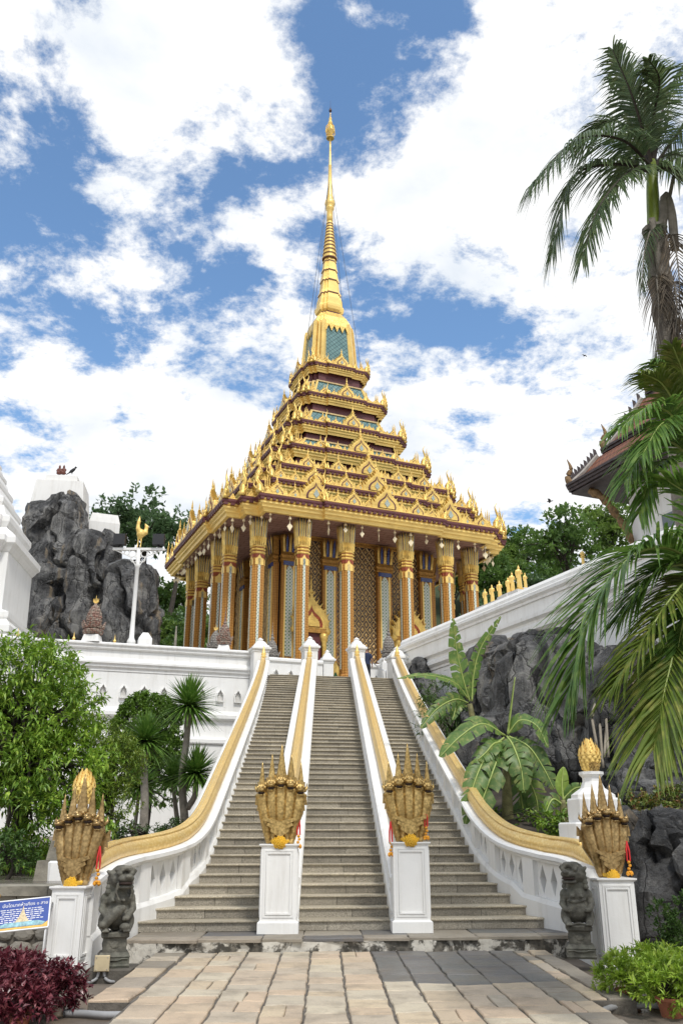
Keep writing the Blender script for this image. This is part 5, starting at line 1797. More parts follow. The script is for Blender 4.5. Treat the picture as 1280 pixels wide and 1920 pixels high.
# ================================================================ ON THE TERRACE
# ---- white chedi at the far left
ch = thing('chedi', 'large white stepped chedi rising behind the left retaining wall', 'chedi', (-18.35, 42.5, ZTOP), R(4))
def sq_ring(w, z, k=0.12):
    q = [(w, -w + 2 * w * k), (w, w - 2 * w * k), (w - w * k, w - 2 * w * k), (w - w * k, w - w * k), (w - 2 * w * k, w - w * k), (w - 2 * w * k, w)]
    out = []
    for i in range(4):
        a = i * math.pi / 2
        for x_, y_ in q:
            out.append((x_ * math.cos(a) - y_ * math.sin(a), x_ * math.sin(a) + y_ * math.cos(a), z))
    return out
def chedi_part(name, prof):
    MB().loft([sq_ring(w, z - ZTOP) for w, z in prof]).obj(name, M['white'], ch)
chedi_part('base_moulding', [(3.75, ZTOP), (3.75, 9.9), (3.55, 10.3), (3.65, 10.4), (3.65, 10.7), (3.45, 11.0), (3.5, 11.1), (3.5, 11.35), (3.15, 11.5)])
chedi_part('body', [(3.08, 11.505), (3.02, 14.35)])
chedi_part('cornice', [(3.05, 14.355), (3.15, 14.5), (3.2, 14.6), (3.35, 14.75), (3.35, 15.05), (3.1, 15.3), (2.75, 15.6), (2.7, 15.7)])
z = 15.71
w = 2.72
for k in range(5):
    h = (1.2, 1.1, 0.95, 0.75, 0.6)[k]
    chedi_part('stepped_tier', [(w, z), (w * 1.04, z + h * 0.2), (w * 1.04, z + h * 0.42), (w * 0.93, z + h * 0.55), (w * 0.86, z + h - 0.005)])
    z += h
    w *= 0.8
MB().lathe([(w * 1.0, z - ZTOP), (w * 0.95, z + 0.4 - ZTOP), (w * 0.6, z + 1.6 - ZTOP), (w * 0.5, z + 2.0 - ZTOP), (w * 0.62, z + 2.1 - ZTOP), (w * 0.5, z + 2.3 - ZTOP), (w * 0.2, z + 4.5 - ZTOP), (0.03, z + 7 - ZTOP)], 20).obj('bell_spire', M['white'], ch, smooth=True)

# ---- lamp post with the golden swan
lp = thing('lamp_post', 'white lamp post with scrolled arms and a golden swan on top', 'lamp post', (-8.87, 39.9, ZTOP))
MB().lathe([(0.2, 0), (0.2, 1.25), (0.17, 1.3), (0.12, 1.4), (0.2, 1.55), (0.2, 1.7), (0.12, 1.85), (0.1, 2.6), (0.09, 5.2), (0.13, 5.25), (0.1, 5.35), (0.1, 6.05)], 12).obj('pole', M['white'], lp, smooth=True)
MB().box(-1.22, 1.22, -0.07, 0.07, 6.05, 6.16).obj('cross_arm', M['white'], lp)
for s in (-1, 1):
    sb_ = MB()
    for (r_, cx_, cz_) in ((0.16, 0.28, 5.88), (0.11, 0.55, 5.93), (0.08, 0.75, 5.96), (0.14, 0.2, 5.6)):
        sb_.tube([(s * (cx_ + r_ * math.cos(a)), 0, cz_ + r_ * math.sin(a)) for a in [2 * math.pi * j / 12 for j in range(13)]], 0.022, 5)
    sb_.tube([(s * 0.1, 0, 5.3), (s * 0.22, 0, 5.5), (s * 0.4, 0, 5.75), (s * 1.1, 0, 6.05)], 0.025, 5)
    sb_.obj('scroll_bracket', M['white'], lp)
    f_ = MB().loft([[(s * 0.92 + a * 0.27, -0.1 + yy, 6.55 + b * hh) for a, b in ((-1, -1), (1, -1), (1, 1), (-1, 1))] for yy, hh in ((-0.12, 0.26), (0.08, 0.3), (0.2, 0.2))])
    f_.obj('floodlight_head', M['black'], lp, recalc=True)
    MB().box(s * 0.92 - 0.04, s * 0.92 + 0.04, -0.05, 0.05, 6.16, 6.32).obj('floodlight_bracket', M['black'], lp)
sw = MB()
sw.ball((0.02, 0, 6.88), (0.2, 0.2, 0.24), 10, 8)
sw.tube([(-0.02, -0.05, 6.95), (-0.1, -0.12, 7.1), (-0.1, -0.12, 7.3), (-0.08, -0.1, 7.45), (-0.06, -0.08, 7.75)], [0.15, 0.11, 0.08, 0.09, 0.015], 8)
sw.tube([(-0.08, -0.12, 7.4), (-0.17, -0.24, 7.36)], [0.04, 0.01], 6)
sw.tube([(0.05, 0.1, 6.85), (0.2, 0.16, 7.0), (0.26, 0.18, 7.3), (0.16, 0.16, 7.45)], [0.13, 0.15, 0.11, 0.03], 8)
for s in (-1, 1):
    sw.tube([(s * 0.06, 0, 6.75), (s * 0.07, 0.0, 6.45), (s * 0.07, -0.02, 6.22)], [0.06, 0.035, 0.03], 7)
    sw.ball((s * 0.07, -0.06, 6.2), (0.05, 0.09, 0.03), 7, 5)
inst('swan_figure', fuse(sw, 'swan_figure', M['gold_plain'], 0.03, 2), lp)


# ---- small stone prang finials standing on the terrace wall
def prang(lab, loc, k, m, crown=True):
    t = thing('stone_finial', lab, 'finial', loc)
    MB().cbox((0, 0), (0.5 * k, 0.5 * k), 0, 0.42 * k, (0.4 * k, 0.4 * k)).obj('white_block', M['white'], t)
    MB().lathe([(r_ * k, z * k) for r_, z in ((0.36, 0.42), (0.56, 0.52), (0.6, 0.66), (0.5, 0.78), (0.54, 0.88), (0.42, 0.98))], 16).obj('lotus_base', m, t)
    for j in range(8):
        a = 2 * math.pi * j / 8
        MB().prism([(-0.2 * k, 0), (0.2 * k, 0), (0.13 * k, 0.2 * k), (0, 0.42 * k), (-0.13 * k, 0.2 * k)], 0.07 * k, Matrix.Rotation(a, 4, 'Z') @ Matrix.Translation((0, -0.56 * k, 0.82 * k)) @ Matrix.Rotation(R(16), 4, 'X')).obj('petal', m, t)
    pb = MB()
    R_ = (0.42, 0.45, 0.45, 0.42, 0.36, 0.26)
    for j in range(6):
        z = 0.98 + 0.2 * j
        r_, r2_ = R_[j], (R_ + (0.12,))[j + 1]
        pb.lathe([(r_ * 0.97 * k, z * k), (r_ * 1.02 * k, (z + 0.04) * k), ((r_ * 0.5 + r2_ * 0.5) * 1.02 * k, (z + 0.16) * k), (r2_ * 0.98 * k, (z + 0.198) * k)], 14)
    pb.lathe([(0.12 * k, 2.18 * k), (0.05 * k, 2.3 * k)], 10)
    pb.obj('body', m, t)
    if crown:
        cb = MB()
        for o in (-0.14, -0.07, 0.07, 0.14):
            cb.tube([(0, 0, 2.28 * k), (o * k, 0, 2.42 * k), (o * 1.1 * k, 0, 2.6 * k)], [0.03 * k, 0.035 * k, 0.01 * k], 5)
        cb.tube([(0, 0, 2.26 * k), (0, 0, 2.78 * k)], [0.04 * k, 0.01 * k], 5)
        cb.obj('gilt_trident', M['gold_plain'], t)
    else:
        MB().lathe([(0.14 * k, 2.24 * k), (0.16 * k, 2.36 * k), (0.07 * k, 2.5 * k), (0.11 * k, 2.6 * k), (0.05 * k, 2.75 * k), (0.012 * k, 3.7 * k)], 8).obj('needle', m, t)


def mat_prang(name, c1, c2):
    t = NT(name)
    c = t.mix(t.rng(t.noise(6, 5, 0.7), 0.4, 0.6), c1, c2)
    br = t.node('ShaderNodeTexBrick', {'Vector': t.mapping((3, 3, 3), (R(90), 0, 0)), 'Color1': (1, 1, 1, 1), 'Color2': (0.8, 0.8, 0.8, 1), 'Mortar': (0.3, 0.27, 0.25, 1), 'Scale': 1.0, 'Mortar Size': 0.04})
    t.set(t.mix(1.0, c, br.outputs[0], 'MULTIPLY'), 0.7).bump(t.noise(18, 5), 0.6, 0.03)
    return t.m


M['prang_red'] = mat_prang('red_cream_mosaic', (0.40, 0.35, 0.28), (0.30, 0.14, 0.10))
M['prang_grey'] = mat_prang('grey_mosaic', (0.26, 0.24, 0.215), (0.40, 0.37, 0.33))
prang('red and cream mosaic finial with gilt trident before the tall rock', (-10.15, 38.05, 9.48), 0.76, M['prang_red'])
prang('red mosaic finial with thin needle before the left temple columns', (-4.62, 39.75, 9.48), 0.56, M['prang_red'], False)
prang('plain grey mosaic finial just left of the needle-topped one', (-5.35, 42.3, 9.6), 0.6, M['prang_grey'], True)
prang('grey mosaic finial half hidden behind the leftmost gate pillar', (-2.62, 42.6, 9.3), 0.58, M['prang_grey'], False)
prang('weathered grey mosaic finial with needle left of the right gate pillar', (3.05, 42.4, 9.4), 0.62, M['prang_grey'], False)
pc_ = thing('finial_plinths', 'white plinth row behind the terrace parapet carrying the grey finials', 'plinth', (-4.0, 42.4, ZTOP))
MB().cbox((-1.35, -0.1), (0.34, 0.34), 0, 9.6 - ZTOP).obj('plinth', M['white'], pc_)
MB().cbox((1.38, 0.2), (0.34, 0.34), 0, 9.3 - ZTOP).obj('plinth', M['white'], pc_)
MB().cbox((7.05, 0.0), (0.36, 0.36), 0, 9.4 - ZTOP).obj('plinth', M['white'], pc_)
lo = thing('white_lantern_block', 'small white plastered block beside the lamp post', 'block', (-8.2, 39.6, 9.0), R(17))
MB().loft([[(a * 0.3, b * 0.3, z) for a, b in ((-1, -1), (1, -1), (1, 1), (-1, 1))] for z in (0, 0.95)] + [[(a * 0.12, b * 0.12, 1.25) for a, b in ((-1, -1), (1, -1), (1, 1), (-1, 1))]]).obj('block', M['white'], lo)
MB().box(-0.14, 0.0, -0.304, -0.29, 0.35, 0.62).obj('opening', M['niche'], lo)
for j, (x_, y2, lb) in enumerate(((-11.0, 38.2, 'tiny gilt spike left of the red mosaic finial'), (-9.35, 38.75, 'tiny gilt spike between the red mosaic finial and lamp post'), (-13.2, 37.5, 'tiny gilt spike at the foot of the white chedi'))):
    t = thing('gilt_spike', lb, 'spike', (x_, y2, 9.4))
    MB().lathe([(0.05, 0), (0.05, 0.25), (0.08, 0.3), (0.03, 0.38), (0.0, 0.62)], 8).obj('spike', M['gold_plain'], t)
wp_ = thing('wooden_post', 'slim weathered post in front of the hillside left of the temple', 'post', (-8.0, 46.5, ZTOP))
MB().lathe([(0.11, 0), (0.1, 2.0), (0.14, 2.1), (0.08, 2.3), (0.07, 3.2), (0.03, 3.9)], 8).obj('post', M['oldconcrete'], wp_)


# ---- gilded standing figures beyond the right wall
def buddha_mesh():
    b = MB()
    b.loft([[(math.cos(a) * w, math.sin(a) * d_, z) for a in [2 * math.pi * j / 12 for j in range(12)]] for w, d_, z in ((0.2, 0.16, 0.12), (0.19, 0.15, 0.5), (0.17, 0.13, 0.85), (0.15, 0.11, 1.05), (0.2, 0.12, 1.3), (0.2, 0.1, 1.4), (0.07, 0.07, 1.45))])
    b.ball((0, 0, 1.55), (0.095, 0.1, 0.12), 10, 8)
    b.tube([(0, 0, 1.64), (0, 0, 1.7), (0, 0, 1.82)], [0.05, 0.04, 0.006], 8)
    b.tube([(-0.2, 0, 1.36), (-0.24, 0.0, 1.1), (-0.22, -0.02, 0.8)], [0.06, 0.05, 0.035], 8)
    b.tube([(0.2, 0, 1.36), (0.25, -0.02, 1.12), (0.2, -0.16, 1.14)], [0.06, 0.05, 0.035], 8)
    b.ball((0.19, -0.19, 1.17), (0.035, 0.03, 0.06), 7, 6)
    for s in (-1, 1):
        b.ball((s * 0.07, -0.06, 0.06), (0.06, 0.12, 0.05), 8, 6)
        b.tube([(s * 0.08, 0, 0.3), (s * 0.07, 0, 0.06)], 0.06, 8)
    return fuse(b, 'figure', M['gold_plain'], 0.035, 2)


bm_ = buddha_mesh()
bbase = MB().lathe([(0.3, 0), (0.32, 0.05), (0.24, 0.12), (0.3, 0.2)], 12).mesh('lotus_base', M['gold_plain'])
SPOTS = [(8.28, 44.50, 12.85), (8.46, 43.50, 12.74), (8.65, 42.50, 12.65), (8.88, 41.50, 12.66), (9.09, 41.50, 12.77), (9.21, 40.50, 12.63), (9.85, 42.00, 13.12)]
BL = ['leftmost gilded standing figure beyond the right wall', 'second gilded standing figure from the left beyond the right wall', 'third gilded standing figure from the left beyond the right wall', 'fourth gilded standing figure from the left beyond the right wall',
      'fifth gilded standing figure from the left beyond the right wall', 'tallest gilded standing figure beyond the right wall', 'rightmost gilded figure of the row beyond the right wall']
dais = thing('statue_dais', 'white stepped dais carrying the gilded standing figures', 'dais', (SPOTS[3][0], SPOTS[3][1], ZTOP), R(-68))
for i_, p_ in enumerate(SPOTS):
    q_ = Matrix.Rotation(R(68), 3, 'Z') @ (Vector(p_) - dais.location)
    MB().cbox((q_.x, q_.y), (0.42, 0.42), 0, p_[2] - 0.12 - ZTOP).obj('plinth', M['white_old'], dais)
for i, p in enumerate(SPOTS):
    k = (0.52, 0.55, 0.56, 0.5, 0.58, 0.68, 0.46)[i]
    t = thing('standing_figure', BL[i], 'statue', (p[0], p[1], p[2] - 0.12), R(-20 + 7 * i), 'gilded figures beyond the right wall')
    inst('lotus_base', bbase, t, sc=k)
    inst('figure', bm_, t, (0, 0, 0.18 * k), sc=k)
gf = thing('gilt_spike', 'gilt finial post above the right wall beside the palm frond', 'spike', (9.47, 31.00, 11.02))
MB().lathe([(0.06, 0), (0.06, 0.25), (0.1, 0.28), (0.06, 0.34), (0.1, 0.4), (0.03, 0.5)], 8).obj('spike', M['gold_plain'], gf)

# ---- man at the head of the stairs
pm = MB()
pm.loft([[(math.cos(a) * w, math.sin(a) * d_ + yy, z) for a in [2 * math.pi * j / 14 for j in range(14)]] for w, d_, yy, z in ((0.17, 0.12, 0, 0.84), (0.175, 0.13, 0, 0.95), (0.165, 0.12, 0, 1.1), (0.195, 0.125, 0, 1.3), (0.21, 0.11, 0, 1.4), (0.1, 0.08, 0.0, 1.48), (0.055, 0.055, 0, 1.5))])
for s in (-1, 1):
    pm.tube([(s * 0.09, 0, 0.9), (s * 0.1, -0.02, 0.5), (s * 0.1, 0.02 if s < 0 else -0.04, 0.1)], [0.095, 0.07, 0.05], 10)
    pm.ball((s * 0.1, 0.06, 0.05), (0.05, 0.13, 0.045), 8, 6)
    pm.tube([(s * 0.2, 0, 1.38), (s * 0.25, -0.01, 1.14), (s * 0.23, 0.08, 0.9)], [0.06, 0.05, 0.035], 8)
    pm.ball((s * 0.225, 0.1, 0.84), (0.03, 0.04, 0.055), 8, 6)
    for k in range(4):
        pm.tube([(s * 0.225, 0.08 + 0.018 * k, 0.82), (s * 0.22, 0.085 + 0.018 * k, 0.745)], [0.011, 0.009], 5)
    pm.tube([(s * 0.215, 0.13, 0.86), (s * 0.2, 0.15, 0.8)], [0.012, 0.009], 5)
pm.tube([(0, 0, 1.46), (0, 0.01, 1.58)], 0.05, 8)
pm.ball((0, 0.015, 1.66), (0.075, 0.092, 0.115), 12, 10)
pm.ball((0, 0.105, 1.65), (0.014, 0.02, 0.02), 6, 5)
for s in (-1, 1):
    pm.ball((s * 0.078, 0.01, 1.655), (0.012, 0.022, 0.032), 6, 5)
M['navy'] = plain('navy_shirt', (0.018, 0.03, 0.075), 0.8, 0, 0.25, 6)
M['trouser'] = plain('dark_trousers', (0.012, 0.013, 0.018), 0.8, 0, 0.2, 6)
M['skin'] = plain('skin', (0.36, 0.2, 0.13), 0.55)
M['hair'] = plain('black_hair', (0.02, 0.017, 0.015), 0.5)
pme = fuse(pm, 'body', [M['skin'], M['navy'], M['trouser'], M['hair']], 0.018, 2)
mi = []
for p in pme.polygons:
    c = p.center
    if c.z < 0.09:
        mi.append(3)
    elif c.z < 0.92 and abs(c.x) < 0.2:
        mi.append(2)
    elif c.z < 1.47 and not (abs(c.x) > 0.2 and c.z < 1.18):
        mi.append(1)
    elif c.z > 1.62 and (c.y < 0.06 or c.z > 1.73):
        mi.append(3)
    else:
        mi.append(0)
pme.polygons.foreach_set('material_index', mi)
pt = thing('person', 'man in dark blue shirt and black trousers walking onto the terrace', 'person', (1.93, 41.3, ZTOP), R(-25))
inst('body', pme, pt)
hr = thing('handrail', 'steel handrail sloping beside the man at the head of the stairs', 'handrail', (2.5, 42.0, ZTOP))
MB().tube([(-0.35, 0.9, 1.45), (0.1, 0.1, 0.85), (0.35, -0.2, 0.72), (0.36, -0.2, 0.0)], 0.03, 8).obj('rail', M['steel'], hr, smooth=True)
MB().tube([(-0.35, 0.9, 1.45), (-0.35, 0.9, 0.0)], 0.03, 8).obj('upright', M['steel'], hr, smooth=True)


# ================================================================ ROCKS
def mat_rock(name, dark=(0.04, 0.04, 0.041), mid=(0.135, 0.134, 0.132), light=(0.40, 0.39, 0.365), tan=(0.42, 0.33, 0.22)):
    t = NT(name).world()
    n = t.noise(0.7, 10, 0.66, dist=0.5)
    n2 = t.noise(4.0, 9, 0.72)
    c = t.ramp(n, [(0.34, dark), (0.45, mid), (0.54, mul(mid, 1.55)), (0.64, light)])
    c = t.mix(t.rng(n2, 0.46, 0.66, 0, 0.75), c, dark)
    st = t.noise(1.0, 9, 0.72, vec=t.mapping((1.3, 1.3, 0.13)), dist=0.4)
    c = t.mix(t.rng(st, 0.53, 0.62, 0, 0.75), c, light)
    c = t.mix(t.rng(st, 0.46, 0.40, 0, 0.7), c, mul(dark, 0.55))
    st2 = t.noise(1.0, 7, 0.65, vec=t.mapping((0.9, 0.9, 0.1), loc=(7, 3, 1)), dist=0.4)
    c = t.mix(t.rng(st2, 0.58, 0.64, 0, 0.8), c, tan)
    ck = t.vor(0.9, 'DISTANCE_TO_EDGE', 'Distance', vec=t.node('ShaderNodeVectorMath', {0: t.mapping((1, 1, 0.35)), 1: t.node('ShaderNodeTexNoise', {'Vector': t.src, 'Scale': 1.2, 'Detail': 5.0}).outputs['Color']}, operation='ADD').outputs[0])
    c = t.mix(t.rng(ck, 0.0, 0.018, 0.85, 0), c, mul(dark, 0.4))
    t.set(c, 0.82)
    h = t.math('ADD', n2, t.math('MULTIPLY', t.noise(16, 8, 0.75), 0.5))
    t.bump(t.math('ADD', h, t.rng(ck, 0.0, 0.03, -0.6, 0.0)), 1.0, 0.3)
    return t.m


M['rock'] = mat_rock('dark_limestone')


def rock_disp(k, seed, fiss=1.0):
    """cliff-like relief: upright blocks of differing depth, open cracks between them, ledges and grain"""
    def f(co, n):
        p = co + Vector((seed, seed * 0.7, seed * 0.3))
        w = mnoise.fractal(p * 0.5 / k, 1.0, 2.0, 3) * 0.5
        q = Vector((p.x / (2.0 * k) + w * 0.7, p.y / (2.0 * k) + w * 0.7, p.z / (5.5 * k) + 0.25 * w + 0.1 * p.x / k))
        dist, pts = mnoise.voronoi(q)
        c = pts[0]
        h = mnoise.noise(c * 7.3) * 0.55
        d = h * 0.75 * k
        e = dist[1] - dist[0]
        if e < 0.09:
            d -= (1 - e / 0.09) * 0.5 * k * fiss
        q2 = Vector((p.x / (0.62 * k) + w * 1.5, p.y / (0.62 * k), p.z / (1.0 * k) + w))
        d2, p2_ = mnoise.voronoi(q2)
        d += mnoise.noise(p2_[0] * 5.1) * 0.10 * k
        if d2[1] - d2[0] < 0.1:
            d -= (1 - (d2[1] - d2[0]) / 0.1) * 0.06 * k
        d += mnoise.fractal(p * 0.9 / k, 0.8, 2.1, 6) * 0.17 * k
        return n * d
    return f


def rock(name, lab, blobs, voxel, k, seed, fiss=1.0, base=(0, 0, 0)):
    mb = MB()
    for c, r in blobs:
        s0 = len(mb.v)
        rx, ry, rz = r
        rings = []
        for i in range(11):                 # boxy ellipsoid
            a = -math.pi / 2 + math.pi * min(max(i, 0.02), 9.98) / 10
            ring_ = []
            for j in range(18):
                b = 2 * math.pi * j / 18
                q = [math.cos(a) * math.cos(b), math.cos(a) * math.sin(b), math.sin(a)]
                q = [math.copysign(abs(v) ** 0.72, v) for v in q]
                ring_.append((c[0] + rx * q[0] - base[0], c[1] + ry * q[1] - base[1], c[2] + rz * q[2] - base[2]))
            rings.append(ring_)
        mb.loft(rings)
    me = fuse(mb, name, M['rock'], voxel, 2, rock_disp(k, seed, fiss))
    tmp = link(bpy.data.objects.new('tmp', me))          # break the skin into flat fracture planes
    dm = tmp.modifiers.new('d', 'DECIMATE')
    dm.ratio = 0.16
    me2 = bpy.data.meshes.new_from_object(tmp.evaluated_get(bpy.context.evaluated_depsgraph_get()))
    bpy.data.objects.remove(tmp)
    me = smooth_by_angle(me2, 14)
    o = inst(name, me, None, base)
    return tag(o, lab, 'rock')


rock('rock_outcrop', 'tall dark grey limestone outcrop between the white chedi and lamp post', [
    ((-16.36, 52.00, 15.45), (2.2, 2.2, 3.6)), ((-16.28, 52.00, 19.20), (1.35, 1.6, 2.6)), ((-16.18, 52.00, 20.79), (0.75, 1.2, 1.15)), ((-17.49, 52.00, 19.72), (1.2, 1.5, 1.5)), ((-14.41, 51.00, 16.18), (1.7, 1.8, 3.0)), ((-13.84, 51.50, 17.33), (1.2, 1.5, 1.8)),
    ((-11.40, 50.00, 14.94), (1.55, 1.8, 1.9)), ((-11.39, 50.00, 13.04), (1.5, 1.9, 2.4)), ((-14.36, 51.00, 12.62), (3.6, 2.0, 2.6)), ((-10.30, 50.00, 12.73), (0.6, 1.4, 2.4)), ((-18.33, 52.50, 20.78), (0.6, 1.0, 0.5))], 0.13, 1.15, 3.3, 1.2, (-13, 51.5, ZTOP))
wb_ = thing('white_block_shrine', 'whitewashed plaster block crowning the tall dark rock', 'shrine', (-17.1, 53.4, 19.25), R(6))
MB().loft([[(a * w, b * w * 0.8, z) for a, b in ((-1, -1), (1, -1), (1, 1), (-1, 1))] for w, z in ((1.85, 0.0), (1.45, 3.6))]).obj('block', M['white_old'], wb_)
MB().loft([[(a * w, b * w * 0.8, z) for a, b in ((-1, -1), (1, -1), (1, 1), (-1, 1))] for w, z in ((1.02, 3.602), (0.98, 4.1))]).obj('cap', M['white_old'], wb_)
w2 = thing('white_block_shrine', 'smaller whitewashed block on the right shoulder of the tall rock', 'shrine', (-14.29, 53.50, 18.82), R(20))
MB().loft([[(a * w, b * w * 0.8, z) for a, b in ((-1, -1), (1, -1), (1, 1), (-1, 1))] for w, z in ((0.95, 0.0), (0.95, 1.4), (0.8, 2.0))]).obj('block', M['white_old'], w2)
M['terracotta_fig'] = plain('red_brown_figure', (0.12, 0.035, 0.02), 0.6, 0, 0.3, 12)
for j, (p, lb) in enumerate((((-17.33, 53.00, 23.54), 'left red-brown seated figure on top of the white block'), ((-17.06, 53.00, 23.54), 'right red-brown seated figure on top of the white block'))):
    t = thing('seated_figure', lb, 'statue', p)
    fb = MB()
    fb.ball((0, 0, 0.1), (0.2, 0.16, 0.1), 9, 6)
    fb.ball((0, 0, 0.3), (0.12, 0.1, 0.2), 9, 7)
    fb.ball((0, 0, 0.54), (0.085, 0.085, 0.1), 8, 7)
    fb.tube([(0, 0, 0.6), (0, 0, 0.74)], [0.05, 0.01], 6)
    for s in (-1, 1):
        fb.tube([(s * 0.12, 0, 0.42), (s * 0.17, -0.05, 0.25), (s * 0.06, -0.12, 0.16)], 0.045, 6)
    inst('figure', fuse(fb, 'figure', M['terracotta_fig'], 0.03, 2), t)


def bird(lab, p, rz, k, flying):
    t = thing('bird', lab, 'bird', p, rz)
    b = MB()
    if flying:
        b.tube([(0, -0.22, 0), (0, -0.08, 0.01), (0, 0.1, 0), (0, 0.26, -0.02)], [0.02, 0.07, 0.06, 0.015], 8)
        b.ball((0, -0.24, 0.02), 0.045, 8, 6)
        for s in (-1, 1):
            b.loft([[(s * x_, y_ - 0.1, z) , (s * x_, y_ + c_, z), (s * x_, y_ + c_, z + 0.02), (s * x_, y_ - 0.1, z + 0.02)] for x_, y_, c_, z in ((0.0, 0, 0.12, 0.0), (0.25, 0.02, 0.1, 0.1), (0.52, 0.12, 0.02, 0.04))])
    else:
        b.tube([(0.2, 0, 0.12), (0.05, 0, 0.22), (-0.12, 0, 0.38), (-0.2, 0, 0.46)], [0.03, 0.12, 0.1, 0.04], 8)
        b.ball((-0.2, 0, 0.5), 0.075, 8, 6)
        b.tube([(-0.25, 0, 0.5), (-0.36, 0, 0.47)], [0.03, 0.005], 6)
        b.tube([(0.1, 0, 0.18), (0.36, 0, 0.0)], [0.05, 0.03], 6)
        for s in (-1, 1):
            b.tube([(-0.02, s * 0.05, 0.22), (0.0, s * 0.05, 0.0)], 0.018, 5)
    b.xf(Matrix.Scale(k, 4))
    inst('body', fuse(b, 'body', M['black'], 0.02 * k, 1), t)


bird('black bird perched on the white block at the top of the rock', (-16.51, 53.00, 23.55), R(180), 1.0, False)
bird('dark bird flying beside the orange roof', (16.31, 60.00, 24.59), R(70), 0.9, True)
bird('tiny dark bird flying high beside the palm', (26.71, 80.00, 48.49), R(30), 0.7, True)

rock('rock_mass', 'big dark boulder under the right retaining wall behind the bananas', [
    ((5.58, 27.50, 5.12), (1.5, 1.6, 2.4)), ((6.54, 25.50, 4.72), (2.0, 1.5, 2.5)), ((7.71, 24.00, 4.26), (1.8, 1.6, 2.2)), ((8.71, 22.50, 4.10), (2.2, 1.8, 2.3)), ((5.71, 25.00, 3.23), (2.5, 1.6, 1.8)), ((5.52, 28.50, 6.43), (1.0, 1.2, 1.0))], 0.12, 0.9, 8.1, 1.2, (7, 25, 1.0))
rock('rock_mass', 'craggy dark rock wall rising behind the far right pedestal', [
    ((5.74, 15.80, 1.19), (1.0, 1.1, 0.95)), ((5.46, 15.60, 0.55), (0.8, 1.0, 0.8)), ((6.13, 15.60, 0.71), (1.1, 1.2, 1.2)), ((5.75, 16.60, 1.61), (0.75, 0.9, 0.5))], 0.055, 0.42, 5.5, 1.3, (5.6, 15.8, 0))
rock('rock_mass', 'low heap of dark boulders above the flower bed at the right edge', [
    ((6.60, 19.50, 2.66), (0.7, 0.8, 0.32)), ((7.24, 19.30, 2.82), (0.8, 0.8, 0.45)), ((6.35, 20.00, 2.58), (0.5, 0.6, 0.26)), ((6.69, 18.70, 2.42), (0.9, 0.8, 0.25))], 0.05, 0.35, 12.2, 1.0, (6.3, 19.4, 1.5))
rock('rock_mass', 'dark rock wedged between the right balustrade head and the wall', [((4.18, 39.00, 8.07), (0.55, 0.8, 1.0)), ((4.20, 37.00, 6.53), (0.5, 0.8, 1.4))], 0.07, 0.5, 2.2, 1.0, (4.2, 38.5, 6))
# banked garden soil on the right
M['soil'] = plain('dark_garden_soil', (0.05, 0.04, 0.03), 0.95, 0, 0.4, 3, 0.6, 20)
tag(MB().loft([[(4.5, 15.9, -0.2), (12, 14.9, -0.2), (20, 30, -0.2), (5, 40.3, -0.2), (3.45, 40, -0.2), (3.45, 19, -0.2)], [(4.5, 15.9, 1.15), (12, 15.4, 1.3), (20, 30, 2.0), (5, 40.3, 7.2), (3.45, 40, 7.4), (3.4, 19, 1.4)]]).obj('garden_bank', M['soil']), kind='structure')
pb_ = thing('stone_planter', 'low weathered concrete planter edge under the banana plants', 'planter', (4.0, 18.9, 1.0), R(6))
for j in range(3):
    MB().box(-0.55 + j * 0.62, 0.05 + j * 0.62, -0.12, 0.12, 0, 0.62).obj('planter_block', M['oldconcrete'], pb_)


# ================================================================ FOLIAGE
def mat_leaf(name, c1, c2, c3=None, rough=0.45, trans=0.25, scale=0.8):
    t = NT(name).world()
    n = t.noise(scale, 3, 0.5)
    wn_ = t.node('ShaderNodeTexWhiteNoise', {'Vector': t.node('ShaderNodeVectorMath', {0: t.src, 1: (6.0, 6.0, 6.0)}, operation='MULTIPLY').outputs[0]}) if False else None
    fine = t.noise(9.0, 2, 0.5)
    c = t.mix(t.rng(n, 0.35, 0.65), c1, c2)
    c = t.mix(t.rng(fine, 0.5, 0.72), c, c3 or mul(c2, 1.35))
    g = t.rng(t.rnd(), 0, 1, 0.85, 1.15)
    c = t.node('ShaderNodeHueSaturation', {'Value': g, 'Color': c}).outputs[0]
    t.set(c, rough)
    tr = t.node('ShaderNodeBsdfTranslucent', {'Color': c})
    mx = t.node('ShaderNodeMixShader', {0: trans, 1: t.b.outputs[0], 2: tr.outputs[0]})
    t.l.new(mx.outputs[0], t.n['Material Output'].inputs['Surface'])
    return t.m


M['leaf_tree'] = mat_leaf('broad_green_leaf', (0.10, 0.20, 0.02), (0.22, 0.37, 0.04), (0.42, 0.54, 0.08))
M['leaf_light'] = mat_leaf('yellow_green_leaf', (0.13, 0.22, 0.025), (0.22, 0.33, 0.04), (0.34, 0.41, 0.07))
M['leaf_dark'] = mat_leaf('dark_green_leaf', (0.035, 0.08, 0.016), (0.07, 0.14, 0.026), (0.12, 0.2, 0.04))
M['leaf_topiary'] = mat_leaf('clipped_green_leaf', (0.08, 0.16, 0.02), (0.14, 0.25, 0.03), (0.21, 0.33, 0.05))
M['leaf_far'] = mat_leaf('hillside_leaf', (0.07, 0.14, 0.035), (0.13, 0.23, 0.05), (0.22, 0.33, 0.075), trans=0.4, scale=0.35)
M['leaf_far2'] = mat_leaf('hillside_leaf_pale', (0.11, 0.19, 0.04), (0.19, 0.29, 0.06), (0.28, 0.38, 0.09), trans=0.4, scale=0.35)
M['leaf_far3'] = mat_leaf('hillside_leaf_bluish', (0.08, 0.14, 0.065), (0.12, 0.2, 0.085), (0.18, 0.27, 0.11), trans=0.4, scale=0.35)
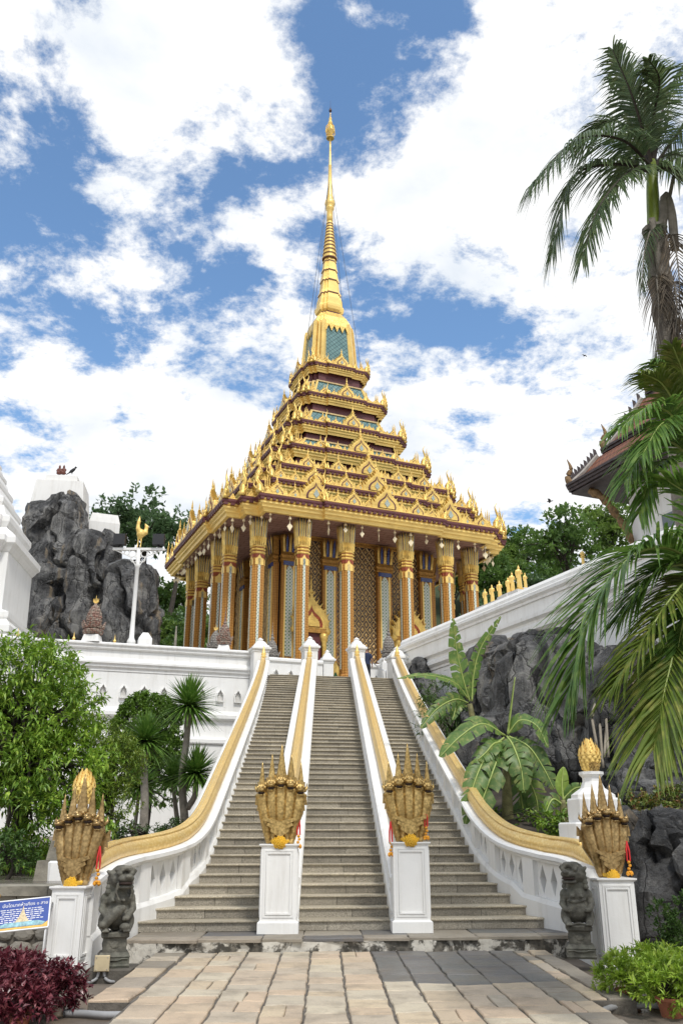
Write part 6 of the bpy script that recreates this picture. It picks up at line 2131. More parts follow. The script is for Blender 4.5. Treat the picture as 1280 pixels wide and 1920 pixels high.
M['leaf_red'] = mat_leaf('maroon_leaf', (0.07, 0.012, 0.02), (0.15, 0.026, 0.038), (0.32, 0.10, 0.11), 0.3, 0.2, 6)
M['leaf_bright'] = mat_leaf('bright_green_leaf', (0.19, 0.31, 0.03), (0.31, 0.45, 0.05), (0.43, 0.52, 0.09), 0.4, 0.3, 5)
M['leaf_mixed'] = mat_leaf('croton_leaf', (0.07, 0.14, 0.02), (0.2, 0.24, 0.04), (0.42, 0.16, 0.09), 0.4, 0.2, 4)
M['banana'] = mat_leaf('banana_leaf', (0.09, 0.17, 0.04), (0.15, 0.26, 0.06), (0.30, 0.34, 0.10), 0.45, 0.35, 2.2)
M['banana_y'] = mat_leaf('young_banana_leaf', (0.2, 0.32, 0.05), (0.3, 0.42, 0.08), None, 0.4, 0.35, 1.0)
M['midrib'] = plain('pale_midrib', (0.34, 0.42, 0.12), 0.45)
M['palm'] = mat_leaf('palm_leaflet', (0.08, 0.17, 0.03), (0.15, 0.28, 0.05), (0.27, 0.39, 0.085), 0.35, 0.35, 1.5)
M['palm_y'] = mat_leaf('yellowing_palm_leaflet', (0.10, 0.16, 0.025), (0.17, 0.23, 0.04), (0.28, 0.29, 0.07), 0.35, 0.25, 1.5)
M['palm_high'] = mat_leaf('high_palm_leaflet', (0.085, 0.14, 0.06), (0.14, 0.205, 0.09), (0.20, 0.25, 0.1), 0.4, 0.4, 1.5)
M['palm_dead'] = mat_leaf('dead_palm_leaflet', (0.07, 0.055, 0.04), (0.13, 0.10, 0.07), (0.19, 0.15, 0.1), 0.8, 0.1, 2)
M['dracaena'] = mat_leaf('dracaena_leaf', (0.06, 0.14, 0.02), (0.12, 0.23, 0.035), (0.22, 0.34, 0.07), 0.35, 0.2, 3)
M['bark'] = plain('grey_bark', (0.24, 0.215, 0.18), 0.9, 0, 0.35, 5, 0.6, 22)
M['bark_dark'] = plain('dark_bark', (0.055, 0.045, 0.035), 0.9, 0, 0.35, 5, 0.6, 22)
M['crownshaft'] = plain('green_crownshaft', (0.26, 0.34, 0.05), 0.4, 0, 0.25, 3)
M['pot'] = plain('terracotta_pot', (0.30, 0.105, 0.055), 0.75, 0, 0.25, 5, 0.2, objvar=0.25)
M['pot_grey'] = plain('grey_cement_pot', (0.30, 0.25, 0.2), 0.85, 0, 0.25, 5, 0.2)
M['pink'] = plain('pink_flower', (0.65, 0.06, 0.16), 0.5)
rng = random.Random(5)


def leaf(mb, p, d, up, L, W, droop=0.0):
    """folded lance-shaped leaf from p along d"""
    d = d.normalized()
    s = d.cross(up)
    if s.length < 1e-4:
        s = Vector((1, 0, 0))
    s.normalize()
    n = s.cross(d)
    m = p + d * (L * 0.45) + n * (-droop * 0.3 * L)
    e = p + d * L + n * (-droop * L)
    k = n * (W * 0.28)
    mb.add([p, m + s * (W * 0.5) + k, e, m - s * (W * 0.5) + k, m], [(0, 4, 1), (4, 2, 1), (0, 3, 4), (4, 3, 2)])


def quadleaf(mb, p, d, up, L, W):
    d = d.normalized()
    s = d.cross(up)
    if s.length < 1e-4:
        s = Vector((1, 0, 0))
    s.normalize()
    m = p + d * (L * 0.5)
    mb.add([p, m + s * (W * 0.5), p + d * L, m - s * (W * 0.5)], [(0, 1, 2, 3)])


def rdir():
    while True:
        v = Vector((rng.uniform(-1, 1), rng.uniform(-1, 1), rng.uniform(-1, 1)))
        if 0.05 < v.length < 1:
            return v.normalized()


def crown(blobs, sprays, per, L, W, spread, droop=0.25, simple=False, hollow=0.55):
    """leaf sprays on and inside the blobs; each spray is a twig's worth of leaves"""
    mb = MB()
    vol = [b[1][0] * b[1][1] * b[1][2] for b in blobs]
    tot = sum(v ** (2 / 3) for v in vol)
    tips = []
    for (c, r), v in zip(blobs, vol):
        c = Vector(c)
        for _ in range(max(3, int(sprays * v ** (2 / 3) / tot))):
            n = rdir()
            if n.z < -0.35 and rng.random() < 0.6:
                n.z = -n.z
            f = hollow + (1.06 - hollow) * rng.random() ** 0.5
            p = c + Vector((n.x * r[0], n.y * r[1], n.z * r[2])) * f
            ax = (n + Vector((0, 0, rng.uniform(-0.1, 0.5))) + rdir() * 0.5).normalized()
            tips.append((p, ax))
            for k in range(per):
                u = k / per
                d = (ax * (0.35 + 0.5 * rng.random()) + rdir() * 0.9 + Vector((0, 0, -droop))).normalized()
                q = p + ax * (u * spread) + rdir() * spread * 0.18
                l_ = L * rng.uniform(0.65, 1.2)
                if simple:
                    quadleaf(mb, q, d, rdir() * 0.5 + Vector((0, 0, 1)), l_, W * rng.uniform(0.7, 1.2))
                else:
                    leaf(mb, q, d, rdir() * 0.35 + Vector((0, 0, 1)), l_, W * rng.uniform(0.8, 1.2), droop)
    return mb, tips


def limbs(root, trunk_top, tips, r0, every=6, base_lean=0.1):
    mb = MB()
    root, top = Vector(root), Vector(trunk_top)
    mb.tube(spline([root, root.lerp(top, 0.5) + Vector((base_lean, 0, 0)), top], 5), [r0 * (1 - 0.06 * i) for i in range(11)], 9)
    for i, (p, ax) in enumerate(tips):
        if i % every:
            continue
        a = root.lerp(top, rng.uniform(0.55, 1.0))
        mid_ = a.lerp(p, 0.5) + Vector((rng.uniform(-0.1, 0.1), rng.uniform(-0.1, 0.1), 0.12 * (p - a).length))
        mb.tube([a, mid_, p], [r0 * 0.42, r0 * 0.24, r0 * 0.06], 5)
    return mb


def tree(name, lab, base, top, blobs, sprays, per, L, W, spread, lm, bm_2, r0, cat='tree', every=8, droop=0.25, hollow=0.55, grp=None):
    t = thing(name, lab, cat, base, 0, grp)
    b = Vector(base)
    mb, tips = crown([(tuple(Vector(c) - b), r) for c, r in blobs], sprays, per, L, W, spread, droop, False, hollow)
    mb.obj('crown', lm, t)
    limbs((0, 0, -0.1), Vector(top) - b, tips, r0, every).obj('trunk', bm_2, t, smooth=True)
    return t


# ---- broad-leaved tree at the left edge
tree('broadleaf_tree', 'large bushy green tree filling the left edge before the white wall', (-6.1, 18.2, 0.95), (-6.0, 18.4, 3.6),
     [((-6.30, 18.40, 4.71), (1.0, 0.9, 0.62)), ((-5.83, 18.60, 4.85), (0.55, 0.7, 0.4)), ((-7.36, 18.40, 4.49), (1.0, 1.0, 0.8)), ((-5.82, 18.00, 3.59), (1.15, 1.0, 0.75)), ((-5.17, 18.20, 3.93), (0.55, 0.8, 0.5)), ((-6.67, 18.00, 2.87), (1.1, 1.0, 0.8)), ((-5.35, 17.80, 2.76), (0.95, 0.9, 0.6)),
      ((-5.79, 17.60, 1.88), (1.0, 0.9, 0.6)), ((-4.96, 17.80, 1.98), (0.75, 0.8, 0.5)), ((-5.74, 17.40, 1.24), (0.5, 0.6, 0.35)), ((-4.90, 18.30, 3.10), (0.5, 0.7, 0.5))],
     1250, 16, 0.165, 0.052, 0.34, M['leaf_tree'], M['bark_dark'], 0.16)
tree('feathery_shrub', 'lighter yellow-green shrub just right of the big left tree', (-4.55, 19.2, 1.4), (-4.4, 19.2, 2.6),
     [((-4.54, 19.30, 3.07), (0.5, 0.6, 0.45)), ((-4.81, 19.20, 2.64), (0.4, 0.6, 0.45)), ((-4.22, 19.40, 2.97), (0.28, 0.4, 0.35)), ((-4.50, 19.00, 2.21), (0.55, 0.6, 0.45)), ((-4.82, 19.50, 3.70), (0.25, 0.3, 0.22)), ((-4.39, 19.50, 3.42), (0.2, 0.3, 0.2))],
     420, 16, 0.11, 0.036, 0.22, M['leaf_light'], M['bark_dark'], 0.06, 'shrub')
tree('dome_topiary', 'clipped dome-shaped tree behind the dracaenas against the white wall', (-5.85, 30.5, 1.5), (-5.85, 30.5, 4.2),
     [((-5.99, 30.50, 4.98), (1.1, 1.1, 1.0)), ((-5.92, 30.50, 4.07), (1.15, 1.1, 0.9)), ((-6.01, 30.50, 5.29), (0.95, 1.0, 0.85)), ((-5.46, 30.50, 3.39), (1.0, 1.0, 0.8))], 1500, 15, 0.12, 0.065, 0.10, M['leaf_topiary'], M['bark_dark'], 0.12, hollow=0.86)
tree('low_hedge', 'low dark hedge at the foot of the dracaena trunks', (-4.1, 22.5, 1.4), (-4.1, 22.5, 1.6),
     [((-4.65, 22.30, 1.59), (0.5, 0.4, 0.22)), ((-3.95, 22.60, 1.57), (0.5, 0.4, 0.2)), ((-5.08, 22.00, 1.53), (0.4, 0.4, 0.3)), ((-3.64, 23.00, 1.71), (0.4, 0.4, 0.2)), ((-4.97, 22.20, 1.89), (0.25, 0.3, 0.2))], 220, 12, 0.09, 0.045, 0.14, M['leaf_dark'], M['bark_dark'], 0.04, 'hedge')
tree('potted_bush', 'dark round bush at the foot of the big left tree', (-5.26, 15.90, 1.03), (-5.30, 15.90, 1.36),
     [((-5.38, 16.00, 1.35), (0.45, 0.4, 0.3)), ((-5.14, 15.90, 1.15), (0.3, 0.3, 0.2))], 90, 12, 0.1, 0.045, 0.14, M['leaf_dark'], M['bark_dark'], 0.04, 'bush')


# ---- dracaenas
def rosette(c, r, n, W, hang=0.22):
    mb = MB()
    c = Vector(c)
    for i in range(n):
        u = (i + 0.5) / n
        el = R(85) - u * R(118) + rng.uniform(-0.12, 0.12)
        az = i * 2.39996
        d = Vector((math.cos(az) * math.cos(el), math.sin(az) * math.cos(el), math.sin(el)))
        L = r * rng.uniform(0.85, 1.1)
        s = d.cross(Vector((0, 0, 1)))
        s = s.normalized() if s.length > 0.01 else Vector((1, 0, 0))
        pts = []
        for k in range(5):
            f = k / 4
            pts.append(c + d * (L * f) + Vector((0, 0, -hang * L * f * f * (0.3 + math.cos(el) * 0.7))))
        ws = [W * 0.5, W, W * 0.85, W * 0.5, 0.004]
        nrm = s.cross(d).normalized()
        vs_ = []
        for p, w in zip(pts, ws):
            vs_ += [p - s * w * 0.5 + nrm * w * 0.15, p, p + s * w * 0.5 + nrm * w * 0.15]
        fs_ = []
        for k in range(4):
            fs_ += [(3 * k, 3 * k + 1, 3 * k + 4, 3 * k + 3), (3 * k + 1, 3 * k + 2, 3 * k + 5, 3 * k + 4)]
        mb.add(vs_, fs_)
    return mb


def dracaena(lab, base, stems):
    t = thing('dracaena', lab, 'dracaena', base)
    b = Vector(base)
    for path, rad, hr_, n in stems:
        P_ = [Vector(p) - b for p in path]
        sp_ = spline(P_, 5)
        MB().tube(sp_, [rad * (1.25 - 0.4 * i / (len(sp_) - 1)) for i in range(len(sp_))], 9).obj('trunk', M['bark'], t, smooth=True)
        rosette(P_[-1] + Vector((0, 0, 0.02)), hr_, n, 0.072).obj('leaf_crown', M['dracaena'], t)


dracaena('forked dracaena with two round heads next to the left balustrade', (-3.87, 26.00, 1.89), [
    ([(-3.87, 26.00, 1.89), (-4.03, 26.00, 3.13), (-3.97, 26.00, 4.16), (-3.96, 26.00, 5.14)], 0.095, 1.05, 300), ([(-3.83, 26.00, 2.35), (-3.61, 25.80, 2.70), (-3.61, 25.80, 3.24)], 0.075, 0.92, 260)])
dracaena('tall single-stemmed dracaena with drooping head left of the forked one', (-4.62, 24.00, 1.43), [([(-4.62, 24.00, 1.43), (-4.65, 24.00, 2.49), (-4.73, 24.00, 3.29), (-4.74, 24.00, 3.94)], 0.095, 0.9, 260)])
dracaena('low dracaena clump in shade between the two dracaena trunks', (-4.28, 27.00, 1.79), [([(-4.20, 27.00, 1.75), (-4.36, 27.00, 2.60), (-4.46, 27.00, 3.16)], 0.06, 0.8, 200), ([(-5.28, 26.00, 1.58), (-5.24, 26.00, 2.14), (-5.21, 26.00, 2.87)], 0.05, 0.95, 200)])


# ---- banana plants
def banana_leaf(t, pts, W, m, tear=0.5, fold=0.25, seed=1, roll=0.0):
    rg = random.Random(seed)
    b = Vector(t.location)
    sp_ = spline([Vector(p) - b for p in pts], 9)
    n = len(sp_)
    mb = MB()
    rib = []
    for i, p in enumerate(sp_):
        tg = (sp_[min(i + 1, n - 1)] - sp_[max(i - 1, 0)]).normalized()
        view = Vector((0, -1, 0.45))
        s = tg.cross(view).normalized()
        s = (Matrix.Rotation(roll, 3, tg) @ s)
        nn = s.cross(tg).normalized()
        u = i / (n - 1)
        w = W * max(0.02, math.sin(math.pi * min(1, max(0, (u - 0.06) / 0.94)) ** 0.62)) ** 0.6 if u > 0.06 else 0.02
        rib.append((p, s, nn, w, tg))
    for sd in (-1, 1):
        i = 0
        while i < n - 1:
            run = rg.choice((1, 2, 2, 3)) if rg.random() < tear else rg.choice((4, 5, 6))
            j = min(i + run, n - 1)
            dr = rg.uniform(0.0, 0.35) * tear
            sl = rg.uniform(-0.1, 0.25) * tear
            rows = []
            for k in range(i, j + 1):
                p, s, nn, w, tg = rib[k]
                f0 = 0.0
                rows.append([p, p + s * sd * w * 0.5 + nn * (w * fold * 0.8) + tg * w * (0.22 + sl), p + s * sd * w * 0.97 + nn * (w * (fold * 0.5 - dr)) + tg * w * (0.42 + sl) + Vector((0, 0, -dr * w * 0.8))])
            if len(rows) > 1 and tear > 0.2:                  # pull the torn edges apart
                for e_, o_ in ((0, 1), (len(rows) - 1, -1)):
                    rows[e_][2] = rows[e_][2].lerp(rows[e_ + o_][2], 0.42 if rg.random() < 0.7 else 0.1)
                    rows[e_][1] = rows[e_][1].lerp(rows[e_ + o_][1], 0.12)
            vs_ = [v for r_ in rows for v in r_]
            fs_ = []
            for k in range(len(rows) - 1):
                for c in range(2):
                    q = (3 * k + c, 3 * k + c + 1, 3 * k + c + 4, 3 * k + c + 3)
                    fs_.append(q if sd > 0 else tuple(reversed(q)))
            mb.add(vs_, fs_)
            i = j
    o = mb.obj('leaf', m, t, smooth=True)
    MB().tube([p + nn * 0.012 for p, s, nn, w, tg in rib], [0.028 - 0.02 * i / n for i in range(n)], 5).obj('midrib', M['midrib'], o, smooth=True)
    return o


def banana(lab, base, stem, leaves):
    t = thing('banana_plant', lab, 'banana plant', base)
    sp_ = spline([Vector(p) - Vector(base) for p in stem], 5)
    MB().tube(sp_, [0.15 - 0.08 * i / (len(sp_) - 1) for i in range(len(sp_))], 10).obj('stem', plain('banana_stem', (0.16, 0.15, 0.06), 0.7, 0, 0.5, 6, 0.5) if 'banana_stem' not in bpy.data.materials else bpy.data.materials['banana_stem'], t, smooth=True)
    for i, (pts, W, m, tear, roll) in enumerate(leaves):
        banana_leaf(t, pts, W, M[m], tear, seed=i + 3, roll=roll)
    return t


banana('taller ragged banana plant close to the right balustrade', (4.20, 24.50, 2.78), [(4.20, 24.50, 2.78), (4.14, 24.50, 3.89), (3.96, 24.50, 5.03)], [
    ([(3.96, 24.50, 5.10), (3.80, 24.40, 5.67), (3.64, 24.30, 6.47), (3.54, 24.10, 7.33)], 0.28, 'banana', 1.00, 0),
    ([(4.02, 24.50, 5.10), (4.09, 24.50, 5.76), (4.34, 24.50, 6.58), (4.97, 24.50, 7.49)], 0.23, 'banana', 1.00, 0.7),
    ([(3.89, 24.40, 5.16), (3.47, 24.00, 5.53), (2.71, 23.60, 5.65), (1.89, 23.30, 5.52)], 0.21, 'banana', 0.35, 0.5),
    ([(3.89, 24.40, 5.04), (3.47, 23.90, 5.06), (2.92, 23.50, 4.75), (2.45, 23.20, 4.23)], 0.26, 'banana', 1.00, -0.3),
    ([(3.85, 24.40, 4.94), (3.56, 24.00, 4.93), (3.37, 23.80, 4.51)], 0.19, 'banana', 0.70, 0.3)])
banana('large drooping banana plant in front of the dark boulder', (4.11, 21.00, 1.59), [(4.11, 21.00, 1.59), (4.15, 21.00, 2.62), (4.20, 21.00, 3.75)], [
    ([(4.18, 21.00, 3.81), (3.61, 20.60, 4.03), (3.05, 20.20, 3.73), (2.52, 20.00, 3.25)], 0.36, 'banana', 0.35, 0.5),
    ([(4.26, 21.00, 3.84), (4.52, 20.80, 4.13), (4.84, 20.60, 3.99), (5.01, 20.40, 3.49)], 0.31, 'banana', 0.32, -0.6),
    ([(4.21, 20.90, 3.78), (4.24, 20.40, 3.51), (4.31, 20.10, 3.03), (4.32, 20.00, 2.51)], 0.31, 'banana', 0.75, 0.1),
    ([(4.26, 20.90, 3.78), (4.62, 20.60, 3.53), (4.90, 20.50, 3.06), (5.08, 20.40, 2.60)], 0.29, 'banana', 0.90, 0),
    ([(4.13, 20.90, 3.75), (3.67, 20.40, 3.40), (3.24, 20.00, 2.69), (2.98, 19.80, 1.86)], 0.31, 'banana', 0.95, 0),
    ([(4.15, 20.90, 3.68), (3.81, 20.30, 3.16), (3.46, 20.00, 2.47), (3.16, 19.80, 1.79)], 0.31, 'banana', 0.90, 0.2),
    ([(4.31, 21.10, 3.64), (4.65, 21.20, 2.99), (4.86, 21.20, 2.40), (4.85, 21.20, 1.88)], 0.29, 'banana', 0.90, 0.3),
    ([(4.31, 21.20, 3.59), (4.49, 21.30, 2.76), (4.54, 21.30, 2.05), (4.46, 21.30, 1.62)], 0.26, 'banana', 0.90, -0.3),
    ([(4.13, 20.90, 3.66), (3.82, 20.50, 3.58), (3.59, 20.30, 3.37), (3.39, 20.20, 3.21)], 0.26, 'banana', 0.60, 0.2),
    ([(4.24, 21.00, 3.87), (4.35, 21.00, 4.42), (4.50, 21.00, 5.18)], 0.09, 'banana_y', 0.00, 1.2)])
banana('small pale-leaved banana shoot left of the right lotus post', (5.02, 19.50, 1.55), [(5.02, 19.50, 1.55), (5.04, 19.50, 2.02), (5.03, 19.50, 2.34)], [
    ([(5.03, 19.50, 2.34), (5.03, 19.50, 2.66), (5.10, 19.50, 3.01)], 0.17, 'banana_y', 0.20, 0.3), ([(5.03, 19.50, 2.34), (5.25, 19.40, 2.55), (5.46, 19.30, 2.60)], 0.15, 'banana', 0.50, 0.2),
    ([(5.02, 19.50, 2.23), (5.26, 19.30, 2.33), (5.37, 19.20, 2.01)], 0.17, 'banana', 0.50, 0.2), ([(5.02, 19.50, 2.23), (4.78, 19.40, 2.34), (4.56, 19.30, 2.01)], 0.15, 'banana', 0.60, 0)])
tree('leafy_undergrowth', 'dense green undergrowth between the small banana shoot and lotus post', (5.00, 19.00, 1.50), (5.02, 19.00, 1.80),
     [((5.08, 19.00, 1.85), (0.35, 0.4, 0.3)), ((4.74, 19.00, 1.75), (0.3, 0.4, 0.25)), ((4.70, 20.50, 1.71), (0.5, 0.4, 0.3)), ((3.95, 21.50, 1.71), (0.6, 0.4, 0.35))], 110, 11, 0.17, 0.07, 0.2, M['leaf_tree'], M['bark_dark'], 0.03, 'shrub')
ol_ = tree('oleander_bush', 'oleander bush with a few pink flowers behind the banana plants', (3.94, 28.00, 3.57), (3.99, 28.00, 4.69),
     [((3.93, 28.00, 5.34), (0.9, 0.8, 0.8)), ((4.85, 28.00, 5.35), (0.8, 0.8, 0.8)), ((3.66, 27.50, 4.40), (0.7, 0.7, 0.7)), ((4.46, 27.50, 4.16), (1.0, 0.7, 0.7)), ((5.63, 27.00, 5.38), (0.35, 0.4, 0.6)), ((5.29, 27.00, 4.58), (0.6, 0.6, 0.7))], 300, 12, 0.26, 0.04, 0.35, M['leaf_dark'], M['bark_dark'], 0.05, 'bush')
fb = MB()
for p in ((5.65, 26.50, 6.13), (5.55, 26.50, 5.92), (5.84, 26.50, 6.08), (3.70, 27.30, 5.54), (3.46, 27.30, 5.41), (5.52, 26.50, 5.75)):
    for _ in range(5):
        fb.ball(Vector(p) - ol_.location + rdir() * 0.05, 0.045, 6, 5)
fb.obj('pink_flowers', M['pink'], ol_)


# ---- palms
def frond(t, pts, LL, n, m, W=0.045, droop=0.5, lift=0.35, rib='midrib', twist=0.0, keep=1.0, r0=0.03):
    b = Vector(t.location)
    sp_ = spline([Vector(p) - b for p in pts], 12)
    N = len(sp_)
    mb = MB()
    for i in range(n):
        u = 0.12 + 0.88 * i / (n - 1)
        x_ = u * (N - 1)
        k = min(int(x_), N - 2)
        p = sp_[k].lerp(sp_[k + 1], x_ - k)
        tg = (sp_[min(k + 2, N - 1)] - sp_[max(k - 1, 0)]).normalized()
        s = tg.cross(Vector((0, 0, 1)))
        s = s.normalized() if s.length > 0.05 else Vector((1, 0, 0))
        s = Matrix.Rotation(twist, 3, tg) @ s
        up = s.cross(tg)
        L0 = LL * (0.55 + 0.45 * math.sin(math.pi * (0.15 + 0.75 * u))) * (1.0 if u < 0.85 else 1.0 - 1.8 * (u - 0.85))
        for sd in (-1, 1):
            if rng.random() > keep:
                continue
            d = (s * sd * (0.95 - 0.45 * u) + tg * (0.45 + 0.65 * u) + up * lift * rng.uniform(0.3, 1.0) + rdir() * 0.10).normalized()
            L = L0 * rng.uniform(0.85, 1.1)
            w = W * rng.uniform(0.8, 1.15)
            side = d.cross(up)
            side = side.normalized() if side.length > 0.05 else tg
            q = [p + d * (L * f) + Vector((0, 0, -1)) * (droop * L * f * f * rng.uniform(0.8, 1.15)) for f in (0, 0.35, 0.7, 1.0)]
            ws = (w * 0.55, w, w * 0.7, 0.004)
            nn = side.cross(d).normalized()
            vs_ = []
            for p_, w_ in zip(q, ws):
                vs_ += [p_ - side * w_ * 0.5 + nn * w_ * 0.2, p_, p_ + side * w_ * 0.5 + nn * w_ * 0.2]
            fs_ = []
            for k2 in range(3):
                fs_ += [(3 * k2, 3 * k2 + 1, 3 * k2 + 4, 3 * k2 + 3), (3 * k2 + 1, 3 * k2 + 2, 3 * k2 + 5, 3 * k2 + 4)]
            mb.add(vs_, fs_)
    o = mb.obj('frond', M[m], t)
    MB().tube(sp_, [r0 - (r0 - 0.006) * i / (N - 1) for i in range(N)], 6).obj('rachis', M[rib], o, smooth=True)
    return o


pt_ = thing('palm_tree', 'tall palm with green crownshaft and hanging dead fronds at the upper right', 'palm tree', (5.25, 11.0, -0.15))
b0 = Vector(pt_.location)
trk = [Vector(p) - b0 for p in ((5.25, 11.0, -0.15), (5.1, 11.0, 3.0), (4.81, 11.00, 5.41), (4.90, 11.00, 7.65), (4.91, 11.00, 9.06), (4.95, 11.00, 10.29))]
sp_ = spline(trk, 8)
MB().tube(sp_, [0.15 + 0.02 * math.sin(i * 1.9) + 0.03 * max(0, i - 26) / 14 for i in range(len(sp_))], 12).obj('trunk', M['bark'], pt_, smooth=True)
sp_ = spline([Vector(p) - b0 for p in ((4.95, 11.00, 10.29), (4.98, 11.00, 10.69), (5.03, 11.00, 11.25), (5.08, 11.00, 11.61))], 4)
MB().tube(sp_, [0.1, 0.105, 0.105, 0.1, 0.1, 0.098, 0.095, 0.09, 0.085, 0.08, 0.07, 0.06, 0.04], 12).obj('crownshaft', M['crownshaft'], pt_, smooth=True)
for i, (pts, LL, n) in enumerate((
        ([(5.06, 11.00, 11.46), (4.90, 10.80, 12.06), (4.71, 10.60, 12.60), (4.44, 10.40, 13.21)], 0.78, 46),
        ([(5.06, 11.00, 11.46), (4.47, 10.60, 11.63), (3.63, 10.20, 11.24), (2.80, 9.80, 10.08)], 0.66, 46),
        ([(5.04, 11.00, 11.42), (4.32, 10.70, 11.25), (3.61, 10.50, 10.79), (3.18, 10.40, 9.44)], 0.62, 44),
        ([(5.05, 11.00, 11.40), (4.45, 10.50, 10.91), (3.80, 10.10, 9.94), (3.43, 9.90, 8.98)], 0.52, 42),
        ([(5.07, 11.00, 11.42), (5.24, 10.80, 11.28), (5.47, 10.60, 10.81), (5.62, 10.50, 9.91)], 0.6, 36),
        ([(5.08, 11.00, 11.49), (5.37, 11.20, 12.45), (5.71, 11.40, 13.44), (6.21, 11.50, 14.27)], 0.75, 44),
        ([(5.09, 11.00, 11.47), (5.47, 11.00, 12.04), (5.96, 11.00, 12.59), (6.45, 11.00, 12.38)], 0.7, 40),
        ([(5.04, 11.00, 11.47), (5.08, 11.50, 12.56), (4.84, 11.90, 13.28), (4.34, 12.20, 13.03)], 0.6, 40),
        ([(5.06, 11.00, 11.49), (5.34, 11.50, 12.85), (5.42, 11.90, 13.95), (5.15, 12.20, 14.50)], 0.7, 40),
        ([(5.06, 11.00, 11.49), (5.16, 10.90, 12.37), (5.15, 10.50, 12.73), (4.79, 10.00, 12.61)], 0.7, 40),
        ([(5.06, 11.00, 11.42), (5.20, 11.60, 12.15), (4.94, 12.00, 12.28), (4.56, 12.20, 11.55)], 0.5, 34),
        ([(5.07, 11.00, 11.45), (5.62, 11.60, 12.27), (6.17, 12.00, 12.53), (6.55, 12.20, 12.03)], 0.6, 30))):
    frond(pt_, pts, LL * 1.08, int(n * 1.7), 'palm_high', 0.036, 0.8, 0.25, 'bark_dark' if i else 'bark_dark', r0=0.032)
for i, (pts, LL, n) in enumerate((([(4.99, 11.00, 10.20), (4.86, 10.85, 10.22), (4.65, 10.75, 9.72), (4.51, 10.70, 9.04)], 0.3, 34), ([(5.02, 11.00, 9.91), (5.10, 10.80, 10.04), (5.07, 10.70, 9.22), (4.90, 10.70, 8.07)], 0.42, 40),
                                  ([(4.94, 11.00, 9.43), (4.79, 10.80, 9.29), (4.72, 10.75, 8.62), (4.56, 10.75, 7.76)], 0.36, 40), ([(4.98, 11.00, 9.25), (5.00, 10.75, 9.17), (4.94, 10.70, 8.51), (4.69, 10.70, 7.48)], 0.4, 44), ([(4.99, 11.00, 8.70), (5.06, 10.80, 8.48), (5.01, 10.80, 7.79), (4.83, 10.80, 6.88)], 0.4, 40))):
    frond(pt_, pts, LL, n, 'palm_dead' if i else 'palm_high', 0.022, 0.9, 0.1, 'bark', r0=0.02)
for pts, r_ in (([(4.96, 10.90, 10.02), (5.04, 10.85, 10.37), (5.13, 10.85, 10.82), (5.18, 10.85, 10.47), (5.14, 10.85, 9.80)], 0.07), ([(4.88, 10.85, 10.22), (4.84, 10.80, 10.33), (4.86, 10.80, 9.85), (4.85, 10.80, 9.29)], 0.05), ([(5.15, 10.90, 10.61), (5.28, 10.80, 11.13)], 0.03)):
    MB().tube(spline([Vector(p) - b0 for p in pts], 4), r_, 7, flat=0.5).obj('dead_sheath', M['bark'], pt_, smooth=True)

p2 = thing('palm_tree', 'lower green palm at the right edge before the orange roof', 'palm tree', (4.75, 10.3, -0.15))
b0 = Vector(p2.location)
MB().tube(spline([Vector((0, 0, 0)), Vector((-0.05, 0, 3)), Vector((4.67, 10.20, 6.22)) - b0], 6), 0.1, 10).obj('trunk', M['bark'], p2, smooth=True)
for i, (pts, LL, n, m) in enumerate((
        ([(4.61, 10.10, 6.17), (4.41, 9.90, 6.67), (4.17, 9.70, 6.94), (3.87, 9.50, 6.97)], 0.46, 30, 'palm_y'),
        ([(4.60, 10.10, 6.10), (4.29, 9.80, 6.54), (3.88, 9.50, 6.50), (3.42, 9.20, 6.10)], 0.55, 34, 'palm'),
        ([(4.60, 10.10, 6.06), (4.24, 9.80, 6.18), (3.83, 9.50, 6.04), (3.39, 9.20, 5.43)], 0.55, 36, 'palm'),
        ([(4.59, 10.10, 6.03), (4.21, 9.70, 5.92), (3.81, 9.40, 5.65), (3.51, 9.20, 5.05)], 0.5, 36, 'palm'),
        ([(4.61, 10.10, 6.14), (4.28, 9.60, 6.30), (3.89, 9.20, 6.14), (3.51, 8.90, 5.63)], 0.5, 34, 'palm'),
        ([(4.68, 10.20, 6.25), (4.67, 10.20, 7.21), (4.48, 10.00, 7.34), (4.15, 9.80, 7.30)], 0.5, 30, 'palm'),
        ([(4.61, 10.10, 6.17), (4.56, 9.90, 6.75), (4.41, 9.60, 7.03), (4.20, 9.30, 7.23)], 0.45, 30, 'palm_y'),
        ([(4.63, 10.10, 6.17), (4.85, 10.10, 6.77), (5.10, 10.10, 7.08), (5.41, 10.10, 6.86)], 0.5, 30, 'palm'))):
    frond(p2, pts, LL * 1.1, int(n * 1.5), m, 0.042, 0.5, 0.35, 'midrib', r0=0.02)
p3 = thing('palm_tree', 'near palm whose big arching fronds hang before the boulder at the right', 'palm tree', (4.35, 9.1, -0.15))
b0 = Vector(p3.location)
MB().tube(spline([Vector((0, 0, 0)), Vector((0.0, 0, 2)), Vector((4.08, 9.10, 3.86)) - b0], 6), 0.09, 10).obj('trunk', M['bark'], p3, smooth=True)
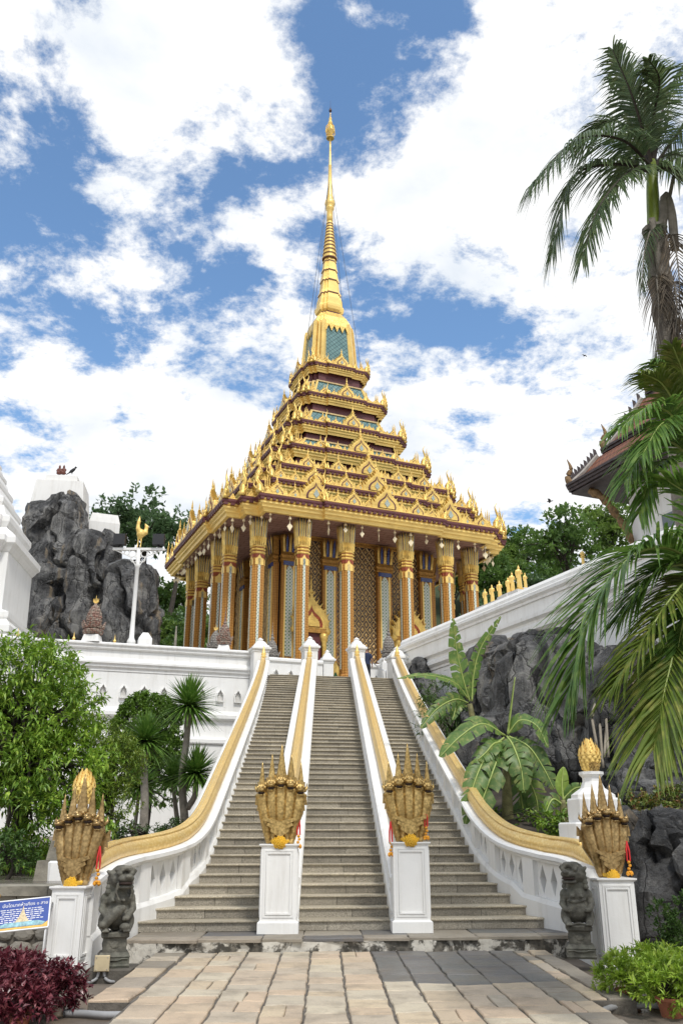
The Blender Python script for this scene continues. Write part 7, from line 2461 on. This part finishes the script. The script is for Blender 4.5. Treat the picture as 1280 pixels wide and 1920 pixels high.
for i, (pts, LL, n, m, tw) in enumerate((
        ([(4.11, 9.10, 4.04), (3.75, 8.90, 4.48), (3.21, 8.70, 4.39), (2.67, 8.50, 3.79), (2.33, 8.40, 2.96)], 0.85, 60, 'palm', 0),
        ([(4.10, 9.10, 3.98), (3.73, 8.80, 3.85), (3.27, 8.40, 3.06), (2.99, 8.20, 2.40)], 0.72, 56, 'palm_y', 0),
        ([(4.11, 9.10, 4.07), (3.88, 9.00, 4.36), (3.49, 8.90, 4.24), (3.06, 8.80, 3.79)], 0.6, 40, 'palm', 0),
        ([(4.11, 9.10, 4.04), (3.77, 8.70, 3.99), (3.48, 8.50, 3.45), (3.29, 8.40, 2.81)], 0.55, 44, 'palm', 0),
        ([(4.10, 9.10, 4.01), (3.88, 8.90, 4.19), (3.50, 8.60, 3.91), (3.04, 8.40, 3.37), (2.71, 8.30, 2.95)], 0.55, 44, 'palm_y', 0),
        ([(4.12, 9.10, 4.10), (4.14, 9.10, 4.70), (4.09, 9.10, 5.14), (3.78, 9.00, 5.35)], 0.6, 36, 'palm', 0),
        ([(4.14, 9.10, 4.10), (4.42, 9.00, 4.49), (4.81, 9.00, 4.37)], 0.6, 30, 'palm', 0))):
    frond(p3, pts, LL * 1.08, int(n * 1.45), m, 0.046, 0.38, 0.4, 'midrib', tw, r0=0.024)


# ---- pots, shrubs and flower bed in the foreground
def pot_mesh(r, h, m):
    return MB().lathe([(r * 0.72, 0), (r * 0.98, h * 0.82), (r * 1.08, h * 0.83), (r * 1.08, h), (r * 0.95, h), (r * 0.9, h * 0.86)], 18).mesh('pot', m, smooth=False)


def potted(lab, loc, r, h, pm_, lm, blob, sprays, per, L, W, spread, droop=0.1):
    t = thing('potted_plant', lab, 'potted plant', loc)
    inst('pot', smooth_by_angle(pot_mesh(r, h, pm_)), t)
    MB().lathe([(0.0, 0), (r * 0.92, 0.0)], 16, (0, 0, h * 0.9)).obj('soil', M['soil'], t)
    mb, tips = crown(blob, sprays, per, L, W, spread, droop, False, 0.4)
    mb.obj('foliage', lm, t)
    limbs((0, 0, h * 0.85), (0, 0, h * 0.85 + 0.12), tips, 0.014, 3, 0).obj('stems', M['bark_dark'], t)
    return t


for i, (x_, y_, s, lb) in enumerate(((-2.86, 10.72, 0.85, 'maroon-leaved plant in a grey pot, nearest the paving'), (-3.12, 10.4, 0.9, 'maroon-leaved plant in a terracotta pot, second from the paving'), (-3.3, 11.05, 0.98, 'tall maroon-leaved plant in front of the left pedestal'),
                                  (-3.5, 10.5, 0.95, 'maroon-leaved plant at the left edge, nearest the camera'), (-3.75, 11.2, 1.0, 'maroon-leaved plant at the left edge below the sign'), (-3.0, 9.95, 0.75, 'low maroon-leaved plant at the bottom left corner'))):
    potted(lb, (x_, y_, -0.15), 0.14 * s, 0.17 * s, M['pot_grey'] if i == 0 else M['pot'], M['leaf_red'], [((0, 0, 0.34 * s), (0.28 * s, 0.28 * s, 0.17 * s)), ((0.05, -0.06, 0.22 * s), (0.29 * s, 0.27 * s, 0.13 * s)), ((-0.03, 0.02, 0.42 * s), (0.18 * s, 0.2 * s, 0.1 * s))], 105, 13, 0.085, 0.036, 0.1)
for i, (x_, y_, s, lb) in enumerate(((3.42, 11.05, 1.0, 'bright green plant in a terracotta pot nearest the paving'), (3.66, 10.45, 1.05, 'bright green plant in a terracotta pot at the bottom right corner'), (3.85, 11.35, 1.1, 'bright green potted plant in front of the clipped shrub'), (4.0, 10.7, 1.1, 'bright green potted plant at the right edge'))):
    potted(lb, (x_, y_, -0.15), 0.14 * s, 0.18 * s, M['pot'], M['leaf_bright'], [((0, 0, 0.34 * s), (0.27 * s, 0.27 * s, 0.16 * s)), ((-0.05, -0.05, 0.25 * s), (0.29 * s, 0.27 * s, 0.13 * s))], 135, 13, 0.085, 0.028, 0.09, 0.0)
tp = thing('clipped_shrub', 'dark clipped shrub with knobbly arms before the rocks at the right edge', 'shrub', (4.5, 12.9, -0.15))
mb, tips = crown([(Vector(p) - tp.location, r) for p, r in (((4.51, 12.90, 0.64), (0.13, 0.13, 0.13)), ((4.59, 12.90, 0.48), (0.13, 0.13, 0.13)), ((4.65, 12.90, 0.33), (0.15, 0.15, 0.15)), ((4.86, 12.90, 0.67), (0.12, 0.14, 0.2)), ((4.74, 12.80, 0.29), (0.2, 0.2, 0.14)), ((4.56, 12.70, 0.18), (0.15, 0.16, 0.1)))], 230, 11, 0.05, 0.03, 0.07, 0.0, False, 0.8)
mb.obj('foliage', M['leaf_dark'], tp)
limbs((0, 0, 0), (0.05, 0, 0.4), tips, 0.03, 14, 0).obj('stems', M['bark_dark'], tp)
tree('broad_leaf_shrub', 'low glossy-leaved shrub under the clipped shrub at the right', (4.35, 12.4, -0.15), (4.35, 12.4, 0.1), [((4.34, 12.20, 0.10), (0.25, 0.2, 0.14)), ((4.43, 12.00, 0.02), (0.2, 0.2, 0.14))], 50, 10, 0.13, 0.05, 0.12, M['leaf_tree'], M['bark_dark'], 0.02, 'shrub')
tree('croton_bed', 'bed of green, yellow and red croton leaves above the right rocks', (6.06, 16.80, 1.92), (6.07, 16.80, 2.06),
     [((5.81, 17.00, 2.18), (0.35, 0.35, 0.16)), ((6.24, 17.20, 2.21), (0.35, 0.35, 0.2)), ((6.64, 17.20, 2.26), (0.4, 0.35, 0.22)), ((5.89, 16.70, 2.01), (0.4, 0.3, 0.14)), ((6.32, 16.70, 2.01), (0.4, 0.3, 0.14))], 190, 12, 0.08, 0.045, 0.12, M['leaf_mixed'], M['bark_dark'], 0.02, 'flower bed')
rt_ = thing('hanging_roots', 'pale aerial roots trailing down the boulder behind the lotus post', 'roots', (6.56, 21.50, 3.13))
for k, pts in enumerate(([(6.85, 22.20, 5.52), (6.83, 21.90, 4.81), (6.65, 21.70, 4.14), (6.56, 21.50, 3.13)], [(7.13, 22.20, 5.59), (6.89, 21.90, 4.94), (6.82, 21.70, 4.27), (6.61, 21.50, 3.37)], [(6.80, 21.90, 4.94), (6.49, 21.70, 4.39), (6.49, 21.60, 3.63)], [(7.13, 22.00, 5.22), (6.84, 21.70, 4.52), (6.71, 21.50, 3.37)])):
    MB().tube(spline([Vector(p) - rt_.location for p in pts], 5), 0.035, 6).obj('root', plain('pale_root', (0.32, 0.28, 0.22), 0.8) if k == 0 else bpy.data.materials['pale_root'], rt_, smooth=True)

# ================================================================ HALL WITH ORANGE ROOF (right)
hall = thing('temple_hall', 'white hall with tiered orange-tile roof and dark eaves at the right edge', 'hall', (10.85, 28.9, ZTOP), R(-68))


def mat_rooftile():
    t = NT('orange_roof_tile')
    br = t.node('ShaderNodeTexBrick', {'Vector': t.src, 'Color1': (0.27, 0.10, 0.048, 1), 'Color2': (0.21, 0.08, 0.04, 1), 'Mortar': (0.10, 0.035, 0.02, 1), 'Scale': 1.0, 'Mortar Size': 0.02, 'Brick Width': 0.2, 'Row Height': 0.16})
    c = t.mix(t.rng(t.noise(2, 5), 0.4, 0.7, 0, 0.5), br.outputs[0], (0.2, 0.09, 0.05))
    t.set(c, 0.6).bump(br.outputs['Fac'], -0.6, 0.03)
    return t.m


M['rooftile'] = mat_rooftile()
M['eave'] = plain('dark_weathered_eave', (0.06, 0.045, 0.045), 0.6, 0, 0.35, 5, 0.3)
M['eave_light'] = plain('pale_verge', (0.4, 0.37, 0.33), 0.7, 0, 0.2, 5)
M['bracket'] = plain('faded_gilt_bracket', (0.20, 0.12, 0.05), 0.6, 0.2, 0.5, 9, 0.5, 30)
M['window'] = plain('grey_window_glass', (0.12, 0.15, 0.17), 0.15)
# local frame: +x runs towards the camera along the wall, +y to the right and away; the far left corner is the origin
MB().box(0.0, 16, 0.0, 9, 0, 5.2).obj('wall', M['white'], hall)
MB().box(-0.12, 0.5, -0.12, 0.5, -0.02, 5.15).obj('corner_pilaster', M['white'], hall)
for k in range(4):
    wx = 1.2 + 2.2 * k
    w_ = inst('window', MB().box(wx, wx + 1.3, -0.05, 0.02, 1.2, 3.6).mesh('window', M['white_old']), hall)
    for (a, b) in ((0.08, 0.6), (0.7, 1.22)):
        MB().box(wx + a, wx + b, -0.075, -0.045, 2.5, 3.5).obj('pane', M['window'], w_)
        MB().box(wx + a, wx + b, -0.09, -0.045, 1.3, 2.4).obj('shutter', M['white'], w_)
        for z_ in (1.4, 1.95):
            MB().box(wx + a + 0.08, wx + b - 0.08, -0.105, -0.088, z_, z_ + 0.4).obj('shutter_panel', M['white_old'], w_)
OV = 1.55
e0 = 5.05


def roof_tier(x0, y0, z0, rise, inset, depth_y=9.6, length=18):
    """hipped skirt of roof: eave rectangle corner (x0, y0), rising inwards"""
    nm = MB()
    a = [(x0, y0, z0), (x0 + length, y0, z0), (x0 + length, y0 + depth_y, z0), (x0, y0 + depth_y, z0)]
    b = [(x0 + inset, y0 + inset, z0 + rise), (x0 + length - inset, y0 + inset, z0 + rise), (x0 + length - inset, y0 + depth_y - inset, z0 + rise), (x0 + inset, y0 + depth_y - inset, z0 + rise)]
    mid_ = [tuple(Vector(p).lerp(Vector(q), 0.5) - Vector((0, 0, 0.12 * rise))) for p, q in zip(a, b)]
    nm.loft([a, mid_, b], False, True)
    o = nm.obj('roof_slope', M['rooftile'], hall)
    for (i, j) in ((0, 1), (3, 0)):
        p, q = Vector(a[i]), Vector(a[j])
        e = (q - p).normalized()
        n2 = Vector((e.y, -e.x, 0))
        fb_ = MB()
        for (d0, d1, za, zb_) in ((0.02, -0.25, -0.26, -0.16), (0.08, -0.25, -0.155, -0.06), (0.14, -0.3, -0.055, 0.03)):
            fb_.hexa([p + n2 * d1 + Vector((0, 0, za)), q + n2 * d1 + Vector((0, 0, za)), q + n2 * d0 + Vector((0, 0, za)), p + n2 * d0 + Vector((0, 0, za)),
                      p + n2 * d1 + Vector((0, 0, zb_)), q + n2 * d1 + Vector((0, 0, zb_)), q + n2 * d0 + Vector((0, 0, zb_)), p + n2 * d0 + Vector((0, 0, zb_))])
        fb_.obj('fascia', M['eave'], o)
    hb_ = MB()
    hb_.tube([Vector(a[0]) + Vector((0.05, 0.05, 0.06)), Vector(mid_[0]) + Vector((0, 0, 0.08)), Vector(b[0]) + Vector((0, 0, 0.06))], 0.09, 6)
    hb_.obj('hip_verge', M['eave_light'], o)
    for k in range(9):                        # teeth on the hip
        u = (k + 0.6) / 9.2
        p = Vector(a[0]).lerp(Vector(b[0]), u) - Vector((0, 0, 0.12 * rise * 2 * min(u, 1 - u)))
        MB().prism([(-0.07, 0), (0.09, 0), (0.03, 0.26), (-0.08, 0.34)], 0.07, Matrix.Translation(p + Vector((0, 0, 0.1))) @ Matrix.Rotation(R(45), 4, 'Z')).obj('ridge_tooth', M['eave'], o)
    MB().tube(spline([Vector(a[0]) + Vector((0.05, 0.05, 0.02)), Vector(a[0]) + Vector((0.0, 0.0, 0.35)), Vector(a[0]) + Vector((0.1, 0.1, 0.65)), Vector(a[0]) + Vector((0.02, 0.02, 1.05))], 4), [0.14, 0.13, 0.13, 0.12, 0.11, 0.1, 0.1, 0.09, 0.08, 0.06, 0.05, 0.03, 0.01], 6).obj('corner_horn', M['bracket'], o, smooth=True)
    return o


roof_tier(-OV, -OV, e0 + 0.35, 0.95, 0.8, 9 + 2 * OV, 16 + 2 * OV)
roof_tier(-OV + 0.95, -OV + 0.95, e0 + 1.55, 1.75, 1.1, 7 + 2 * OV, 14 + 2 * OV)
roof_tier(-OV + 2.2, -OV + 2.2, e0 + 3.5, 4.6, 1.9, 4.6 + 2 * OV, 11.6 + 2 * OV)
for (i0, z_a, z_b) in ((0.72, 1.0, 1.3), (2.0, 3.0, 3.3)):
    MB().box(-OV + i0 + 0.2, 15, -OV + i0 + 0.2, 8, e0 + z_a, e0 + z_b).obj('tier_wall', M['eave'], hall)
MB().box(-OV + 0.05, 16 + OV, -OV + 0.05, 9 + OV, e0 + 0.0, e0 + 0.06).obj('soffit', M['eave'], hall)
for (x_, y_) in ((0.0, -0.12), (4.5, -0.12)):
    MB().tube(spline([(x_, y_, 2.0), (x_ - 0.02, y_ - 0.08, 2.6), (x_ - 0.1, y_ - 0.25, 3.3), (x_ - 0.3, y_ - 0.5, 4.0), (x_ - 0.45, y_ - 0.85, 4.6), (x_ - 0.8, y_ - 1.1, 5.0)], 5), [0.05 + 0.07 * math.sin(i * 0.9) ** 2 + 0.07 * i / 25 for i in range(26)], 7).obj('eave_bracket', M['bracket'], hall, smooth=True)

# ================================================================ HILLSIDE BEHIND
M['hillfloor'] = plain('forest_floor', (0.035, 0.05, 0.02), 0.95, 0, 0.4, 0.3)


def hill_z(x_, y_):
    ridge = 29 + 4.5 * math.sin(x_ * 0.05 + 0.8) + 3 * math.sin(x_ * 0.12) - max(0, x_ - 25) * 0.02
    f = min(1, max(0, (y_ - 74) / 46))
    return ZTOP - 0.5 + (ridge - ZTOP) * (f * f * (3 - 2 * f))


hm = MB()
nx, ny = 60, 14
vs_, fs_ = [], []
for j in range(ny + 1):
    for i in range(nx + 1):
        x_, y_ = -150 + 320 * i / nx, 72 + 78 * j / ny
        vs_.append((x_, y_, hill_z(x_, y_) + rng.uniform(-0.4, 0.4)))
for j in range(ny):
    for i in range(nx):
        a = j * (nx + 1) + i
        fs_.append((a, a + 1, a + nx + 2, a + nx + 1))
hm.add(vs_, fs_)
tag(hm.obj('hill', M['hillfloor'], smooth=True), kind='structure')


def far_tree(kind):
    """unit-ish tree 8 m high: crown mesh + trunk mesh"""
    blobs = []
    n = 10
    for k in range(n):
        a = 2 * math.pi * k / n + rng.uniform(-0.3, 0.3)
        rr = rng.uniform(1.0, 2.3)
        blobs.append(((rr * math.cos(a), rr * math.sin(a), rng.uniform(3.6, 6.4)), (rng.uniform(0.9, 1.5), rng.uniform(0.9, 1.5), rng.uniform(0.7, 1.1))))
    blobs += [((0, 0, 6.8), (1.3, 1.3, 0.9)), ((0, 0, 5), (1.6, 1.6, 1.4))]
    if kind == 2:                            # airy crown
        blobs = [(c, (r[0] * 0.85, r[1] * 0.85, r[2] * 0.5)) for c, r in blobs]
    mb, tips = crown(blobs, 330 if kind != 2 else 230, 10, 0.42, 0.24, 0.55, 0.15, True, 0.6)
    lm = limbs((0, 0, -1.5), (0.2, 0.1, 5.4), tips, 0.22, 16, 0.3)
    return mb.mesh('crown', M[('leaf_far', 'leaf_far2', 'leaf_far3')[kind]]), lm.mesh('trunk', M['bark_dark'])


KINDS_ = [far_tree(0), far_tree(0), far_tree(1), far_tree(2), far_tree(2)]


def put_tree(x_, y_, k, s, lab, grp, dz_=0.0):
    t = thing('forest_tree', lab, 'tree', (x_, y_, hill_z(x_, y_) - 0.3 + dz_), rng.uniform(0, 6.28), grp)
    inst('crown', KINDS_[k][0], t, sc=(s * rng.uniform(0.9, 1.1), s * rng.uniform(0.9, 1.1), s))
    inst('trunk', KINDS_[k][1], t, sc=s)


GL, GR = 'trees on the slope left of the temple', 'trees on the slope right of the temple'
LL_, LR_ = 'forest tree on the wooded slope between the tall rock and temple', 'forest tree on the wooded slope right of the temple'
for row, (yy, n, s) in enumerate(((75, 9, 0.7), (77, 9, 0.9), (82, 9, 1.0), (88, 10, 1.1), (95, 10, 1.1), (102, 10, 1.15), (110, 10, 1.2))):
    for i in range(n):
        a = -0.325 + 0.20 * (i + rng.uniform(0.1, 0.9)) / n
        if a > -0.14:
            continue
        put_tree(a * yy, yy + rng.uniform(-2, 2), rng.choice((0, 0, 1, 2, 2, 3)), s * rng.uniform(0.8, 1.15), LL_, GL)
for row, (yy, n, s) in enumerate(((78, 10, 0.85), (85, 10, 0.95), (92, 10, 1.0), (100, 11, 1.1), (110, 11, 1.2))):
    for i in range(n):
        a = 0.145 + 0.22 * (i + rng.uniform(0.1, 0.9)) / n
        put_tree(a * yy, yy + rng.uniform(-2, 2), rng.choice((0, 0, 1, 1, 2, 3)), s * rng.uniform(0.75, 1.1), LR_, GR)
for (p, k, s, lb) in (((-25.73, 98.00, 31.49), 3, 1.5, 'airy tree rising above the small white block on the rock'), ((-22.05, 100.00, 32.13), 4, 1.75, 'tall airy tree on the skyline behind the golden swan'), ((-18.03, 100.00, 31.16), 3, 1.45, 'airy tree on the skyline next to the left temple eave'),
                      ((24.01, 84.00, 25.27), 0, 1.35, 'broad dark tree on the skyline below the orange roof'), ((30.08, 88.00, 28.15), 2, 1.3, 'paler tree on the skyline against the white hall')):
    t = thing('skyline_tree', lb, 'tree', (p[0], p[1], p[2] - 2.5 * s), rng.uniform(0, 6))
    inst('crown', KINDS_[k][0], t, sc=s)
    inst('trunk', KINDS_[k][1], t, sc=s)
